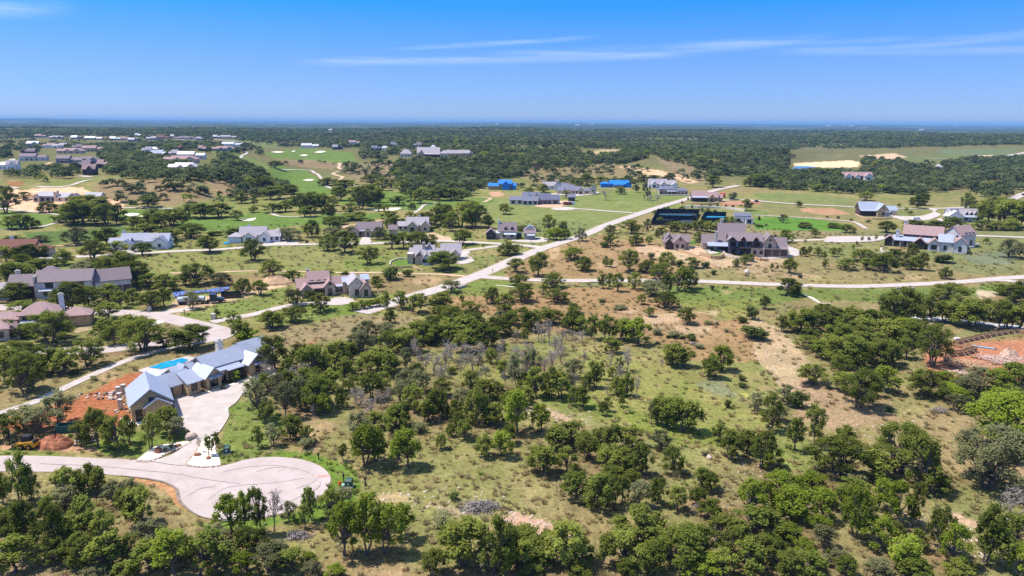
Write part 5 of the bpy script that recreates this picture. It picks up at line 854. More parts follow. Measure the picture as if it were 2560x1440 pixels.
# --- the barn house
h = House('barn_house', 'white and charcoal barn-style house with rose and blue metal roofs', 2262, 619, -29, wall=STUCCO, roof=ROSE)
h.V(6.6, 10.2, 15.5, 7.2, 5.6, 9.0, 'x', wm=DARKB, win='f4@4.0 r1@5'); h.V(2.4, 5.6, 15.5, 3.2, 2.9, 4.4, 'x', 'shed', rm=STEEL, wm=PSTONE, win='fp4', ov=.3); h.porch(-5.0, 9.6, 1.0, 4.0, 2.8, 3.7, 6, rm=STEEL, post=LSTONE)
h.V(-6.6, 4.2, 3.8, 6.0, 2.9, 4.6, 'y', wm=TIMBER, win='fp1'); h.V(5.6, 1.4, 4.4, 4.6, 2.8, 4.7, 'y', wm=TIMBER, win='fp1'); h.V(11.3, .6, 4.4, 6.4, 3.0, 4.9, 'y', win='fp1')
h.V(15.6, 2.4, 5.2, 9.4, 4.0, 6.2, 'x', 'shed', rm=STEEL, win='ft1', ov=.6); h.V(21.2, 1.2, 5.4, 7.6, 3.8, 6.2, 'y', win='ft1 l1 r2'); h.V(18.0, -1.6, 1.6, 2.2, 2.6, 2.9, 'x', 'flat', wm=LSTONE)
h.chim(-3.6, 5.2, 6.9, 1.5, 1.2, STUCCO); h.chim(-0.8, 12, 10.6, 1.5, 1.1, STUCCO)
h = House('barn_garage', 'tall pale barn with rose roof and three dormers beside the white barn house', 2415, 618, 24, cat='barn', wall=STUCCO, roof=ROSE)
h.V(0, 3.6, 11, 7.6, 6.0, 9.4, 'x', win='ft2@1.0 l1@3.0'); h.V(-5.0, .4, 2.2, 1.6, 5.4, 5.8, 'x', 'shed', wm=DARKB, rm=STEEL, win='fp1@0.3')
for x in (-1.5, 1.0, 3.5): h.V(x, 1.2, 1.2, 2.4, 6.6, 7.2, 'x', 'shed', rm=SLATE, wm=DARKB, z0=.001, fnd=0, ov=.3, win='')
h.V(6.4, 3.0, 1.8, 4.0, 2.4, 2.8, 'x', 'flat', wm=LSTONE)
# --- the lilac-roofed cottage
h = House('lilac_roofed_cottage', 'stone cottage with lilac roofs and a pale blue front gable', 1045, 661, 4, wall=PSTONE, roof=LILAC)
h.V(2.4, 6.2, 8.0, 6.0, 3.5, 6.6, 'x'); h.V(.6, 2.8, 3.5, 6.0, 3.0, 5.1, 'y', win='fs1@3.4'); h.V(3.4, .8, 2.8, 5.4, 2.6, 4.4, 'y', wm=PALEB, win='f2@0.9'); h.V(6.6, 3.0, 4.4, 5.4, 2.7, 4.8, 'x', win='f2')
h.V(-3.1, 2.4, 2.3, 3.4, 4.0, 4.1, 'x', 'flat', rm=LSTONE, wm=PSTONE); h.V(-2.0, 5.6, 2.6, 4.8, 3.2, 5.6, 'x', win='f1'); h.V(7.6, 9.0, 4.4, 4.4, 2.8, 4.8, 'x'); h.V(13.2, 12, 7.8, 6.0, 3.0, 6.2, 'x', wm=WHITE, win='l1 f2'); h.V(14.8, 8.4, 3.4, 2.6, 2.8, 4.4, 'y', wm=STUCCO); h.chim(2.2, 5.2, 7.7, 1.1, .9, PSTONE)
h.V(4.4, 7.4, 3.4, 4.4, 4.6, 7.3, 'y')
# --- the mauve-roofed long house at the left
h = House('mauve_roofed_house', 'long two-storey house with mauve roofs and four dark garage doors', 100, 748, 13, wall=STUCCO, roof=MAUVE)
h.V(7.2, 4, 16, 8, 5.6, 8.4, 'x', win='fp2@3.3 f3@0.8'); h.V(10.8, -.1, 4.6, 1.0, 5.3, 5.5, 'x', 'flat', wm=BROWNB, rm=MAUVE, win='f1@3'); h.V(-5.0, 4.4, 7.6, 7.2, 4.4, 7.2, 'x', wm=BROWNB, win='f2'); h.V(-13, 4.2, 8, 6.4, 2.8, 4.8, 'x', wm=STUCCO, rm=LILAC, win='fp2')
h.V(0, 11.4, 8, 6.6, 5.4, 8.6, 'hip' and 'x', 'hip'); q = MB(); q.prism([(-1.7, 2.7), (0, 3.3), (0, 3.4), (-1.7, 2.8)], 0.4, 6.0, 'x'); h.part(q, 'awning', STEEL); q = MB(); q.box((-.95, 4.0, 3.4), (.35, 8.6, 7.8)); h.part(q, 'parapet', LSTONE)
h.V(19.4, 7.4, 10.4, 7.4, 4.6, 7.6, 'x', r=20, win='fg4', rm=MAUVE)
for i in range(3): h.V(16.7 + 2.6 * i * cos(R(20)), 4.9 + 2.6 * i * sin(R(20)), 1.6, 2.6, 5.3, 6.2, 'x', 'shed', r=20, z0=.001, fnd=0, rm=STEEL, wm=GREYB, ov=.3)
h.chim(-7.6, 6, 8.2, 1.3, 1)
# --- the rose hip-roofed house at the left edge
h = House('hip_roofed_house', 'stone house with rose hip roofs half hidden by oaks', 66, 838, 20, wall=STONE, roof=ROSE)
h.V(2.6, 6.4, 9, 7, 4.5, 7.4, 'x', 'hip', win='f3@3.0'); h.V(-6.6, 6.4, 9.4, 5.8, 3.4, 5.4, 'x', 'hip', wm=PSTONE); h.V(-6.4, -1.2, 7.6, 6.0, 3.0, 5.2, 'x', 'hip', wm=PSTONE, win='f2 r1'); h.V(4.6, 2.2, 3.8, 4.8, 4.0, 5.9, 'y', win='ft1@1.8'); h.V(.6, 2.6, 3.6, 2.2, 2.8, 3.3, 'x', 'shed', rm=STEEL, win='fp1')
h.V(10.8, 7.6, 7, 5.6, 3.0, 5.0, 'x', 'hip'); h.V(-2.0, -2.2, 2.8, 2.6, 2.5, 3.8, 'y', wm=PSTONE, win='fp1'); h.chim(7.2, 8.6, 8.6, 1.1, .9, WHITE)
# --- middle distance
h = House('white_ranch_house', 'white ranch house with blue-grey metal roofs on the lane', 352, 622, 9, wall=WHITE, roof=RANCHR)
h.V(-4, 6.6, 10, 6, 3.4, 5.9, 'x'); h.V(-8.6, 2.0, 8.4, 5.4, 2.6, 4.6, 'x', win='f2'); h.V(-5.2, -.6, 4.0, 4.6, 2.6, 4.1, 'y', win='f1'); h.V(6.6, 4.4, 10, 7.4, 3.3, 6.0, 'x', win='f3'); h.V(8.8, .4, 6.4, 6.2, 3.0, 5.2, 'y', win='f1 lg1'); h.chim(-8.8, 7.4, 6.8, 1.2, .9, WHITE)
q = MB(); [q.box((5.2 + i * 1.7, 2.4, 5.06), (1.5, .06, 2.2), mtx=Matrix.Translation((0, 0, 0))) for i in range(0)]
for i in range(3):
    q = MB(); q.box((0, 0, 0), (1.5, 2.6, .06)); o = q.build('solar_panel', SLATE, h.root, (5.0 + i * 1.8, 2.5, 4.98)); o.rotation_euler = (math.atan2(2.7, 3.7), 0, 0)
h = House('pale_farmhouse', 'pale farmhouse with light metal roofs and small blue pool', 640, 607, 7, wall=WHITE, roof=LILAC)
h.V(-9.6, 3.4, 5.6, 6.4, 2.7, 4.6, 'x', 'hip', win=''); h.V(-2, 6.4, 12, 6.4, 3.4, 6.6, 'x'); h.V(-3, 1.6, 5.6, 5, 2.8, 4.6, 'y', win='fp1'); h.V(4.2, 1.8, 5.0, 6.2, 2.9, 5.0, 'y', win='f1'); h.V(8.0, 4.6, 5.6, 6.0, 2.8, 5.0, 'x', win='f2'); h.chim(-4.4, 8, 7.2, 1.1, .9, WHITE)
sheet('swimming_pool', [(558,609),(568,606),(577,607),(570,611),(560,611)], POOLW, lift=.2, grid=2, smooth=False)
h = House('pool_pavilion', 'small white pavilion standing right of the pale farmhouse', 693, 598, 5, cat='pavilion', wall=WHITE, roof=LILAC); h.V(0, 3, 6, 5.4, 2.7, 4.8, 'x', 'hip', win='fp1')
h = House('long_mauve_house', 'long stone house with mauve roof and arched entrance behind oaks', 914, 593, 2, wall=PSTONE, roof=MAUVE)
h.V(1.4, 5, 12, 6, 3.6, 6.6, 'x', win='f3'); h.V(-5.4, 2.8, 4.2, 6.8, 3.0, 4.9, 'y', win='f1'); h.V(1.2, 1.4, 3.0, 2.4, 2.9, 4.1, 'y', win='fd1'); h.V(12.8, 8, 4, 4, 3.0, 4.8, 'x'); q = MB(); q.prism([(.6, 2.8), (2.0, 3.3), (2.0, 3.4), (.6, 2.9)], -3, 7.2, 'x'); h.part(q, 'awning', STEEL)
h = House('pale_stone_house', 'pale stone house with lilac roofs beside a sandy yard', 1043, 580, 3, wall=LSTONE, roof=LILAC)
h.V(0, 6, 11, 6.6, 3.6, 6.8, 'x'); h.V(-2.4, 1.4, 5, 5.6, 3.2, 5.4, 'y', win='fp1', wm=PSTONE); h.V(4.2, 2.4, 4.4, 7, 3.2, 5.6, 'y', win='f1', wm=PSTONE); h.V(-7.6, 5.4, 5, 5, 2.8, 4.6, 'x', win='f2'); h.chim(1.0, 7, 7.6); h.chim(-6, 6.8, 6)
h = House('mauve_gabled_house', 'white house with steep mauve roof and tall white chimney', 1270, 598, 0, wall=LSTONE, roof=MAUVE)
h.V(0, 4, 8, 6.4, 4.0, 7.6, 'x', win='f2@0.8'); h.V(-8.4, 2.4, 4.6, 6, 2.8, 4.8, 'y', wm=DARKB, win='fp1'); h.V(-5, 3.6, 2.6, 3, 2.5, 3.0, 'x', 'shed', rm=GALV); q = MB(); q.prism([(-1.6, 2.3), (.75, 3.0), (.75, 3.1), (-1.6, 2.4)], -2, 4, 'x'); h.part(q, 'awning', GALV)
for x in (-1.1, 2.0): h.V(x, 1.9, 1.5, 1.6, 5.0, 5.9, 'y', wm=DARKB, z0=.001, fnd=0, ov=.2)
h.V(5.4, 3.4, 2.6, 3, 2.4, 2.8, 'x', 'flat', wm=DARKB, rm=SLATE); h.chim(-4.5, 4, 8.6, 1.1, 1.2, WHITE)
h = House('dark_barn', 'small dark barn with mauve monitor roof right of the mauve-gabled house', 1324, 600, -3, cat='barn', wall=GREYB, roof=MAUVE)
h.V(0, 3.6, 5.2, 6.4, 3.2, 5.0, 'x', win=''); h.V(0, 5.0, 4.4, 2.6, 4.8, 6.4, 'y', wm=WHITE, rm=STEEL); h.V(0, 2.6, 4.2, .6, 4.6, 4.8, 'x', 'flat', wm=BROWNB, z0=0); q = MB(); q.prism([(-1.4, 2.2), (.3, 2.8), (.3, 2.9), (-1.4, 2.3)], -1.2, 2.6, 'x'); h.part(q, 'awning', GALV)
h = House('slate_roofed_house', 'long pale house with slate roofs and two chimneys at the meadow edge', 1335, 512, -3, wall=STUCCO, roof=SLATE)
h.V(-12.4, 5, 9.4, 6, 3.0, 5.2, 'x', win='fp2'); h.V(-2.6, 1.4, 10.6, 6, 3.0, 5.4, 'x', win='fp3 rp1'); h.V(-2.4, 9, 12, 7, 4.2, 7.8, 'x'); h.V(7, 5.6, 9, 7, 3.6, 7.2, 'x', r=12, win='fp3', wm=GREYB); h.V(14.2, 6.4, 6.4, 6.4, 3.6, 6.4, 'x', r=12, win='fp1 r1', wm=GREYB); h.chim(-3.6, 6.2, 8.0, 1.2, 1, WHITE); h.chim(1.4, 5.4, 8.4, 1.2, 1)
h = House('slate_shed', 'small slate-roofed shed beside the long pale house', 1429, 503, -4, cat='shed', wall=DARKB, roof=SLATE); h.V(0, 3, 5, 4.6, 3, 4.8, 'x', win='fp1')
h = House('white_gabled_house', 'white gabled house with dark trim behind the slate-roofed house', 1385, 475, -4, wall=WHITE, roof=LILAC); h.V(-4.4, 6, 11, 6, 3.4, 6, 'x', win='f2'); h.V(3.4, 3.4, 6, 8, 3.8, 7.2, 'y', win='fp1 fs1@5', rm=SLATE); h.V(9, 6, 5, 5, 3.2, 5.4, 'x', rm=SLATE); h.chim(-9, 6.5, 7.5); h.chim(.5, 8, 8)
h = House('stone_slate_house', 'stone house with slate roofs beside the white gabled house', 1438, 486, -8, wall=PSTONE, roof=SLATE); h.V(-6.4, 6, 10, 7, 3.6, 7, 'x'); h.V(-12, 3, 5, 5, 3, 5, 'x'); h.V(1, 3.6, 8, 6, 3.2, 5.8, 'x', win='f3'); h.V(4.4, 1.4, 4, 5, 3, 5, 'y', win='fp1'); h.V(9.4, 4.6, 4.4, 4, 2.8, 4.4, 'x', win='f1'); h.V(14.2, 4.0, 5, 6, 4.6, 6.8, 'y', wm=LSTONE, win='f1@2.4'); h.chim(-5, 8, 7.8)
h = House('tarp_roofed_house', 'unfinished house under bright blue roofing on green posts', 1254, 475, -2, wall=RAWOSB, roof=TARP); h.V(3, 6, 11, 7, 5.2, 8, 'x', win=''); h.V(3.6, 2.4, 6, 5.4, 4.6, 7.0, 'y', wm=TARP); h.V(-7, 4.6, 9, 6, 3.2, 5.2, 'x'); h.V(10, 5, 4.4, 5, 3.6, 5.4, 'x', wm=TARP)
GREENP = plain('green_sheathing', (0.10, 0.36, 0.16), 0.8, scale=2, var=.1); q = MB(); q.box((.4, .2, 2), (.7, .7, 5)); h.part(q, 'post', GREENP); q = MB(); q.box((2.8, .2, 2), (.7, .7, 5)); h.part(q, 'post', GREENP)
h = House('blue_tarp_bungalow', 'low unfinished bungalow wrapped in blue tarps beside a grey bare tree', 1543, 469, 0, wall=GREYB, roof=TARP); h.V(2.4, 6, 17, 7, 3.2, 5.8, 'x', wm=TARP); h.V(-10.6, 4.4, 7, 5.6, 3.0, 5.0, 'x', 'hip', wm=TARP); h.V(9.6, 3, 6, 6, 2.8, 4.6, 'y', wm=TARP); h.V(1, 1.6, 9, 4.6, 2.6, 4.4, 'x', 'shed')
h = House('lilac_farmhouse', 'white farmhouse with lilac roofs, farthest along the straight road', 1655, 470, 0, wall=WHITE, roof=LILAC); h.V(-3, 7, 16, 7, 3.4, 7.2, 'x'); h.V(-7, 2.4, 5, 7, 3, 5.6, 'y', win='fp1'); h.V(1.2, 2.4, 5, 7, 3, 5.6, 'y', win='fp1'); h.V(8.2, 5, 9, 6.4, 3.2, 6.2, 'x', win='f2'); h.V(11, 1.6, 5, 5, 2.8, 4.6, 'y', rm=WMETAL)
h = House('colonnaded_house', 'pink stone house with slate roof and pale columns by the straight road', 1682, 488, -4, wall=PSTONE, roof=SLATE); h.V(-3.6, 5.4, 13, 7.4, 4.2, 6.8, 'x', 'hip', win='fp4'); h.V(7.4, 3.4, 9, 6.4, 3.4, 5.6, 'x', 'hip', win='f3'); h.porch(-12.6, -6, 1, 5, 3.4, 4.2, 4, rm=SLATE, post=LSTONE); h.porch(-4.6, 3.6, -.6, 2, 2.8, 3.6, 4, rm=STEEL, post=LSTONE); q = MB(); q.box((0, -2.6, -.1), (30, 1.2, 1.6)); h.part(q, 'terrace_wall', LSTONE)
h = House('rose_lodge', 'brown house with rose roofs and blue porch beside the straight road', 1763, 505, -6, wall=STONE, roof=ROSE); h.V(-4, 5.6, 11, 6.6, 4.2, 7.4, 'x', wm=BROWNB); h.porch(-9.4, 1.4, -.4, 2.4, 2.9, 4.0, 5, rm=STEEL); h.V(5.2, 4.6, 8, 6.4, 3.4, 6.6, 'x', win='f2'); h.V(4.4, 1.2, 4.4, 5, 3, 5.4, 'y', win='fp1'); h.V(10.4, 6, 5, 5, 3, 5, 'x')
q = MB(); q.prism([(-2, 2.4), (2, 2.4), (0, 3.6)], -2.2, 2.2, 'x'); q.box((0, 0, 1.2), (3.6, 3.0, 2.4)); tag(q.build('red_tent', plain('red_canvas', (0.36, 0.05, 0.05), .8), None, tuple(at(1806, 494))), 'dark red canvas tent beside the brown rose-roofed house', 'tent')
h = House('court_pavilion', 'white pavilion with slate roof beside the tennis courts', 1857, 560, -12, cat='pavilion', wall=WHITE, roof=SLATE); h.V(0, 6, 9, 5, 4.0, 5.2, 'x', 'shed', win='fp2'); h.V(3.4, 1, 4, 3.4, 2.8, 3.2, 'x', 'shed', win='fp1')
h = House('blue_roofed_stone_house', 'brown stone house with blue-grey roofs and stone chimney by a turning circle', 2190, 541, -7, wall=STONE, roof=STEEL); h.V(-3, 7, 12, 8, 4.4, 8, 'x', wm=BROWNB); h.porch(-9, 0, .6, 3.4, 3, 4.4, 5, rm=STEEL); h.V(3.4, 3.2, 6.2, 9, 4.0, 7.6, 'y', win='f1 fs1@5.0'); h.V(6.0, -.6, 3, 3, 3, 3.8, 'x', 'shed', wm=GREYB); h.V(10.4, 8, 7, 6, 3.4, 5.6, 'x', wm=PSTONE, win='f1'); h.chim(-6.4, 9, 9.4, 1.1, 1, STONE)
h = House('pale_dormer_house', 'white house with pale roofs and three small dormers near the turning circle', 2412, 556, -10, wall=WHITE, roof=LILAC); h.V(-5, 4, 8, 7.4, 3.2, 6.4, 'y', win='f3', rm=WMETAL); h.V(-4.6, 8, 6, 6, 3.4, 7, 'x', rm=LILAC); h.V(4.6, 6, 12, 7, 3.4, 7.2, 'x', win='f2'); h.porch(0, 9.6, .4, 2.8, 2.8, 3.8, 5, rm=STEEL)
for x in (1.6, 4.0, 6.4): h.V(x, 3.6, 1.4, 1.8, 4.8, 5.8, 'y', wm=DARKB, z0=.001, fnd=0, ov=.2)
q = MB(); q.box((0, 0, 0), (4.4, .08, 2.6)); o = q.build('solar_panel', SLATE, h.root, (-4.4, 4.9, 6.3)); o.rotation_euler = (R(-40), 0, 0)
h = House('rose_bungalow', 'white bungalow with long rose roof among the far oaks', 2147, 450, 0, wall=WHITE, roof=ROSE); h.V(0, 7, 30, 8, 4, 7.4, 'x', win='f5', wm=BROWNB); h.V(-11, 2.4, 7, 6, 3.4, 6, 'y', win='fp1'); h.V(9.6, 2.4, 8, 6, 3.4, 6.4, 'y', win='fp1'); h.V(-1, 3, 6, 5, 3, 5.2, 'y'); h.chim(-4, 8, 8.6)
h = House('site_house', 'slate-roofed stone house standing on a bare pale building site', 134, 505, -3, wall=LSTONE, roof=SLATE); h.V(-6.6, 5, 15, 7, 3.4, 6.6, 'x', 'hip', win='fp4', wm=GREYB); h.V(-12, 2.4, 4, 5, 3, 4.6, 'y', win='fp1'); h.V(6, 4, 9, 6, 3.2, 5.6, 'x', win='f2'); h.V(12.6, 3.6, 5.6, 6, 3, 5.2, 'y', wm=GREYB, win='fp1'); h.chim(0.6, 1.4, 6.2, 1.4, 1); h.chim(2.4, 2.0, 7.0, 1.0, 1)
h = House('site_garage', 'slate-roofed garage right of the house on the bare site', 229, 503, -3, cat='garage', wall=LSTONE, roof=SLATE); h.V(0, 4, 11, 6, 3.2, 5.2, 'x', win='fp2')
h = House('brown_roofed_house', 'house with wide reddish brown roof at the lane end', 28, 646, 6, wall=PSTONE, roof=BROWNR); h.V(-3, 6, 22, 9, 3.2, 6.8, 'x', win='f3'); h.V(9, 5.4, 8, 8, 3, 5.4, 'x', 'hip'); h.V(2.4, 1.6, 5, 5, 2.8, 4.8, 'y', win='fp1', wm=DARKB); h.chim(-3, 8, 7.8, 1.2, 1, WHITE)
# --- the golf clubhouse on the far rise
h = House('club_house', 'pale stone clubhouse with lilac metal roofs on the wooded rise', 1078, 394, 0, cat='clubhouse', wall=LSTONE, roof=LILAC)
h.V(-4, 12, 26, 11, 5.4, 11, 'x', win=''); h.V(0, 5.2, 22, 3.4, 3.6, 5.2, 'x', 'shed', win='fp6', wm=BROWNB); h.V(-11.6, 6.6, 5, 10, 4.6, 8, 'y', win='fp1', wm=PSTONE); h.V(14.4, 6, 9, 9, 4.6, 8.4, 'x', 'hip', win='fp2'); h.chim(-16, 13, 12, 1.6, 1.4)
h = House('club_cart_barn', 'pale gabled cart barn left of the clubhouse', 1014, 393, 0, cat='barn', wall=LSTONE, roof=LILAC); h.V(0, 6, 14, 9, 4, 9.4, 'x', 'hip', win='f3')
h = House('club_lodge', 'long pale lodge with lilac roofs right of the clubhouse', 1148, 391, 0, cat='lodge', wall=PSTONE, roof=LILAC); h.V(-5, 6, 22, 7, 3.6, 7, 'x', win='f4'); h.V(9, 4, 12, 8, 3.6, 7.4, 'x', 'hip', win='f2'); h.V(13.6, 2, 5, 6, 3.2, 5.6, 'y', win='fp1')
# --- the houses on the far left ridge and beyond: foot x, foot y, width in pixels, roof, wall, style, label
FAR = [
 (27,425,28,LILAC,WHITE,2,'tall white house with lilac roof above a red earth bank'), (4,424,18,STEEL,WHITE,0,'blue-roofed house cut by the left frame edge'),
 (80,402,52,MAUVE,STUCCO,1,'wide mauve-roofed house with white upper wall on the left ridge'), (69,387,26,MAUVE,DARKB,0,'small dark mauve-roofed house just behind the wide one'),
 (166,408,46,MAUVE,GREYB,1,'mauve-roofed house with raised centre above an oval drive'), (216,409,48,MAUVE,GREYB,3,'mauve-roofed house with grey gable right of the oval drive'),
 (203,423,34,MAUVE,DARKB,0,'low mauve roof tucked behind the dark gabled house'), (219,438,34,ROSE,DARKB,2,'dark gabled house with rose roof on the ridge brow'), (254,421,26,ROSE,DARKB,0,'small rose-roofed house right of the dark gabled house'),
 (174,384,56,ROSE,PSTONE,3,'long rose-roofed house in the ridge woods'), (232,379,48,ROSE,PSTONE,1,'rose-roofed house with small turret in the ridge woods'), (190,374,20,MAUVE,DARKB,0,'small dark house above the long rose roof'),
 (81,365,28,STEEL,GREYB,2,'steep blue-roofed house high on the left ridge'), (118,370,28,ROSE,WHITE,0,'low pinkish roof right of the steep blue house'), (147,370,30,LILAC,WHITE,0,'low pale roof farther right of the steep blue house'),
 (100,344,22,ROSE,GREYB,0,'rose-roofed house, leftmost of the skyline row'), (139,347,28,LILAC,GREYB,3,'grey-roofed house, second in the skyline row'), (191,348,22,WMETAL,GREYB,0,'white-roofed shed in the skyline row'), (232,350,36,WMETAL,PSTONE,1,'white and pink house in the skyline row'),
 (288,351,24,STEEL,GREYB,0,'flat blue-roofed house in the skyline row'), (313,351,20,ROSE,PSTONE,0,'low rose roof between two blue skyline roofs'), (332,354,22,SLATE,GREYB,0,'dark slate-roofed house below the skyline row'), (344,342,13,STEEL,GREYB,0,'small blue-grey roof topmost on the skyline'),
 (377,350,22,LILAC,GREYB,0,'pale metal barn in the skyline row'), (406,348,28,BROWNR,PSTONE,1,'brown-roofed house next to the pale metal barn'), (433,345,12,WMETAL,GREYB,0,'little white roof beside the mauve skyline house'), (462,349,48,MAUVE,PSTONE,3,'wide mauve house in the skyline row'), (499,351,16,LILAC,GREYB,0,'small pale house right of the wide mauve skyline house'),
 (571,347,36,LILAC,PSTONE,1,'lilac-white house at the right end of the skyline row'), (541,346,18,SLATE,GREYB,0,'slate house left of the skyline row end'), (578,367,46,STEEL,WHITE,1,'long white-blue house below the skyline end'), (557,378,50,ROSE,GREYB,3,'long rose-brown house with dark gables facing the golf course'), (503,378,18,ROSE,DARKB,0,'small rose-roofed dark house left of the long rose-brown one'),
 (450,376,14,BROWNR,DARKB,0,'small brown-roofed cabin in the ridge trees'), (365,382,20,LILAC,WHITE,0,'white house, left of a close white pair'), (384,381,16,WMETAL,WHITE,0,'white house, right of a close white pair'), (384,391,14,STEEL,GREYB,0,'small steel-blue hip roof above the woods'), (403,392,22,STEEL,GREYB,0,'broader steel-blue roof above the woods'), (430,391,22,LILAC,PSTONE,0,'pale roof between the steel-blue and the white roofs'),
 (476,397,60,WMETAL,STUCCO,1,'large white-roofed house on the ridge crest'), (450,407,78,ROSE,PSTONE,3,'broad rose-roofed house below the large white roof'), (456,428,62,WMETAL,PSTONE,3,'white-roofed house lowest on the wooded brow'),
 (775,369,40,WMETAL,WHITE,0,'long low white roof behind the upper greens'), (843,374,24,SLATE,DARKB,0,'dark house right of the upper greens'), (885,361,26,ROSE,WHITE,1,'rose-roofed white house behind the upper greens'), (940,378,22,SLATE,DARKB,1,'dark slate house in the trees by the clubhouse'), (962,377,16,WMETAL,WHITE,0,'small white house by the dark slate one'), (985,367,16,SLATE,GREYB,0,'small slate roof deep in the trees'), (1042,369,20,MAUVE,GREYB,0,'mauve-roofed house behind the clubhouse'), (1083,375,12,WMETAL,WHITE,0,'tiny white roof behind the clubhouse'),
 (2350,426,12,WMETAL,WHITE,0,'small white house in the far right oaks'), (825,327,10,WMETAL,WHITE,0,'white house alone in the far woods'),
 (1243,312,8,WMETAL,WHITE,0,'distant white building on the centre horizon, left one'), (1444,314,10,WMETAL,WHITE,0,'distant white building on the centre horizon, middle one'), (1482,310,7,WMETAL,WHITE,0,'distant white building on the centre horizon, right one'), (2072,316,9,WMETAL,WHITE,0,'distant white building on the right horizon'), (2130,316,8,WMETAL,WHITE,0,'second distant white building on the right horizon'), (2305,326,9,WMETAL,WHITE,0,'white barn on the far right hillside'), (1295,314,6,WMETAL,WHITE,0,'tiny white speck of a house below the centre horizon'), (2392,314,6,WMETAL,WHITE,0,'tiny white house under the radio mast ridge'),
]
frng = random.Random(5)
for (x, y, wpx, rm, wm, st, lab) in FAR:
    p = at(x, y); W_ = wpx * m_per_px(p); D_ = min(9.0, max(5.0, W_ * .36)); sc_ = 1.0
    h = House('ridge_house', lab, x, y, frng.uniform(-6, 6), wall=wm, roof=rm, group='houses on the far ridges')
    if m_per_px(p) > 3: h.V(0, 5, W_, W_ * .45, W_ * .16, W_ * .26, 'x', fnd=4); continue
    hh_ = 5.2 if st == 2 else 4.0
    if st == 0 and W_ > 11: a_ = frng.uniform(.5, .64); sg = frng.choice([-1, 1]); h.V(-sg * W_ * (1 - a_) / 2, 4.6, W_ * a_, D_, hh_ + .6, hh_ + 4, 'x', win='f3'); h.V(sg * W_ * a_ / 2, 3.6, W_ * (1 - a_), D_ * .8, hh_ - .4, hh_ + 2.2, frng.choice(['x', 'y']), frng.choice(['gable', 'hip']), win='fp1')
    elif st == 0: h.V(0, 4, W_, D_, hh_, hh_ + 3.2, 'x', frng.choice(['gable', 'gable', 'hip']), win=f'f{max(2, min(4, int(W_ / 4)))}')
    elif st == 1: h.V(-W_ * .18, 5, W_ * .6, D_, hh_ + 1.2, hh_ + 4.2, 'x', win='f3'); h.V(W_ * .28, 5, W_ * .44, D_ * .8, hh_, hh_ + 2.2, 'x', win='f2'); h.V(-W_ * .1, 1.4, W_ * .34, 3, 2.8, 3.6, 'x', 'shed', win='fp2')
    elif st == 2: h.V(0, 4.6, W_ * .8, D_, hh_, hh_ + 3.6, 'x', win='f2'); h.V(W_ * .18, 1.2, W_ * .36, D_ * .7, hh_, hh_ + 2.6, 'y', win='fp1')
    else: h.V(0, 6, W_ * .62, D_, hh_, hh_ + 3, 'x', win='f3'); h.V(-W_ * .36, 4, W_ * .3, D_ * .8, hh_ - .4, hh_ + 1.8, 'x', win='f1'); h.V(W_ * .33, 3.4, W_ * .3, D_, hh_ - .2, hh_ + 2.4, 'y', win='fp1'); h.V(-W_ * .05, 1.8, W_ * .16, D_ * .6, hh_ - .4, hh_ + 1.4, 'y')
BUILD_KEEP += [(x, y, wpx * .55, 7) for (x, y, wpx, *_r) in FAR] + [(x, y, 45, 10) for x, y in BUILD_KEEP_H[:40] if y < 520]
# ------------------------------------------------------------------ trees
LEAF_OAK = leafmat('oak_leaves', (0.124, 0.158, 0.028), (0.256, 0.278, 0.056), 0.46, 0.36)
LEAF_BRIGHT = leafmat('fresh_leaves', (0.170, 0.225, 0.022), (0.275, 0.325, 0.045), 0.48)
LEAF_GREY = leafmat('thin_grey_leaves', (0.185, 0.195, 0.080), (0.275, 0.270, 0.130), 0.45)
LEAF_JUN = leafmat('juniper_leaves', (0.080, 0.112, 0.026), (0.140, 0.158, 0.045), 0.32)
LEAF_YEL = leafmat('yellow_leaves', (0.30, 0.28, 0.03), (0.36, 0.33, 0.04), 0.3, 0.1)
BARK = plain('oak_bark', (0.13, 0.108, 0.092), 0.95, scale=6, var=0.35)
DEADW = plain('dead_wood', (0.34, 0.285, 0.235), 0.95, scale=4, var=0.3)
def leaf_cloud(rng, clumps, n_per, size, up=0.85, out=0.4):
    """leaf-sized faces filling a set of clumps (cx,cy,cz,rx,rz)"""
    V = []; F = 0
    for (cx, cy, cz, rx, rz), n in zip(clumps, n_per):
        d = rng.normal(size=(n, 3)); d /= np.linalg.norm(d, axis=1, keepdims=True)
        r = rng.random(n) ** 0.72
        r = np.where(rng.random(n) < 0.28, r * 1.45, r)
        p = d * r[:, None] * np.array([rx, rx, rz]) + np.array([cx, cy, cz])
        nrm = rng.normal(size=(n, 3)); nrm /= np.linalg.norm(nrm, axis=1, keepdims=True)
        nrm = nrm * (1 - out) + d * out + np.array([0, 0, up]); nrm /= np.linalg.norm(nrm, axis=1, keepdims=True)
        a = np.cross(nrm, rng.normal(size=(n, 3))); a /= np.linalg.norm(a, axis=1, keepdims=True) + 1e-9
        b = np.cross(nrm, a)
        s = size * (0.6 + 0.8 * rng.random(n))[:, None]; e = (0.55 + 0.35 * rng.random(n))[:, None]
        V.append(np.stack([p - a * s, p - b * s * e, p + a * s, p + b * s * e], 1).reshape(-1, 3))
    return np.concatenate(V)
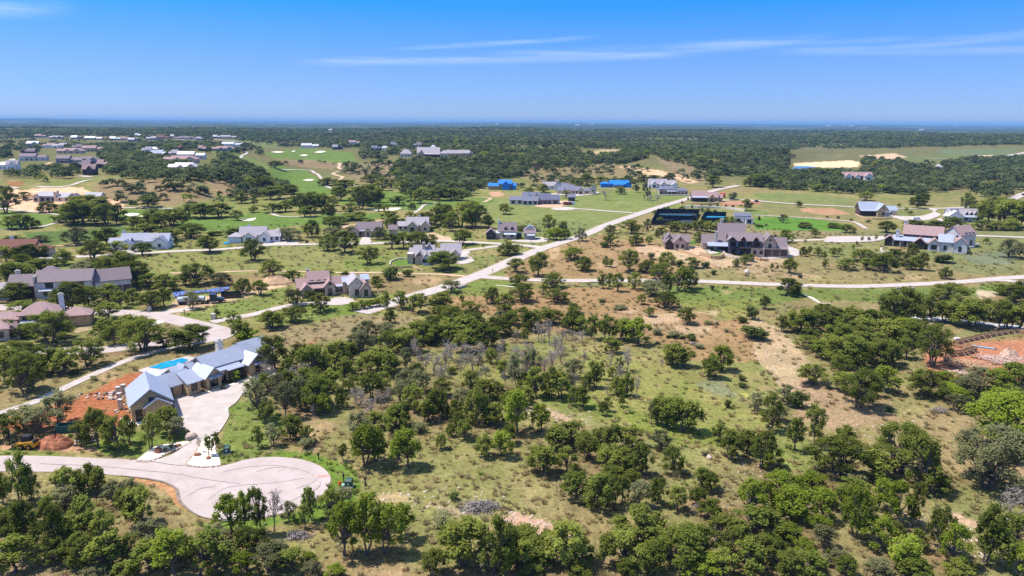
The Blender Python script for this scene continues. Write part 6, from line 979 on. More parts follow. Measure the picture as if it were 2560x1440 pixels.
def cloud_mesh(name, V, mat):
    n = len(V) // 4
    me = bpy.data.meshes.new(name); me.vertices.add(len(V)); me.vertices.foreach_set('co', V.astype(np.float32).ravel())
    me.loops.add(n * 4); me.loops.foreach_set('vertex_index', np.arange(n * 4, dtype=np.int32))
    me.polygons.add(n); me.polygons.foreach_set('loop_start', np.arange(0, n * 4, 4, dtype=np.int32)); me.polygons.foreach_set('loop_total', np.full(n, 4, np.int32))
    me.update(calc_edges=True); me.materials.append(mat); return me
def wiggle(rng, a, b, k, amp):
    a = np.array(a, float); b = np.array(b, float); L_ = np.linalg.norm(b - a)
    return [tuple(a + (b - a) * t + rng.normal(size=3) * amp * L_ * (0 if i in (0, k) else 1)) for i, t in enumerate(np.linspace(0, 1, k + 1))]
def make_oak(seed, leaf, n_cl=13, leaves=3300, size=0.030, base=0.21, spread=0.40, multi=1, lean=0.0, crown_h=0.36, bare=0.10, clr=(0.13, 0.21), barkm=None, up=1.0):
    """a tree of unit height and about unit width: trunk with limbs reaching into separate leaf clumps"""
    rng = np.random.default_rng(seed); mb = MB(); clumps = []
    cz = 1 - crown_h * 0.98
    lx, ly = lean * cos(seed * 1.7), lean * sin(seed * 1.7)
    n_cl = int(n_cl * 1.65); zb = base - 0.04
    for i in range(n_cl):
        t = (i + 0.5) / n_cl; ph = i * 2.39996 + rng.random() * 1.1
        u = 1 - 1.25 * t if t < 0.8 else -0.2 - 0.9 * (t - 0.8)      # top of the dome first, hanging skirt last
        u = np.clip(u + rng.normal() * 0.10, -0.55, 0.98)
        rr = spread * math.sqrt(max(0.03, 1 - max(u, 0) ** 2)) * (0.72 + 0.42 * rng.random()) * (1.0 if u > -0.2 else 0.85)
        mid_z = zb + (0.93 - zb) * 0.36
        z = mid_z + (0.93 - mid_z) * u if u > 0 else mid_z + (mid_z - zb) * u * 1.3
        cr = (clr[0] + (clr[1] - clr[0]) * rng.random() ** 1.4) * 0.80
        clumps.append((rr * cos(ph) + lx * (0.5 + z), rr * sin(ph) + ly * (0.5 + z), min(z, 0.98 - cr * .6), cr, cr * (0.62 + 0.25 * rng.random()) * up))
    for i in range(3):
        clumps.append((rng.normal() * .09 + lx, rng.normal() * .09 + ly, 0.58 + 0.14 * i, 0.14, 0.11))
    trunks = []
    for k in range(multi):
        a = 2 * pi * k / multi + rng.random(); o = 0.0 if multi == 1 else 0.10
        foot = (0.35 * o * cos(a), 0.35 * o * sin(a), -0.03); fork = (lx * 0.6 + o * cos(a), ly * 0.6 + o * sin(a), base + 0.07 * rng.random())
        r0 = 0.036 / math.sqrt(multi) ** 0.6
        mb.tube(wiggle(rng, foot, fork, 4, 0.045), [r0 * 1.35, r0, r0 * 0.9, r0 * 0.85, r0 * 0.8], 6); trunks.append((fork, r0))
    for i, c in enumerate(clumps):
        fork, r0 = trunks[i % len(trunks)]
        mid = (fork[0] * 0.5 + c[0] * 0.5, fork[1] * 0.5 + c[1] * 0.5, fork[2] * 0.45 + c[2] * 0.55 - 0.03)
        pts = wiggle(rng, fork, mid, 2, 0.08) + wiggle(rng, mid, (c[0], c[1], c[2] + c[4] * 0.3), 2, 0.08)[1:]
        mb.tube(pts, [r0 * 0.55, r0 * 0.42, r0 * 0.34, r0 * 0.22, r0 * 0.10], 4)
        for _ in range(2):
            d = rng.normal(size=3); d /= np.linalg.norm(d); d[2] = abs(d[2]) * 0.6
            mb.tube(wiggle(rng, pts[3], (c[0] + d[0] * c[3] * 1.1, c[1] + d[1] * c[3] * 1.1, c[2] + d[2] * c[3]), 2, 0.1), [r0 * 0.14, r0 * 0.09, r0 * 0.04], 3)
    tot = sum(c[3] ** 2 for c in clumps); live = [rng.random() > bare for _ in clumps]
    V = leaf_cloud(rng, [c for c, l in zip(clumps, live) if l], [max(20, int(leaves * c[3] ** 2 / tot)) for c, l in zip(clumps, live) if l], size)
    sxy = 0.5 / np.percentile(np.hypot(V[:, 0] - lx, V[:, 1] - ly), 95); sz = 1.0 / np.percentile(V[:, 2], 99.3)
    V *= np.array([sxy, sxy, sz]); mb.v = [(x * sxy, y * sxy, z * sz) for x, y, z in mb.v]
    tm = mb.mesh('trunk'); tm.materials.append(barkm or BARK)
    return tm, cloud_mesh('crown', V, leaf)
def make_dead(seed, leaves=0):
    rng = np.random.default_rng(seed); mb = MB(); tips = []
    def grow(p, d, L_, r, lev):
        q = p + d * L_
        mb.tube(wiggle(rng, p, q, 3, 0.07), [r, r * 0.85, r * 0.7, r * 0.55], 5 if lev < 2 else 3)
        if lev >= 5: tips.append(q); return
        for k in range((3 if lev < 3 else 2) if lev else 4):
            nd = d + rng.normal(size=3) * (0.62 if lev else 0.8) + np.array([0, 0, 0.12]); nd /= np.linalg.norm(nd)
            grow(q if k else q * 0.75 + p * 0.25, nd, L_ * (0.62 + 0.22 * rng.random()), r * 0.66, lev + 1)
    grow(np.array([0, 0, -0.03]), np.array([rng.normal() * 0.12, rng.normal() * 0.12, 1]), 0.34, 0.040, 0)
    me = mb.mesh('trunk'); co = np.array([v.co for v in me.vertices]); s = 1 / co[:, 2].max(); w_ = np.abs(co[:, :2]).max() * s
    co *= s; co[:, :2] *= min(1.6, 0.5 / w_) if w_ > 0 else 1
    me.vertices.foreach_set('co', co.astype(np.float32).ravel()); me.materials.append(DEADW); me.update()
    tp = np.array(tips) * s; tp[:, :2] *= min(1.6, 0.5 / w_) if w_ > 0 else 1
    V = leaf_cloud(rng, [(x, y, z - .03, .085, .07) for x, y, z in tp[::2]], [9] * len(tp[::2]), 0.030, up=0, out=0.0)
    Q = V.reshape(-1, 4, 3); m_ = (Q[:, 1] + Q[:, 3]) / 2; Q[:, 1] = m_ + (Q[:, 1] - m_) * .16; Q[:, 3] = m_ + (Q[:, 3] - m_) * .16
    return me, cloud_mesh('twigs', Q.reshape(-1, 3), DEADW)
def make_bush(seed, leaf, n=1200, size=0.06, trunk=True, cone=0.0):
    rng = np.random.default_rng(seed); clumps = []
    for i in range(11):
        ph = i * 2.4; t = (i + .5) / 11; z = 0.16 + 0.62 * t if cone else 0.25 + 0.5 * rng.random()
        rr = (0.34 * (1 - t * 0.95) if cone else 0.33 * math.sqrt(rng.random()))
        c = 0.22 * (1 - 0.6 * t) if cone else 0.20 + 0.07 * rng.random()
        clumps.append((rr * cos(ph), rr * sin(ph), z, c, c * (1.0 if cone else 0.95)))
    V = leaf_cloud(rng, clumps, [max(12, int(n * c[3] ** 2 / sum(k[3] ** 2 for k in clumps))) for c in clumps], size)
    mb = MB(); mb.tube(wiggle(rng, (0, 0, -.03), (0.02, 0, 0.7), 3, .04), [.04, .03, .022, .01], 5)
    for k in range(4): mb.tube(wiggle(rng, (0, 0, .08), (0.3 * cos(k * 1.6), 0.3 * sin(k * 1.6), 0.45), 2, .05), [.025, .018, .008], 4)
    tm = mb.mesh('trunk'); tm.materials.append(BARK)
    return tm, cloud_mesh('crown', V, leaf)
def make_young(seed, leaf):
    return make_oak(seed, leaf, n_cl=6, leaves=420, size=0.065, base=0.36, spread=0.30, crown_h=0.40, clr=(0.15, 0.24))
PROTO = {
 'o': [make_oak(101, LEAF_OAK), make_oak(102, LEAF_OAK, n_cl=16, spread=0.43, base=0.15), make_oak(103, LEAF_OAK, n_cl=11, lean=0.10), make_oak(104, LEAF_OAK, n_cl=15, multi=3, base=0.21, leaves=4000),
       make_oak(105, LEAF_OAK, n_cl=12, multi=2, lean=0.06), make_oak(106, LEAF_OAK, n_cl=18, spread=0.44, crown_h=0.42, base=0.13, leaves=4600), make_oak(107, LEAF_OAK, n_cl=10, spread=0.38, crown_h=0.44, bare=0.1),
       make_oak(108, LEAF_OAK, n_cl=14, multi=4, base=0.24, leaves=3600),
       make_oak(121, LEAF_OAK, n_cl=12, lean=0.16, spread=0.30, clr=(.09, .17), bare=.2, up=1.35), make_oak(122, LEAF_OAK, n_cl=15, multi=2, lean=0.12, spread=0.34, clr=(.08, .16), bare=.22, up=1.3), make_oak(123, LEAF_OAK, n_cl=13, multi=3, spread=0.32, clr=(.09, .18), bare=.18, up=1.4), make_oak(124, LEAF_OAK, n_cl=16, lean=0.2, spread=0.36, clr=(.08, .15), bare=.25, up=1.1)],
 'b': [make_oak(201, LEAF_BRIGHT, n_cl=13, crown_h=0.42, base=0.2), make_oak(202, LEAF_BRIGHT, n_cl=15, multi=2, crown_h=0.44, base=0.22, bare=0.08), make_oak(203, LEAF_BRIGHT, n_cl=11, lean=0.08, bare=0.1)],
 'g': [make_oak(301, LEAF_GREY, n_cl=13, leaves=3200, bare=0.22, size=0.028), make_oak(302, LEAF_GREY, n_cl=15, leaves=3000, multi=3, bare=0.25, size=0.028), make_oak(303, LEAF_GREY, n_cl=11, leaves=3200, lean=0.1, bare=0.15)],
 'O': [make_oak(111, LEAF_OAK, n_cl=22, leaves=11000, size=0.016, multi=3, base=0.2, clr=(.10, .17)), make_oak(112, LEAF_OAK, n_cl=26, leaves=12000, size=0.016, multi=2, spread=0.44, base=0.16, clr=(.09, .16)), make_oak(113, LEAF_OAK, n_cl=20, leaves=12000, size=0.018, lean=0.1, base=0.22, clr=(.10, .18))],
 'B': [make_oak(211, LEAF_BRIGHT, n_cl=22, leaves=11000, size=0.016, multi=2, base=0.2, clr=(.10, .17))], 'G': [make_oak(311, LEAF_GREY, n_cl=24, leaves=13000, size=0.015, multi=3, base=0.12, clr=(.10, .17))],
 'd': [make_dead(401), make_dead(402), make_dead(403), make_dead(404)],
 'j': [make_bush(501, LEAF_JUN, 1500), make_bush(502, LEAF_JUN, 1500)],
 's': [make_bush(601, LEAF_GREY, 800), make_bush(602, LEAF_BRIGHT, 900)],
 'y': [make_young(701, LEAF_OAK), make_young(702, LEAF_BRIGHT)],
 'c': [make_bush(801, LEAF_JUN, 700, cone=1.0)],
 'w': [make_oak(901, LEAF_YEL, n_cl=12, crown_h=0.42, base=0.2)],
}
KIND = {'o': ('oak_tree', 'oak tree'), 'b': ('leafy_tree', 'tree'), 'g': ('thin_crowned_tree', 'tree'), 'd': ('bare_tree', 'dead tree'), 'j': ('juniper_bush', 'bush'), 's': ('shrub', 'shrub'),
        'y': ('young_tree', 'young tree'), 'c': ('conical_tree', 'young tree'), 'w': ('yellow_tree', 'tree')}
# landmarks that the labels speak of: outline in photo pixels -> wording
ZONES = [
 ('below the cul-de-sac road', [(0,1185),(330,1195),(450,1250),(480,1300),(470,1330),(0,1330)]),
 ('in the low grove under the cul-de-sac', [(0,1330),(480,1325),(640,1320),(860,1445),(860,1500),(0,1500)]),
 ('on the near rim of the cul-de-sac', [(480,1280),(640,1290),(860,1220),(860,1340),(640,1345),(480,1345)]),
 ('between the tan house and the cul-de-sac', [(200,1055),(480,1050),(480,1142),(200,1142)]),
 ('beside the red dirt yard', [(0,1020),(200,1000),(200,1142),(0,1142)]),
 ('on the gravel beds of the driveway', [(330,1085),(480,1060),(560,1080),(560,1170),(330,1165)]),
 ('in the dark clump by the footpath', [(0,860),(270,860),(270,1000),(0,1000)]),
 ('along the lower residential road', [(0,815),(590,815),(590,895),(270,925),(0,860)]),
 ('by the mauve-roofed house and its drive', [(0,700),(270,700),(270,818),(0,818)]),
 ('around the blue-tarped building pad', [(270,690),(640,690),(640,818),(270,818)]),
 ('between the dirt track and the lane', [(0,628),(640,628),(640,700),(0,700)]),
 ('along the lane near the white ranch house', [(0,560),(480,560),(480,640),(0,640)]),
 ('beside the pale farmhouse with a pool', [(480,555),(800,555),(800,640),(480,640)]),
 ('on the green meadow below the lane', [(640,610),(1040,600),(1040,685),(640,690)]),
 ('around the lilac-roofed cottage', [(1000,590),(1290,590),(1290,680),(1000,690)]),
 ('by the dirt track above the rose-roofed house', [(640,675),(1180,665),(1180,735),(640,735)]),
 ('around the rose-roofed stone house', [(590,730),(960,730),(960,825),(590,825)]),
 ('along the near side of the diagonal road', [(960,725),(1290,690),(1290,800),(960,800)]),
 ('in the grove behind the tan house', [(640,790),(860,830),(860,950),(690,950),(640,990)]),
 ('in the woods right of the tan house', [(860,800),(1100,780),(1100,950),(860,950)]),
 ('among the bare grey trees of the wood', [(1090,790),(1330,790),(1330,960),(1090,960)]),
 ('right of the curving driveway', [(560,930),(860,940),(860,1130),(560,1130)]),
 ('in the middle of the wood', [(850,940),(1090,940),(1090,1080),(850,1080)]),
 ('where the wood thins to meadow', [(1080,940),(1340,940),(1340,1080),(1080,1080)]),
 ('in the open grass beside the cul-de-sac', [(830,1075),(1340,1075),(1340,1190),(830,1190)]),
 ('on the dry slope of dead trunks', [(1330,890),(1640,890),(1640,1060),(1330,1060)]),
 ('on the brown slope below the lane', [(1290,700),(1640,700),(1640,890),(1290,890)]),
 ('in the small clumps on the open slope', [(1600,850),(1960,850),(1960,1020),(1600,1020)]),
 ('in the broad round grove', [(1310,1040),(1720,1040),(1720,1200),(1310,1200)]),
 ('at the foot of the round grove', [(1310,1195),(1860,1160),(1860,1300),(1310,1300)]),
 ('around the brush pile on the slope', [(860,1220),(1320,1200),(1320,1330),(860,1350)]),
 ('on the near edge of the open grass', [(860,1320),(1320,1320),(1320,1520),(860,1520)]),
 ('in the thicket below the reddish bare patch', [(1310,1290),(1640,1290),(1640,1520),(1310,1520)]),
 ('in the scrub of twisted trunks', [(1640,1260),(1960,1240),(1960,1520),(1640,1520)]),
 ('in the tangle beside the goat path', [(1900,1170),(2200,1170),(2200,1360),(1900,1360)]),
 ('at the lower end of the goat path', [(2180,1280),(2600,1280),(2600,1520),(2180,1520)]),
 ('under the tangle by the goat path', [(1900,1350),(2200,1350),(2200,1520),(1900,1520)]),
 ('among the great spreading oaks', [(1860,1080),(2600,1060),(2600,1290),(1860,1290)]),
 ('below the lumber formwork', [(2170,930),(2600,930),(2600,1100),(2170,1100)]),
 ('on the stony slope under the long wood', [(1860,900),(2190,900),(2190,1130),(1860,1130)]),
 ('left of the lumber formwork', [(2130,790),(2400,790),(2400,940),(2130,940)]),
 ('in the long wood above the stony slope', [(1920,760),(2140,760),(2140,920),(1920,920)]),
 ('along the grey gravel track', [(2130,700),(2600,700),(2600,860),(2130,860)]),
 ('beside the long curving lane', [(1640,690),(2140,690),(2140,800),(1640,800)]),
 ('in the thicket before the barn house', [(1980,590),(2600,590),(2600,705),(1980,705)]),
 ('around the lodge terraces', [(1560,590),(1990,590),(1990,700),(1560,700)]),
 ('on the brown knoll', [(1280,570),(1600,570),(1600,700),(1280,700)]),
 ('around the tennis courts', [(1480,470),(1930,470),(1930,600),(1480,600)]),
 ('in the meadow by the straight road', [(1180,490),(1560,490),(1560,620),(1180,620)]),
 ('about the turning circle', [(1930,500),(2600,500),(2600,600),(1930,600)]),
 ('in the dark grove by the golf course', [(1030,495),(1250,495),(1250,610),(1030,610)]),
 ('on the middle fairways', [(640,440),(1110,440),(1110,600),(640,600)]),
 ('along the left fairways', [(0,440),(640,440),(640,610),(0,610)]),
 ('by the blue-roofed building sites', [(1100,420),(1760,420),(1760,520),(1100,520)]),
 ('beyond the straight road', [(1740,300),(2600,300),(2600,520),(1740,520)]),
]
def zone_of(x, y):
    for n_, poly in ZONES:
        if inpoly(np.array([x]), np.array([y]), poly)[0]: return n_
    return 'on the open range'
ORD = ['', 'second ', 'third ', 'fourth ', 'fifth ', 'sixth ', 'seventh ', 'eighth ', 'ninth ', 'tenth ', 'eleventh ', 'twelfth ', 'thirteenth ', 'fourteenth ', 'fifteenth ', 'sixteenth ', 'seventeenth ', 'eighteenth ', 'nineteenth ', 'twentieth ']
NOUN = {'o': 'dark green oak', 'b': 'bright green tree', 'g': 'thin greyish tree', 'd': 'bare dead tree', 'j': 'dark juniper bush', 's': 'scrubby low shrub', 'y': 'slender young tree', 'c': 'small conical evergreen', 'w': 'yellow-leaved tree'}
TREES = [q for q in TREES if q[5][1] < 1500]
oaks = sorted([q for q in TREES if q[4] == 'o'], key=lambda q: -q[8])
REST = oaks[296:]
single = oaks[:296] + [q for q in TREES if q[4] != 'o']
buckets = {}
for q in single:
    form = 'broad ' if q[2] > 1.35 * q[3] else ('tall ' if q[3] > 1.25 * q[2] else 'round ')
    if q[4] in 'djscw': form = ''
    buckets.setdefault((zone_of(q[0], q[1]), q[4], form), []).append(q)
def copy_tree(src, tm, cm, root):
    pass
cnt = {}
for (zn, k, form), lst in buckets.items():
    lst.sort(key=lambda q: q[0]); n = len(lst)
    for i, q in enumerate(lst):
        nm = NOUN[k]
        if n == 1: lab = f"{form}{nm}, only one such {zn}"
        elif n == 2: lab = f"{form}{nm}, {'left' if i == 0 else 'right'} one of two {zn}"
        elif i < (n + 1) // 2: lab = f"{form}{nm}, {ORD[i]}from the left {zn}" if i else f"{form}{nm}, leftmost {zn}"
        else:
            j = n - 1 - i; lab = f"{form}{nm}, {ORD[j]}from the right {zn}" if j else f"{form}{nm}, rightmost {zn}"
        p, wm, hm = q[5], q[6], q[7]
        pr = PROTO[k.upper() if k in 'obg' and wm > 7.0 else k]; key = (int(q[0] * 7 + q[1] * 13)) % len(pr)
        if k == 's': key = 0
        if k == 'y': key = 1 if int(q[0]) % 4 == 0 else 0
        tm, cm = pr[key]
        root = thing(KIND[k][0], lab[0].upper() + lab[1:] if False else lab, KIND[k][1], (p[0], p[1], p[2]), random.random() * 6.28, {'o': 'oaks of the hill country', 'b': 'fresh green trees', 'g': 'thin greyish trees', 'd': 'bare dead trees', 'j': 'juniper bushes', 's': 'low shrubs', 'y': 'planted young trees', 'c': 'small conical evergreens', 'w': 'yellow trees'}[k])
        root.scale = (wm * random.uniform(.88, 1.12), wm * random.uniform(.85, 1.15), hm * random.uniform(.96, 1.04))
        if k in 'obgd': root.rotation_euler = (random.gauss(0, .07), random.gauss(0, .07), root.rotation_euler[2])
        link('trunk', tm, root)
        if cm:
            co_ = link('twigs' if k == 'd' else 'crown', cm, root)
            if k == 'd': co_['kind'] = 'stuff'
        cnt[k] = cnt.get(k, 0) + 1
print('TREES', cnt, 'rest', len(REST))
# ------------------------------------------------------------------ woods too many to count: instances on points
def far_proto(seed, leaf, n, size, spread=0.40):
    rng = np.random.default_rng(seed); clumps = []
    for i in range(9):
        t = (i + .5) / 9; ph = i * 2.4 + rng.random(); rr = spread * math.sqrt(t)
        clumps.append((rr * cos(ph), rr * sin(ph), 0.50 + 0.28 * math.sqrt(1 - t) - 0.2 * rng.random() * t, 0.17 + 0.06 * rng.random(), 0.16 + 0.05 * rng.random()))
    V = leaf_cloud(rng, clumps, [max(8, n // 9)] * 9, size)
    me = cloud_mesh('wood_tree', V, leaf)
    return bpy.data.objects.new('wood_tree', me)
def joined(tm, cm):
    bm = bmesh.new(); bm.from_mesh(cm); n0 = len(bm.faces); bm.from_mesh(tm)
    bm.faces.ensure_lookup_table()
    for f in bm.faces[n0:]: f.material_index = 1
    me = bpy.data.meshes.new('wood_tree'); bm.to_mesh(me); bm.free(); me.materials.append(cm.materials[0]); me.materials.append(tm.materials[0])
    return bpy.data.objects.new('wood_tree', me)
def scatter(name, pts, scl, rot, pick, protos, label, kind='stuff'):
    me = bpy.data.meshes.new(name); n = len(pts); me.vertices.add(n); me.vertices.foreach_set('co', np.asarray(pts, np.float32).ravel())
    for an_, dt, ty in (('scl', np.asarray(scl, np.float32), 'FLOAT_VECTOR'), ('rot', np.column_stack([np.zeros((n, 2)), rot]).astype(np.float32), 'FLOAT_VECTOR')):
        a = me.attributes.new(an_, ty, 'POINT'); a.data.foreach_set('vector', dt.ravel())
    a = me.attributes.new('pick', 'INT', 'POINT'); a.data.foreach_set('value', np.asarray(pick, np.int32))
    ob = link(name, me); ob['kind'] = kind; ob['label'] = label
    g = bpy.data.node_groups.new(name, 'GeometryNodeTree')
    g.interface.new_socket('Geometry', in_out='INPUT', socket_type='NodeSocketGeometry'); g.interface.new_socket('Geometry', in_out='OUTPUT', socket_type='NodeSocketGeometry')
    gi = g.nodes.new('NodeGroupInput'); go = g.nodes.new('NodeGroupOutput'); jn = g.nodes.new('GeometryNodeJoinGeometry')
    def attr(nm, ty):
        x = g.nodes.new('GeometryNodeInputNamedAttribute'); x.data_type = ty; x.inputs['Name'].default_value = nm; return x.outputs['Attribute']
    sa = attr('scl', 'FLOAT_VECTOR'); ra = attr('rot', 'FLOAT_VECTOR'); pa = attr('pick', 'INT')
    for i, po in enumerate(protos):
        oi = g.nodes.new('GeometryNodeObjectInfo'); oi.inputs['Object'].default_value = po; oi.inputs['As Instance'].default_value = True
        cmp_ = g.nodes.new('FunctionNodeCompare'); cmp_.data_type = 'INT'; cmp_.operation = 'EQUAL'; g.links.new(pa, cmp_.inputs[2]); cmp_.inputs[3].default_value = i
        ip = g.nodes.new('GeometryNodeInstanceOnPoints'); g.links.new(gi.outputs[0], ip.inputs['Points']); g.links.new(cmp_.outputs[0], ip.inputs['Selection'])
        g.links.new(oi.outputs['Geometry'], ip.inputs['Instance']); g.links.new(ra, ip.inputs['Rotation']); g.links.new(sa, ip.inputs['Scale'])
        g.links.new(ip.outputs[0], jn.inputs[0])
    g.links.new(jn.outputs[0], go.inputs[0])
    md = ob.modifiers.new('scatter', 'NODES'); md.node_group = g
    return ob
# the oaks that show smallest
protos = [joined(*PROTO['o'][i]) for i in (0, 1, 3, 5)]
n = len(REST)
scatter('oak_grove', [q[5] for q in REST], [(q[6], q[6], q[7]) for q in REST], RNG.random(n) * 6.28, RNG.integers(0, 4, n), protos, 'small distant oaks standing about the fairways and houses')
# woods: how thick they stand, in photo pixels (outline, trees per 100 m2)
WOODS = [
 ([(0,312),(2560,312),(2560,366),(2000,372),(1900,380),(1640,382),(1300,395),(1180,398),(1120,380),(900,372),(700,366),(500,340),(300,335),(0,335)], 1.5),
 ([(1000,402),(1180,398),(1300,392),(1500,376),(1640,388),(1560,410),(1330,418),(1300,445),(1210,470),(1100,474),(1000,470),(985,430)], 2.9),
 ([(1640,385),(1960,378),(1985,405),(1980,430),(1900,440),(1780,440),(1720,415),(1650,400)], 1.5),
 ([(1880,440),(1990,430),(2100,428),(2300,436),(2420,445),(2400,472),(2280,488),(2160,486),(2000,478),(1890,470)], 1.9),
 ([(2400,400),(2560,398),(2560,470),(2480,490),(2420,480)], 1.2),
 ([(2150,400),(2300,410),(2420,402),(2560,410),(2560,440),(2300,436),(2150,430),(2060,428),(2150,418)], 1.0),
 ([(0,330),(300,330),(520,338),(560,350),(640,372),(620,380),(560,388),(400,350),(0,356)], 0.8),
 ([(0,350),(120,352),(400,352),(440,370),(300,380),(120,380),(0,400)], 1.2),
 ([(250,378),(420,385),(480,430),(560,430),(600,455),(520,450),(420,452),(330,448),(255,440),(262,405),(240,385)], 2.6),
 ([(400,355),(560,360),(520,380),(430,380),(360,370)], 0.7),
 ([(560,390),(640,420),(700,460),(740,490),(640,495),(560,470),(500,430),(540,410)], 1.7),
 ([(0,420),(60,425),(200,420),(230,440),(130,460),(60,452),(0,440)], 0.55),
 ([(240,455),(560,455),(640,490),(560,512),(420,514),(280,512)], 0.5),
 ([(640,375),(700,400),(690,412),(640,405)], 1.6),
 ([(880,362),(1000,378),(1000,400),(940,402),(880,395)], 1.5),
 ([(850,410),(1000,410),(990,450),(900,455),(850,430)], 0.6),
 ([(690,398),(850,400),(850,412),(700,412)], 0.45),
 ([(930,385),(1060,390),(1060,402),(950,402)], 1.6),
 ([(1290,420),(1500,405),(1640,430),(1780,445),(1760,460),(1640,455),(1500,460),(1320,470)], 0.42),
 ([(1180,470),(1300,455),(1480,462),(1480,472),(1380,478),(1260,470)], 0.9),
 ([(1000,468),(1210,466),(1190,490),(1100,500),(1000,482)], 1.1),
 ([(900,385),(960,380),(970,395),(900,400)], .8),
 ([(2560,460),(2500,500),(2430,505),(2440,480),(2560,440)], 0.8),
]
HOLES = [[(655,375),(900,370),(900,412),(655,405)], [(2345,370),(2550,369),(2550,392),(2345,394)], [(1970,400),(2155,398),(2155,433),(1970,433)], [(2140,380),(2275,380),(2275,400),(2140,400)], [(1440,372),(1560,372),(1550,388),(1450,388)],
         [(620,380),(700,400),(690,432),(600,412)]]
def wood_points(d0, d1, cell, jit):
    az0 = 0.70
    n_r = int((d1 - d0) / cell)
    P = []
    for i in range(n_r):
        d = d0 + (i + .5) * cell; na_ = int(2 * az0 * d / cell)
        a = -az0 + (np.arange(na_) + RNG.random(na_)) / na_ * 2 * az0; dd = d + (RNG.random(na_) - .5) * cell
        P.append(np.column_stack([dd * np.sin(a), dd * np.cos(a)]))
    P = np.concatenate(P); z = height(P[:, 0], P[:, 1]); px, py = pix(P[:, 0], P[:, 1], z)
    return P, z, px, py

def wood_density(P, px, py):
    den = np.zeros(len(P))
    jx = (fbm(P[:, 0] / 30, P[:, 1] / 30, 91, 3) - .5) * 40; jy = (fbm(P[:, 0] / 30, P[:, 1] / 30, 93, 3) - .5) * 12
    for poly, dn in WOODS:
        den = np.maximum(den, inpoly(px + jx, py + jy, poly) * dn)
    d = np.hypot(P[:, 0], P[:, 1])
    den = np.where((d > 2600) & (den < .1), 0.9, den)
    gap = fbm(P[:, 0] / 55, P[:, 1] / 55, 95, 3)
    den = den * sstep(0.24, 0.46, gap) * 1.3 * (1 - 0.92 * sstep(.56, .64, fbm(P[:, 0] / 330 + 4, P[:, 1] / 330, 97, 3)) * sstep(900, 1300, d))
    for poly in HOLES: den = np.where(inpoly(px, py, poly), 0, den)
    for (cx, cy, wx, wy) in BUILD_KEEP:
        den = np.where((np.abs(px - cx) < wx) & (py > cy - 3) & (py < cy + wy), 0, den)
    return den
LEAF_WOOD = leafmat('wood_leaves', (0.062, 0.090, 0.032), (0.150, 0.172, 0.066), 0.3, 0.45)
FP = [far_proto(31, LEAF_WOOD, 300, 0.07), far_proto(32, LEAF_WOOD, 300, 0.07, .34), far_proto(33, LEAF_WOOD, 300, 0.07, .37), far_proto(34, LEAF_GREY, 130, 0.08), far_proto(35, LEAF_BRIGHT, 150, 0.085)]
# ------------------------------------------------------------------ small things about the place
def on(px, py): p = at(px, py); return (p[0], p[1], p[2])
def heap(name, label, cat, px, py, w_, d_, h_, mat, seed=0, n=26, rough=.16, kind=None):
    """a heap of earth: a dome with an uneven skin"""
    p = on(px, py); rng = np.random.default_rng(seed); mb = MB(); R_ = 9
    for i in range(R_ + 1):
        for j in range(n):
            a = 2 * pi * j / n; r = i / R_; hz_ = (1 - r ** 2.3) * (1 + rough * (rng.random() - .5) * 2) if i < R_ else -.15
            k = 1 + rough * (vnoise(np.array(cos(a) * 2 + 9.), np.array(sin(a) * 2 + seed), seed) - .5) * 2
            mb.v.append((r * w_ / 2 * cos(a) * k, r * d_ / 2 * sin(a) * k, h_ * hz_))
    for i in range(R_):
        for j in range(n): mb.f.append((i * n + j, i * n + (j + 1) % n, (i + 1) * n + (j + 1) % n, (i + 1) * n + j)); mb.mi.append(0)
    return tag(mb.build(name, mat, None, p), label, cat, kind=kind)
BRUSHW = plain('cut_brush', (0.30, 0.255, 0.24), .95, scale=3, var=.35); REDSOIL = plain('red_soil', (0.38, 0.145, 0.075), 0.95, scale=1.4, var=.3, bump=.5); PINKSOIL = plain('pink_soil', (0.52, 0.36, 0.26), 0.95, scale=1.0, var=.15); TANSOIL = plain('tan_soil', (0.50, 0.32, 0.19), .95, scale=.6, var=.2)
ROCK = plain('pale_rock', (0.52, 0.40, 0.32), .9, scale=1.2, var=.25); REDROCK = plain('red_rock', (0.30, 0.13, 0.08), .9, scale=2, var=.25)
heap('dirt_mound', 'mound of red soil behind the yellow loader', 'dirt mound', 140, 1114, 6.2, 4.6, 1.9, REDSOIL, 3)
heap('dirt_mound', 'pale tan dirt mound by the dirt track, above the building pad', 'dirt mound', 690, 708, 13, 9, 2.6, TANSOIL, 5)
heap('dirt_mound', 'pinkish dirt mound beside the lumber heap on the formwork site', 'dirt mound', 2521, 888, 4.6, 3.4, 1.6, PINKSOIL, 7)
def boulder(px, py, s, mat, label, seed, grp='boulders in the gravel beds'):
    bm = bmesh.new(); bmesh.ops.create_icosphere(bm, subdivisions=2, radius=1); rg = random.Random(seed)
    for v in bm.verts: v.co *= 1 + rg.uniform(-.16, .16); v.co.z = max(v.co.z * .8, -.5)
    me = bpy.data.meshes.new('boulder'); bm.to_mesh(me); bm.free(); me.materials.append(mat)
    p = on(px, py); o = link('boulder', me, None, (p[0], p[1], p[2] + s * .4), rg.random() * 6); o.scale = (s * 1.15, s * .85, s); tag(o, label, 'boulder', grp)
boulder(477, 1097, 0.95, ROCK, 'big pinkish boulder at the neck of the driveway', 1); boulder(396, 1131, .75, REDROCK, 'square red boulder among yellow tufts in the long gravel bed', 2); boulder(445, 1117, .5, REDROCK, 'small red boulder at the far tip of the long gravel bed', 3)
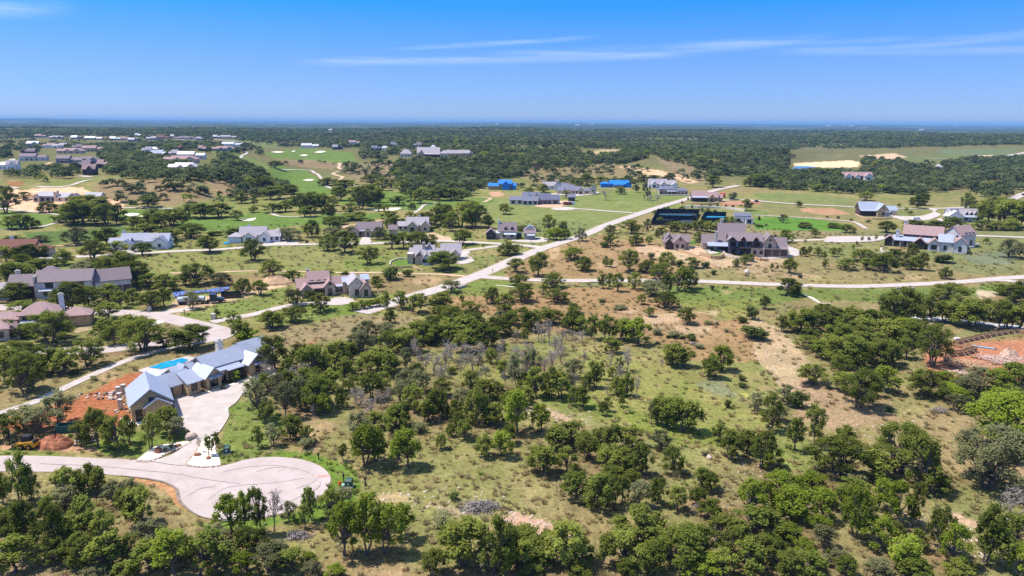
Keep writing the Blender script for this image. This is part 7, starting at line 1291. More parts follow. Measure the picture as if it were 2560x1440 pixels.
boulder(495, 1140, .5, REDROCK, 'reddish boulder, left one of two in the triangular bed', 4); boulder(521, 1148, .45, REDROCK, 'reddish boulder, right one of two in the triangular bed', 5); boulder(1867, 682, 1.1, LSTONE, 'white rock lying in the grass above the curving lane', 6, 'rocks'); boulder(1773, 1146, .55, ROCK, 'pinkish rock beside a blue-green shrub on the open slope', 7, 'rocks')
# edging stones of the gravel beds
def edging(pixels, label, n, seed):
    P = ground_at([p[0] for p in pixels], [p[1] for p in pixels])[:, :2]; q = smooth_line(P, .5); rg = random.Random(seed)
    root = thing('stone_edging', label, 'edging', (q[0][0], q[0][1], 0)); prot = None
    step = max(1, len(q) // n)
    bm = bmesh.new(); bmesh.ops.create_icosphere(bm, subdivisions=1, radius=1)
    for v in bm.verts: v.co *= 1 + rg.uniform(-.2, .2)
    me = bpy.data.meshes.new('stone'); bm.to_mesh(me); bm.free(); me.materials.append(ROCK)
    for i in range(0, len(q), step):
        o = link('stone', me, root, (q[i][0] - q[0][0], q[i][1] - q[0][1], .12), rg.random() * 6); s = rg.uniform(.18, .32); o.scale = (s * 1.3, s, s * .8)
edging([(551,1165),(520,1169),(490,1168),(466,1163),(478,1145),(490,1130),(499,1105)], 'row of pale stones edging the triangular gravel bed', 46, 1)
edging([(342,1153),(358,1156),(374,1155),(396,1147),(425,1132),(450,1121),(475,1108)], 'row of pale stones edging the long gravel bed', 44, 2)
# the loader
YEL = plain('loader_yellow', (0.78, 0.36, 0.02), .5, scale=3, var=.15, spec=.4); BLK = plain('black_rubber', (0.025, 0.025, 0.028), .8, scale=4, var=.3); DUST = plain('dusty_steel', (0.16, 0.10, 0.07), .8, scale=3, var=.3)
p = on(70, 1120); ld = thing('skid_steer_loader', 'yellow skid steer loader with black cab on the red dirt', 'loader', p, R(176)); ld.scale = (1.12, 1.12, 1.12)
mb = MB(); mb.prism([(-1.5, .45), (1.2, .45), (1.35, .9), (.9, 1.25), (-1.1, 1.35), (-1.55, 1.0)], -.62, .62, 'y'); 
def yz(prof, x0, x1):  # profile in (x,z) extruded along y
    m_ = MB(); n = len(prof)
    for y in (x0, x1):
        for x, z in prof: m_.v.append((x, y, z))
    for i in range(n): j = (i + 1) % n; m_.f.append((i, j, n + j, n + i)); m_.mi.append(0)
    m_.f.append(tuple(range(n - 1, -1, -1))); m_.f.append(tuple(range(n, 2 * n))); m_.mi += [0, 0]; return m_
yz([(-1.5, .4), (1.1, .4), (1.3, .85), (.8, 1.1), (-1.0, 1.2), (-1.55, 1.0)], -.62, .62).build('body', YEL, ld)
yz([(-.9, 1.15), (.7, 1.05), (.55, 2.1), (-.7, 2.15)], -.5, .5).build('cab', BLK, ld)
yz([(-1.5, .9), (-1.0, .9), (-1.0, 1.5), (-1.45, 1.45)], -.6, .6).build('engine_cover', BLK, ld)
for sy in (-.72, .72):
    yz([(-1.5, 1.25), (-1.3, 1.45), (1.1, 1.05), (1.9, .45), (1.75, .3), (.9, .85)], sy - .09, sy + .09).build('arm', YEL, ld)
    for sx in (-.75, .55):
        mb = MB(); mb.tube([(sx, sy - .17, .42), (sx, sy + .17, .42)], [.42, .42], 14); wh = mb.build('wheel', BLK, ld)
        mb = MB(); mb.tube([(sx, sy - .19, .42), (sx, sy + .19, .42)], [.2, .2], 10); mb.build('rim', YEL, wh)
yz([(1.6, .05), (2.5, .0), (2.55, .12), (1.85, .25), (1.9, .8), (1.65, .85)], -.95, .95).build('bucket', DUST, ld)
# cars and trucks
CARB = plain('black_paint', (0.02, 0.02, 0.025), .3, spec=.5, var=.05); CARW = plain('white_paint', (0.72, 0.72, 0.74), .3, spec=.5, var=.03); CARD = plain('dark_blue_paint', (0.03, 0.04, 0.06), .3, spec=.5, var=.05)
def car(px, py, rz, paint, label, long=4.8, van=False):
    c = thing('parked_car', label, 'van' if van else 'car', on(px, py), R(rz), 'cars parked about the houses'); L_ = long / 2; hh_ = 1.9 if van else 1.0
    yz([(-L_, .35), (L_, .35), (L_, .75), (L_ * .55, .98), (-L_ * .9, 1.02), (-L_, .85)], -.92, .92).build('body', paint, c)
    if van: yz([(-L_ * .97, 1.0), (L_ * .6, .96), (L_ * .35, 2.0), (-L_ * .95, 2.05)], -.9, .9).build('cabin', paint, c); yz([(L_ * .30, 1.2), (L_ * .52, 1.2), (L_ * .36, 1.85), (L_ * .28, 1.85)], -.92, .92).build('window', GLASS, c)
    else: yz([(-L_ * .9, 1.0), (L_ * .5, .97), (L_ * .2, 1.68), (-L_ * .75, 1.72)], -.8, .8).build('window', GLASS, c); yz([(-L_ * .72, 1.70), (L_ * .2, 1.67), (L_ * .2, 1.74), (-L_ * .72, 1.78)], -.78, .78).build('roof', paint, c)
    for sx in (-L_ * .62, L_ * .62):
        for sy in (-.85, .85):
            mb = MB(); mb.tube([(sx, sy - .12, .34), (sx, sy + .12, .34)], [.34, .34], 12); wh = mb.build('wheel', BLK, c); mb = MB(); mb.tube([(sx, sy - .13, .34), (sx, sy + .13, .34)], [.18, .18], 8); mb.build('rim', DUST, wh)
car(2224, 594, 6, CARB, 'black SUV on the lane left of the white barn house', 5.0); car(1927, 640, -24, CARD, 'dark car in front of the lodge garage doors'); car(2291, 551, 4, CARW, 'white van on the turning circle', 5.4, True); car(1832, 500, 10, CARB, 'black pickup beside the brown rose-roofed house', 5.4); car(1892, 506, 20, CARD, 'blue tractor-sized vehicle at the edge of the red pad', 3.6)
car(1378, 510, -8, CARW, 'white pickup before the long slate-roofed house', 5.4); car(112, 638, 15, CARW, 'white car in the court of the brown-roofed house'); car(2557, 489, 60, CARB, 'dark car on the far right road')
tk = thing('tank_truck', 'dark truck with long pale tank parked below the building pad', 'truck', on(518, 758), R(14))
mb = MB(); mb.tube([(-8.5, 0, 1.5), (-8.4, 0, 1.5), (-.6, 0, 1.5), (-.5, 0, 1.5)], [.7, 1.0, 1.0, .7], 14); mb.build('tank', GALV, tk); mb = MB(); mb.box((-1.5, 0, .62), (14, .9, .25)); mb.build('chassis', BLK, tk)
yz([(1.0, .6), (2.9, .6), (2.9, 2.5), (2.5, 3.0), (1.0, 3.0)], -1.2, 1.2).build('cab', CARD, tk); yz([(2.9, .6), (5.0, .6), (5.0, 1.5), (2.9, 1.9)], -1.0, 1.0).build('hood', CARD, tk); yz([(2.86, 1.95), (2.95, 1.95), (2.7, 2.7), (2.6, 2.7)], -1.0, 1.0).build('window', GLASS, tk)
for sx in (-7.6, -6.4, -1.2, 0.2, 4.0):
    for sy in (-1.0, 1.0): mb = MB(); mb.tube([(sx, sy - .2, .5), (sx, sy + .2, .5)], [.5, .5], 12); mb.build('wheel', BLK, tk)
def skip_(px, py, rz, mat, label, L_=6.0, w_=2.3, h_=1.9):
    d = thing('dumpster', label, 'dumpster', on(px, py), R(rz), 'site dumpsters'); mb = MB()
    for c, dd in (((0, -w_ / 2, h_ / 2), (L_, .1, h_)), ((0, w_ / 2, h_ / 2), (L_, .1, h_)), ((-L_ / 2, 0, h_ / 2), (.1, w_ - .1, h_)), ((L_ / 2, 0, h_ / 2), (.1, w_ - .1, h_)), ((0, 0, .15), (L_ - .1, w_ - .1, .1))): mb.box(c, dd)
    mb.build('body', mat, d)
    for i in range(5): mb = MB(); mb.box((-L_ / 2 + (i + .5) * L_ / 5, -w_ / 2 - .08, h_ / 2), (.14, .08, h_)); mb.build('rib', mat, d)
skip_(579, 744, 14, CARB, 'black dumpster beside the dirt yard of the building pad'); skip_(1419, 512, 0, plain('rust_red', (.22, .05, .04), .7), 'rust red dumpster by the slate-roofed shed'); skip_(171, 1078, 12, plain('teal_paint', (0.03, 0.10, 0.10), .5), 'dark teal dumpster behind the red soil mound', 3.4, 1.8, 1.4)
skip_(1428, 512, 0, CARW, 'white trailer bin right of the rust red dumpster', 5, 2.2, 2.2)
# building pad with blue sheeting
sheet('blue_sheeting', [(431,734),(445,730),(480,730),(522,726),(548,721),(572,719),(573,725),(548,733),(510,733),(478,736),(460,740),(436,745)], plain('blue_sheeting', (0.10, 0.16, 0.40), .5, scale=.8, var=.45), lift=.25, grid=2, smooth=False)
root = thing('pad_stakes', 'rows of wooden form stakes over the blue-sheeted building pad', 'stakes', on(510, 735)); P0 = on(510, 735); rg = random.Random(8)
stm = MB(); stm.box((0, 0, .55), (.18, .18, 1.6)); sme = stm.mesh('stake'); sme.materials.append(RAWOSB)
for i in range(46):
    q = on(rg.uniform(432, 640), 0) if False else on(436 + i * 3.6 + rg.uniform(-2, 2), 741 - i * .36 + rg.uniform(-6, 6)); o = link('stake', sme, root, (q[0] - P0[0], q[1] - P0[1], 0), rg.random()); o.rotation_euler = (rg.uniform(-.5, .5), rg.uniform(-.6, .6), rg.random() * 3)
# utilities by the cul-de-sac
GRN = plain('transformer_green', (0.035, 0.085, 0.07), .5, scale=4, var=.1); ORG = plain('hydrant_red', (0.60, 0.10, 0.02), .5, scale=4, var=.1); PGRN = plain('pale_green_plastic', (0.42, 0.60, 0.50), .5, scale=4, var=.08)
def transformer(px, py, rz, label):
    t_ = thing('utility_cabinet', label, 'utility box', on(px, py), R(rz), 'green utility cabinets'); mb = MB(); mb.box((0, 0, .06), (1.4, 1.3, .3)); mb.build('pad', LSTONE, t_); yz([(-.55, .2), (.55, .2), (.55, 1.15), (.1, 1.35), (-.55, 1.35)], -.5, .5).build('cabinet', GRN, t_); mb = MB(); mb.box((0.56, 0, .7), (.03, .3, .3)); mb.build('plate', WHITE, t_)
transformer(873, 1217, -95, 'dark green utility cabinet on a pale pad right of the red hydrant'); transformer(568, 1133, -80, 'small dark green utility cabinet right of the triangular gravel bed')
hy = thing('fire_hydrant', 'orange-red fire hydrant in the grass off the cul-de-sac', 'hydrant', on(850, 1216)); mb = MB(); mb.tube([(0, 0, -.1), (0, 0, .75), (0, 0, .8), (0, 0, .98)], [.17, .17, .24, .06], 10); mb.build('barrel', ORG, hy); mb = MB(); mb.tube([(-.32, 0, .55), (.32, 0, .55)], [.11, .11], 8); mb.build('outlet', ORG, hy); mb = MB(); mb.tube([(0, -.3, .5), (0, 0, .5)], [.13, .13], 8); mb.build('outlet', ORG, hy)
pd = thing('cable_pedestal', 'pale green cable pedestal between the hydrant and the shrubs', 'pedestal', on(859, 1224)); mb = MB(); mb.tube([(0, 0, -.1), (0, 0, .8)], [.26, .26], 12); mb.build('drum', PGRN, pd); mb = MB(); mb.tube([(0, 0, .8), (0, 0, .92), (0, 0, 1.0)], [.28, .24, .05], 12); mb.build('lid', PGRN, pd)
for (x, y, h_, lab) in ((797, 1150, 1.4, 'thin marker post on the verge above the cul-de-sac'), (860, 1211, 1.9, 'tall thin marker post behind the hydrant'), (914, 1215, 1.6, 'thin pale stake right of the utility cabinet'), (462, 790, 2.0, 'dark mailbox post at the road fork by the building pad'), (1217, 668, 1.6, 'dark post beside the dirt track junction'), (1583, 536, 2.2, 'dark post at the fork of the straight road'), (1329, 614, 2.0, 'dark post at the lane end by the diagonal road'), (792, 613, 2.0, 'dark post on the lane left of the big oak pair'), (1231, 683, 1.8, 'dark post in the green wedge of the diagonal road fork')):
    mb = MB(); mb.box((0, 0, h_ / 2 - .1), (.14, .14, h_ + .2)); o = mb.build('marker_post', TIMBER, None, on(x, y)); tag(o, lab, 'post', 'marker posts'); mb = MB(); mb.box((0, -.1, h_ - .25), (.3, .34, .36)); mb.build('box', TIMBER, o)
# gate piers, headwalls, garden walls
def low_wall(pixels, label, h_=.9, t_=.5, mat=LSTONE, name='stone_wall', cat='wall', blocks=True):
    P = ground_at([p[0] for p in pixels], [p[1] for p in pixels]); q = smooth_line(P[:, :2], .6); rg = random.Random(len(q)); o0 = P[0]
    root = thing(name, label, cat, tuple(o0)); k = 0; d0 = 0; i = 0; bl = max(1.0, m_per_px(o0) * 7)
    meshes = {}
    while i < len(q) - 1:
        j = i; L_ = 0
        while j < len(q) - 1 and L_ < bl: L_ += np.linalg.norm(q[j + 1] - q[j]); j += 1
        a, b_ = q[i], q[j]; ang = math.atan2(b_[1] - a[1], b_[0] - a[0]); L_ = np.linalg.norm(b_ - a); c = (a + b_) / 2
        for lv in range(2):
            if L_ < .2: continue
            key = (round(L_, 1), lv, rg.randrange(3))
            if key not in meshes:
                mb = MB(); mb.box((0, 0, 0), (L_ * .97, t_ * rg.uniform(.9, 1.08), h_ / 2 * .95)); me = mb.mesh('block'); me.materials.append(mat); meshes[key] = me
            o = link('block', meshes[key], root, (c[0] - o0[0], c[1] - o0[1], float(height(c[0], c[1])) - o0[2] + h_ * (.22 + .5 * lv) - .05), ang)
        i = j
    return root
OCHRE = coursed('ochre_stone', (0.50, 0.31, 0.16), (0.60, 0.40, 0.24), (0.5, 0.36, 0.24))
low_wall([(975,664),(978,655),(998,648),(1016,648)], 'pale curved garden wall round the lawn left of the lilac-roofed cottage', .7); low_wall([(978,666),(1000,670),(1030,668),(1045,674),(1060,678)], 'tan ledge-stone wall below the lilac-roofed cottage', .8, mat=OCHRE); low_wall([(1166,640),(1172,645),(1182,648)], 'short stone wall in the cottage motor court', .9)
low_wall([(1698,628),(1716,634),(1734,640),(1752,650),(1772,658)], 'tan terrace wall stepping down from the guest house', 1.1, .8, OCHRE); low_wall([(1750,638),(1764,643),(1782,648),(1800,647),(1808,641)], 'tall ochre wall round the front of the white games court', 1.7, .9, OCHRE); low_wall([(1750,650),(1770,658),(1788,668),(1800,672)], 'lowest tan terrace wall below the games court', 1.0, .8, OCHRE)
low_wall([(1808,636),(1822,642),(1840,647),(1862,650),(1885,652)], 'pale terrace wall in front of the lodge stair', 1.1, .9); low_wall([(1886,648),(1902,652),(1920,653)], 'tan planter wall below the lodge garage', 1.2, .9, OCHRE); low_wall([(1770,620),(1790,626),(1812,633)], 'pale upper terrace wall along the lodge porch', .9, .7); low_wall([(1705,620),(1730,619),(1760,622)], 'pale terrace edge between guest house and lodge', .7, .8)
low_wall([(2205,622),(2202,627),(2210,632),(2222,631)], 'pale rounded patio wall left of the white barn house', .8, .8); low_wall([(2225,622),(2245,625),(2262,629),(2285,634)], 'tan patio wall before the white barn house porch', .6, .6, OCHRE); low_wall([(2370,628),(2395,622),(2430,620),(2445,612)], 'pale retaining wall below the tall pale barn', .9, .7)
low_wall([(1500,474),(1500,474.5)], 'stub', .5) if False else None
low_wall([(1712,518),(1750,520),(1790,521),(1830,524),(1862,529)], 'scalloped tan retaining wall behind the tennis courts', 1.6, 1.2, LSTONE); low_wall([(1705,508),(1740,511),(1780,512),(1795,508)], 'low ochre retaining bank before the brown rose-roofed house', 1.4, 1.2, OCHRE)
low_wall([(2138,537),(2160,546),(2190,549),(2230,546)], 'ochre retaining wall before the blue-roofed stone house', .9, .8, OCHRE); low_wall([(2240,724),(2262,724),(2285,724)], 'pale concrete culvert headwall under the curving lane', .9, .5, CONC); low_wall([(1143,724),(1155,720),(1166,717)], 'pale culvert headwall under the diagonal road', .9, .4, CONC)
low_wall([(1475,707),(1492,707),(1510,708)], 'short pale kerb wall under the lane trees', .5, .4, CONC); low_wall([(1420,714),(1445,716),(1485,716),(1500,715)], 'line of pale fallen rail by the lane trees', .35, .25, DEADW)
for (x, y, lab) in ((374, 778, 'square stone gate pier at the building pad entrance'), (534, 798, 'low stone gate pier on the drive of the rose-roofed house')):
    mb = MB(); mb.box((0, 0, .7), (1.1, 1.1, 1.7)); o = mb.build('gate_pier', LSTONE, None, on(x, y)); mb = MB(); mb.box((0, 0, 1.62), (1.35, 1.35, .16)); mb.build('cap', CAPM, o); tag(o, lab, 'gate pier')
ribbon('stone_swale', [(2008,737),(2018,741),(2030,746),(2044,755),(2052,759),(2075,760)], 1.1, GRAVEL, wob=.4, lift=.06)
ribbon('rocky_ledge', [(1240,714),(1262,716),(1285,718)], 1.0, GRAVEL, wob=.5, lift=.06)
# stone yard left of the tan house
def blocks(name, label, cat, px, py, n, sx, sy, s, mat, seed, top='block', long=1.6):
    p = on(px, py); root = thing(name, label, cat, p); rg = random.Random(seed); mesh = []
    for k in range(4):
        mb = MB(); mb.box((0, 0, 0), (s * rg.uniform(.8, long), s * rg.uniform(.6, 1), s * rg.uniform(.45, .8))); me = mb.mesh(top); me.materials.append(mat[k % len(mat)]); mesh.append(me)
    for i in range(n):
        o = link(top, rg.choice(mesh), root, (rg.uniform(-sx, sx), rg.uniform(-sy, sy), s * .25), 0); o.rotation_euler = (rg.uniform(-.12, .12), rg.uniform(-.12, .12), rg.random() * 3)
blocks('stone_stack', 'scattered pale stone blocks and blue covers on the red yard', 'stone blocks', 248, 991, 40, 5.2, 1.8, .42, [LSTONE, LSTONE, PSTONE, CARD], 3); blocks('stone_stack', 'heaps of cut stone at the left wall of the tan house', 'stone blocks', 292, 990, 22, 2.2, 2.4, .5, [LSTONE, PSTONE], 5); blocks('stone_stack', 'pale rubble left of the garage piers', 'stone blocks', 318, 1020, 16, 1.8, 2.8, .42, [LSTONE, WHITE], 9); blocks('rubble_pile', 'pinkish rubble between the red mound and the log stack', 'rubble', 187, 1106, 46, 1.8, 1.2, .36, [ROCK, PINKSOIL], 6)
for i, (x, y) in enumerate(((297, 990), (300, 1006), (303, 1022), (310, 984))):
    mb = MB(); mb.box((0, 0, .9), (.7, .7, 2.0)); o = mb.build('stone_pier', LSTONE, None, on(x, y)); mb = MB(); mb.box((0, 0, 1.98), (.9, .9, .14)); mb.build('cap', CAPM, o); tag(o, ['unfinished stone pier, second back beside the garage', 'unfinished stone pier, third back beside the garage', 'unfinished stone pier, nearest of the row beside the garage', 'unfinished stone pier, innermost beside the garage'][i], 'pier', 'stone piers by the garage')
lg = thing('log_stack', 'stack of pale cut logs beside the pinkish rubble', 'log stack', on(217, 1105), R(28))
for i, (y, z) in enumerate(((-.75, .2), (-.25, .2), (.25, .2), (.75, .2), (-.5, .6), (0, .6), (.5, .6), (-.2, 1.0))): mb = MB(); mb.tube([(-1.6, y, z), (1.6, y + .1, z)], [.22, .19], 8); mb.build('log', DEADW, lg)
# brush piles
def brush(px, py, w_, d_, h_, n, label, seed, mat=None):
    p = on(px, py); rg = np.random.default_rng(seed); root = thing('brush_pile', label, 'brush pile', p, 0, 'heaps of cut brush'); mb = MB()
    for i in range(n):
        c = rg.normal(size=2) * .32; z = max(.05, h_ * (1 - (c ** 2).sum() * 1.6) * rg.random()); d = rg.normal(size=3); d[2] *= .35; d /= np.linalg.norm(d); L_ = .5 + rg.random() * 1.1; q = np.array([c[0] * w_ / 1.4, c[1] * d_ / 1.4, z])
        mb.tube(wiggle(rg, q - d * L_ / 2, q + d * L_ / 2, 2, .12), [.05, .04, .02], 3, False)
    o = mb.build('branches', mat or BRUSHW, root); o['kind'] = 'stuff'
brush(1200, 1272, 6.2, 3.4, 1.1, 420, 'large heap of grey cut branches on the open slope', 3); brush(745, 1342, 3.6, 2.4, .6, 160, 'low heap of grey brush below the cul-de-sac trees', 4); brush(1625, 1272, 2.4, 1.6, .7, 90, 'small heap of pale sticks at the foot of the round grove', 5); brush(1985, 1250, 3, 1.6, .6, 100, 'pale fallen limbs under the twisted trees', 6); brush(2350, 1030, 4, 2.2, .9, 140, 'grey fallen limbs beside the great oak', 7); brush(1735, 862, 3, 2, .6, 110, 'grey brush under a small dark juniper', 8)
# lumber and formwork
PINE = plain('fresh_lumber', (0.60, 0.40, 0.235), .8, scale=2, var=.18); PINK = plain('pinkish_lumber', (0.62, 0.45, 0.37), .8, scale=2, var=.15); PLY = plain('form_plywood', (0.36, 0.215, 0.12), .8, scale=2, var=.2)
def lumber(px, py, n, sx, sy, label, seed, mat, h_=.9):
    root = thing('lumber_pile', label, 'lumber', on(px, py), 0, 'heaps of loose lumber'); rg = random.Random(seed); me = []
    for L_ in (2.2, 3.2, 4.2):
        mb = MB(); mb.box((0, 0, 0), (L_, .13, .06)); m_ = mb.mesh('board'); m_.materials.append(mat); me.append(m_)
    for i in range(n):
        o = link('board', rg.choice(me), root, (rg.uniform(-sx, sx), rg.uniform(-sy, sy), rg.uniform(.05, h_))); o.rotation_euler = (rg.uniform(-.3, .3), rg.uniform(-.22, .22), rg.choice([0.5, -0.7, 2.2]) + rg.uniform(-.5, .5))
lumber(2498, 903, 70, 3.6, 2.8, 'tangled heap of pale pink boards in the middle of the site', 3, PINK); lumber(2545, 903, 40, 3.0, 2.4, 'heap of boards at the frame edge of the site', 4, PINK, .7); lumber(2428, 916, 70, 4.2, 2.6, 'heap of boards along the near form wall', 5, PINE); lumber(2400, 935, 26, 2.2, 1.2, 'white splintered boards lowest on the site', 6, PINK, .4); lumber(2510, 930, 14, 4.5, 1.4, 'long loose boards lying flat at the lower edge', 7, PINE, .25)
def formwork(a, b_, h_, label, gap=.5, brace=1):
    A = np.array(on(*a)); B = np.array(on(*b_)); d = B - A; L_ = float(np.linalg.norm(d[:2])); ang = math.atan2(d[1], d[0]); root = thing('formwork_wall', label, 'formwork', tuple(A), ang, 'timber formwork walls')
    n = max(2, int(L_ / 1.2))
    mb = MB(); mb.box((0, 0, 0), (L_ / n * .97, .04, h_)); pm = mb.mesh('panel'); pm.materials.append(PLY); mb = MB(); mb.box((0, 0, 0), (.09, .09, h_ + .15)); sm_ = mb.mesh('stud'); sm_.materials.append(PINE); mb = MB(); mb.box((0, 0, 0), (L_, .08, .10)); rm_ = mb.mesh('waler'); rm_.materials.append(PINE); mb = MB(); mb.box((0, 0, 0), (.08, 1.5, .08)); bm_ = mb.mesh('brace'); bm_.materials.append(PINE)
    for s in (0, 1):
        y = s * gap
        for i in range(n): link('panel', pm, root, ((i + .5) * L_ / n, y, h_ / 2 + .02 * (i % 2)))
        for i in range(n + 1): link('stud', sm_, root, (i * L_ / n, y + (.08 if s else -.08), h_ / 2))
        for z in (.25, .7): link('waler', rm_, root, (L_ / 2, y + (.17 if s else -.17), h_ * z + .1))
    for i in range(0, n + 1, 2): o = link('brace', bm_, root, (i * L_ / n, -.75, h_ * .42)); o.rotation_euler = (R(32), 0, 0)
formwork((2388, 862), (2455, 846), 1.1, 'long timber form wall at the back of the site, near half'); formwork((2456, 846), (2535, 832), 1.1, 'long timber form wall at the back of the site, far half'); formwork((2538, 832), (2600, 842), 1.2, 'timber form wall running to the right frame edge'); formwork((2366, 894), (2414, 888), 1.4, 'timber form wall with rebar in the left corner'); formwork((2414, 888), (2440, 879), 1.5, 'short plywood form wall facing the red earth'); formwork((2384, 867), (2440, 876), .8, 'low cross form behind the plywood form'); formwork((2358, 902), (2398, 908), .9, 'low near form wall among sticks')
pp = thing('blue_pipe', 'long pale blue pipe lying on the red earth', 'pipe', on(2431, 866)); A = np.array(on(2431, 866)); B = np.array(on(2489, 874)); mb = MB(); mb.tube([(0, 0, .2), tuple((B - A) * .5 + np.array([0, 0, .2])), tuple(B - A + np.array([0, 0, .2]))], [.16, .16, .16], 10); mb.build('barrel', plain('pale_blue_pvc', (0.22, 0.50, 0.68), .4, var=.05), pp); mb = MB(); mb.tube([tuple((B - A) * .97 + np.array([0, 0, .2])), tuple((B - A) * 1.01 + np.array([0, 0, .2]))], [.2, .2], 10); mb.build('socket', CARD, pp)
mb = MB(); [mb.box((x, 0, .4 + .32 * k), (1.2, 1.0, .28)) for x in (0,) for k in range(2)]; tag(mb.build('pallet_stack', WHITE, None, on(2392, 852)), 'white wrapped pallet at the end of the long form wall', 'pallet')
# the tennis courts
COURT = plain('court_blue', (0.02, 0.22, 0.40), .8, scale=.3, var=.08); COURTG = plain('court_surround', (0.025, 0.04, 0.055), .8, scale=.3, var=.08); MESH = plain('black_windscreen', (0.022, 0.024, 0.032), .9, scale=2, var=.2); LINE = plain('court_line', (.75, .75, .75), .8, var=.02)
sheet('tennis_court', [(1628,562),(1643,533),(1748,535),(1730,560)], COURTG, lift=.10, grid=3, smooth=False); sheet('tennis_court', [(1652,538),(1729,539),(1726,544),(1648,543)], COURT, lift=.17, grid=2, smooth=False); sheet('tennis_court', [(1643,553),(1704,555),(1700,559),(1640,557)], COURT, lift=.18, grid=2, smooth=False)
sheet('padel_court', [(1752,556),(1762,541),(1815,542),(1811,556)], COURT, lift=.12, grid=3, smooth=False)
def screen(pts, h_, label):
    P = [np.array(on(*q)) for q in pts]; root = thing('court_fence', label, 'fence', tuple(P[0]), 0, 'black screened court fences')
    for a, b_ in zip(P[:-1], P[1:]):
        L_ = float(np.linalg.norm((b_ - a)[:2])); ang = math.atan2(b_[1] - a[1], b_[0] - a[0]); n = max(1, int(L_ / 3.2))
        for i in range(n):
            c = a + (b_ - a) * (i + .5) / n; mb = MB(); mb.box((0, 0, h_ / 2), (L_ / n - .12, .05, h_ - .15)); mb.build('screen', MESH, root, tuple(c - P[0])).rotation_euler = (0, 0, ang)
            c = a + (b_ - a) * i / n; mb = MB(); mb.tube([(0, 0, -.3), (0, 0, h_ + .1)], [.05, .05], 5); mb.build('post', TIMBER, root, tuple(c - P[0]))
screen([(1628,563),(1660,563.5),(1702,562)], 3.0, 'black screen fence along the near side of the tennis courts'); screen([(1643,534),(1700,534),(1748,535)], 3.2, 'black screen fence along the far side of the tennis courts'); screen([(1636,549),(1680,550),(1738,551)], 3.0, 'black screen fence between the two tennis courts'); screen([(1628,563),(1636,549),(1643,534)], 3.0, 'black screen fence at the left end of the tennis courts'); screen([(1748,535),(1740,549),(1730,561)], 3.0, 'black screen fence at the right end of the tennis courts')
screen([(1752,557),(1762,541),(1815,542),(1811,557),(1752,557)], 3.2, 'black fence round the small court right of the tennis courts')
sheet('games_lawn', [(1762,626),(1781,623.5),(1811,636),(1809,640),(1782,641.5),(1766,635)], LAWN, lift=.25, grid=2, smooth=False); sheet('games_court', [(1764,627),(1776,626.5),(1798,635),(1778,637.5),(1768,634)], CONC, lift=.32, grid=2, smooth=False)
sheet('patio', [(1690,622),(1740,618),(1762,622),(1772,636),(1750,640),(1720,634),(1696,628)], TRACK, lift=.12, grid=3); sheet('putting_green', [(1714,605),(1738,602),(1738,608),(1718,610)], LAWN, lift=.12, grid=3)
sheet('lawn', [(985,655),(1014,650),(1034,664),(1020,668),(985,664)], LAWN, lift=.08, grid=3)
# radio mast far right
ms = thing('radio_mast', 'thin lattice radio mast on the far right skyline', 'mast', on(2543, 318)); mp_ = m_per_px(np.array(on(2543, 318))); H_ = 62 * mp_; mb = MB()
for k in range(3): mb.tube([(1.6 * cos(k * 2.1), 1.6 * sin(k * 2.1), -4), (1.2 * cos(k * 2.1), 1.2 * sin(k * 2.1), H_)], [.22, .16], 4)
for i in range(36):
    z = H_ * i / 36; mb.tube([(1.4 * cos((i % 3) * 2.1), 1.4 * sin((i % 3) * 2.1), z), (1.4 * cos(((i + 1) % 3) * 2.1), 1.4 * sin(((i + 1) % 3) * 2.1), z + H_ / 36)], [.12, .12], 3)
mb.build('lattice', GALV, ms); mb = MB(); mb.tube([(0, 0, H_), (0, 0, H_ + 8)], [.3, .1], 5); mb.build('antenna', WHITE, ms)
# ------------------------------------------------------------------ grass tufts, weeds and stones close to the camera
def paved_mask(P):
    m = np.zeros(len(P), bool)
    for pl in PAVED_P:
        x0, y0 = pl.min(0) - .5; x1, y1 = pl.max(0) + .5
        i = np.where((P[:, 0] > x0) & (P[:, 0] < x1) & (P[:, 1] > y0) & (P[:, 1] < y1))[0]
        if len(i): m[i] |= inpoly(P[i, 0], P[i, 1], pl.tolist())
    for q, r in PAVED_L:
        x0, y0 = q.min(0) - r; x1, y1 = q.max(0) + r
        i = np.where((P[:, 0] > x0) & (P[:, 0] < x1) & (P[:, 1] > y0) & (P[:, 1] < y1))[0]
        if not len(i): continue
        d2 = ((P[i][:, None, :] - q[None, ::1, :]) ** 2).sum(-1).min(1)
        m[i] |= d2 < (r + .3) ** 2
    return m
def grass_material(name, c1, c2):
    return leafmat(name, c1, c2, 0.4, 0.25)
G_STRAW = grass_material('straw_grass', (0.33, 0.265, 0.12), (0.44, 0.36, 0.18)); G_GREEN = grass_material('green_grass', (0.16, 0.215, 0.04), (0.24, 0.275, 0.075)); G_WEED = grass_material('grey_weeds', (0.16, 0.165, 0.08), (0.24, 0.23, 0.13)); G_BROWN = grass_material('russet_grass', (0.27, 0.175, 0.09), (0.34, 0.23, 0.13))
def tuft(seed, mat, n=26, h_=.55):
    rg = np.random.default_rng(seed); V = []
    for i in range(n):
        a = rg.random() * 6.28; r = rg.random() * .35; lean = .2 + rg.random() * .35; L_ = h_ * (.6 + .6 * rg.random()); b_ = rg.random() * 6.28; wd = .05 + .05 * rg.random()
        p0 = np.array([r * cos(a), r * sin(a), -.02]); p1 = p0 + np.array([lean * cos(a), lean * sin(a), L_]); w2 = np.array([cos(b_), sin(b_), 0]) * wd
        V += [p0 - w2, p0 + w2, p1 + w2 * .5, p1 - w2 * .5]
    return bpy.data.objects.new('grass_tuft', cloud_mesh('grass_tuft', np.array(V), mat))
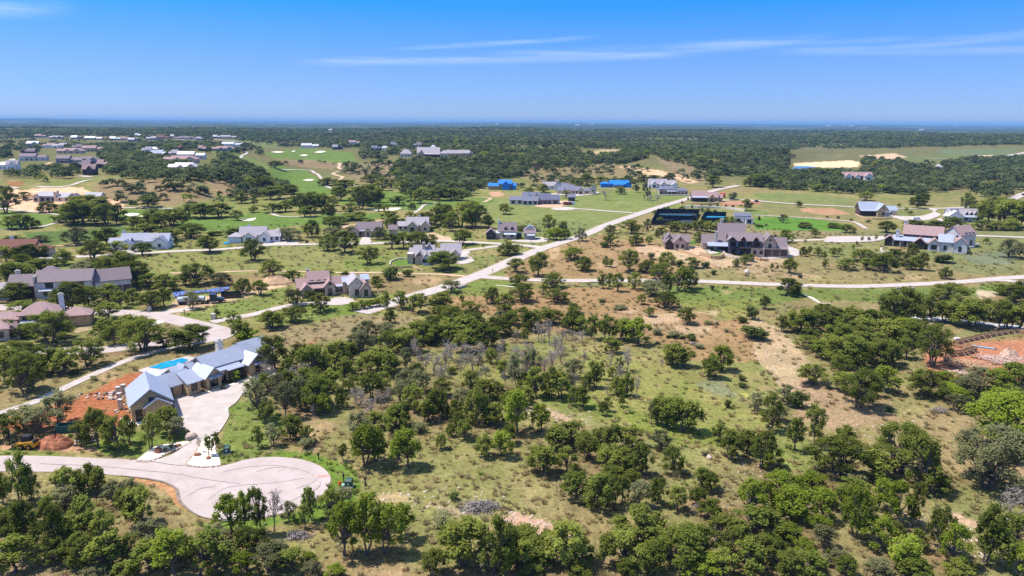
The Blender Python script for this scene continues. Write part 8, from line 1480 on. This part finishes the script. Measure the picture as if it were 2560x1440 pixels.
def weed(seed, mat):
    rg = np.random.default_rng(seed); V = leaf_cloud(rg, [(0, 0, .25, .32, .26), (.18, .1, .18, .22, .18)], [46, 24], .085); return bpy.data.objects.new('weed', cloud_mesh('weed', V, mat))
def stone_o(seed):
    bm = bmesh.new(); bmesh.ops.create_icosphere(bm, subdivisions=1, radius=.3); rg = random.Random(seed)
    for v in bm.verts: v.co *= 1 + rg.uniform(-.3, .3); v.co.z *= .55
    me = bpy.data.meshes.new('field_stone'); bm.to_mesh(me); bm.free(); me.materials.append(ROCK); return bpy.data.objects.new('field_stone', me)
TP = [tuft(1, G_STRAW), tuft(2, G_GREEN), tuft(3, G_BROWN), weed(4, G_WEED), weed(5, LEAF_OAK), tuft(6, G_STRAW, 34, .8), tuft(7, G_GREEN, 34, .7)]
pts = []
for d0, d1, cell in ((62, 130, 1.0), (130, 240, 1.7), (240, 420, 3.2)):
    n_r = int((d1 - d0) / cell)
    for i in range(n_r):
        d = d0 + (i + .5) * cell; na_ = int(1.44 * d / cell); a = -.72 + (np.arange(na_) + RNG.random(na_)) / na_ * 1.44; dd = d + (RNG.random(na_) - .5) * cell
        pts.append(np.column_stack([dd * np.sin(a), dd * np.cos(a), np.full(na_, cell)]))
pts = np.concatenate(pts); P = pts[:, :2]
col = cover_colour(P[:, 0], P[:, 1], np.hypot(P[:, 0], P[:, 1]), *pix(P[:, 0], P[:, 1], height(P[:, 0], P[:, 1])))
green = sstep(-.02, .07, col[:, 1] - col[:, 0]); bare = sstep(.30, .42, col[:, 0]); red = (col[:, 0] > 1.9 * col[:, 1])
keep = ~paved_mask(P) & (RNG.random(len(P)) < (0.5 * (1 - bare * .85)) * (0.35 + 0.9 * vnoise(P[:, 0] / 4, P[:, 1] / 4, 77))) & ~(red & (RNG.random(len(P)) < .85))
P, cell_, green, col = P[keep], pts[keep, 2], green[keep], col[keep]; n = len(P)
u = RNG.random(n); pick = np.where(u < .05, 3, np.where(u < .058, 4, np.where(RNG.random(n) < green, np.where(RNG.random(n) < .5, 1, 6), np.where(RNG.random(n) < .16, 2, np.where(RNG.random(n) < .5, 0, 5)))))
s = (0.45 + 0.55 * RNG.random(n)) * (0.75 + 0.28 * cell_) * np.where(pick == 4, 1.1, 1.0)
scatter('grass', np.column_stack([P, height(P[:, 0], P[:, 1])]), np.column_stack([s, s, s * (.5 + .4 * RNG.random(n))]), RNG.random(n) * 6.28, pick, TP, 'dry and green grass tufts and low weeds over the open ground')
print('tufts', n)
m_ = RNG.integers(0, 1, 1)
sp = []
for poly, k in (([(1230,1275),(1350,1290),(1450,1335),(1380,1350),(1280,1320)], 170), ([(1030,1225),(1330,1200),(1330,1330),(1060,1330)], 150), ([(1880,790),(1960,830),(2010,880),(2080,1010),(2000,1030),(1950,970),(1880,890)], 420), ([(920,1230),(1040,1230),(1040,1270),(920,1270)], 110), ([(2100,960),(2330,960),(2330,1100),(2100,1100)], 160), ([(1290,1010),(1480,1030),(1480,1066),(1290,1040)], 160), ([(1840,1130),(1940,1160),(1920,1200),(1840,1180)], 60), ([(2200,1270),(2420,1300),(2480,1400),(2300,1380)], 200), ([(2440,720),(2510,725),(2490,745),(2440,750)], 80), ([(1560,760),(1800,770),(1800,835),(1600,830)], 160), ([(2080,660),(2300,660),(2300,700),(2080,700)], 80)):
    xs = [q[0] for q in poly]; ys = [q[1] for q in poly]; rx = RNG.uniform(min(xs), max(xs), k * 2); ry = RNG.uniform(min(ys), max(ys), k * 2); i = np.where(inpoly(rx, ry, poly))[0][:k]
    sp.append(ground_at(rx[i], ry[i]))
sp = np.concatenate(sp); n = len(sp); s = .25 + .9 * RNG.random(n) ** 3
scatter('stones', sp, np.column_stack([s, s * (.6 + .4 * RNG.random(n)), s]), RNG.random(n) * 6.28, RNG.integers(0, 3, n), [stone_o(k) for k in range(3)], 'pale loose stones on the bare slopes')
for name, d0, d1, cell, size, lab in (('near_woods', 480, 1100, 5.0, 8.0, 'scattered oaks and junipers on the wooded slopes'), ('woods', 1100, 2600, 8.0, 8.6, 'dense dark green woods over the far hills'), ('far_woods', 2600, 5200, 17.0, 19.0, 'woods running to the horizon')):
    P, z, px, py = wood_points(d0, d1, cell, 1)
    den = wood_density(P, px, py) * (cell * cell / 100.0) * (1.15 if cell < 10 else 0.35)
    k = RNG.random(len(P)) < den
    P, z = P[k], z[k]; n = len(P)
    s = size * (0.65 + 0.6 * RNG.random(n)); h = s * (0.70 + 0.35 * RNG.random(n)) * (0.5 if cell > 10 else 1)
    pick = np.where(RNG.random(n) < .62, RNG.integers(0, 2, n), np.where(RNG.random(n) < .62, 2, np.where(RNG.random(n) < .7, 3, 4)))
    scatter(name, np.column_stack([P, z - h * 0.12]), np.column_stack([s, s, h]), RNG.random(n) * 6.28, pick, FP, lab)
    print(name, n)
# ------------------------------------------------------------------ the air: far things fade to blue
mb = MB(); lo_z = float(gz.min()) - 1.0; hi_z = max(float(gz.max()) + 12, CAM_P[2] + 4)
mb.box((0, 0, (lo_z + hi_z) / 2), (86000, 86000, hi_z - lo_z))
hm = bpy.data.materials.new('haze'); hm.use_nodes = True; hm.node_tree.nodes.clear()
ho = N(hm.node_tree, 'ShaderNodeOutputMaterial'); pv = N(hm.node_tree, 'ShaderNodeVolumePrincipled')
pv.inputs['Color'].default_value = (0.29, 0.56, 0.92, 1); pv.inputs['Density'].default_value = 0.00007; pv.inputs['Anisotropy'].default_value = 0.0
hm.node_tree.links.new(pv.outputs[0], ho.inputs['Volume'])
hz = mb.build('haze', hm); hz['kind'] = 'stuff'; hz['label'] = 'thin blue air over the far woods and ridges'
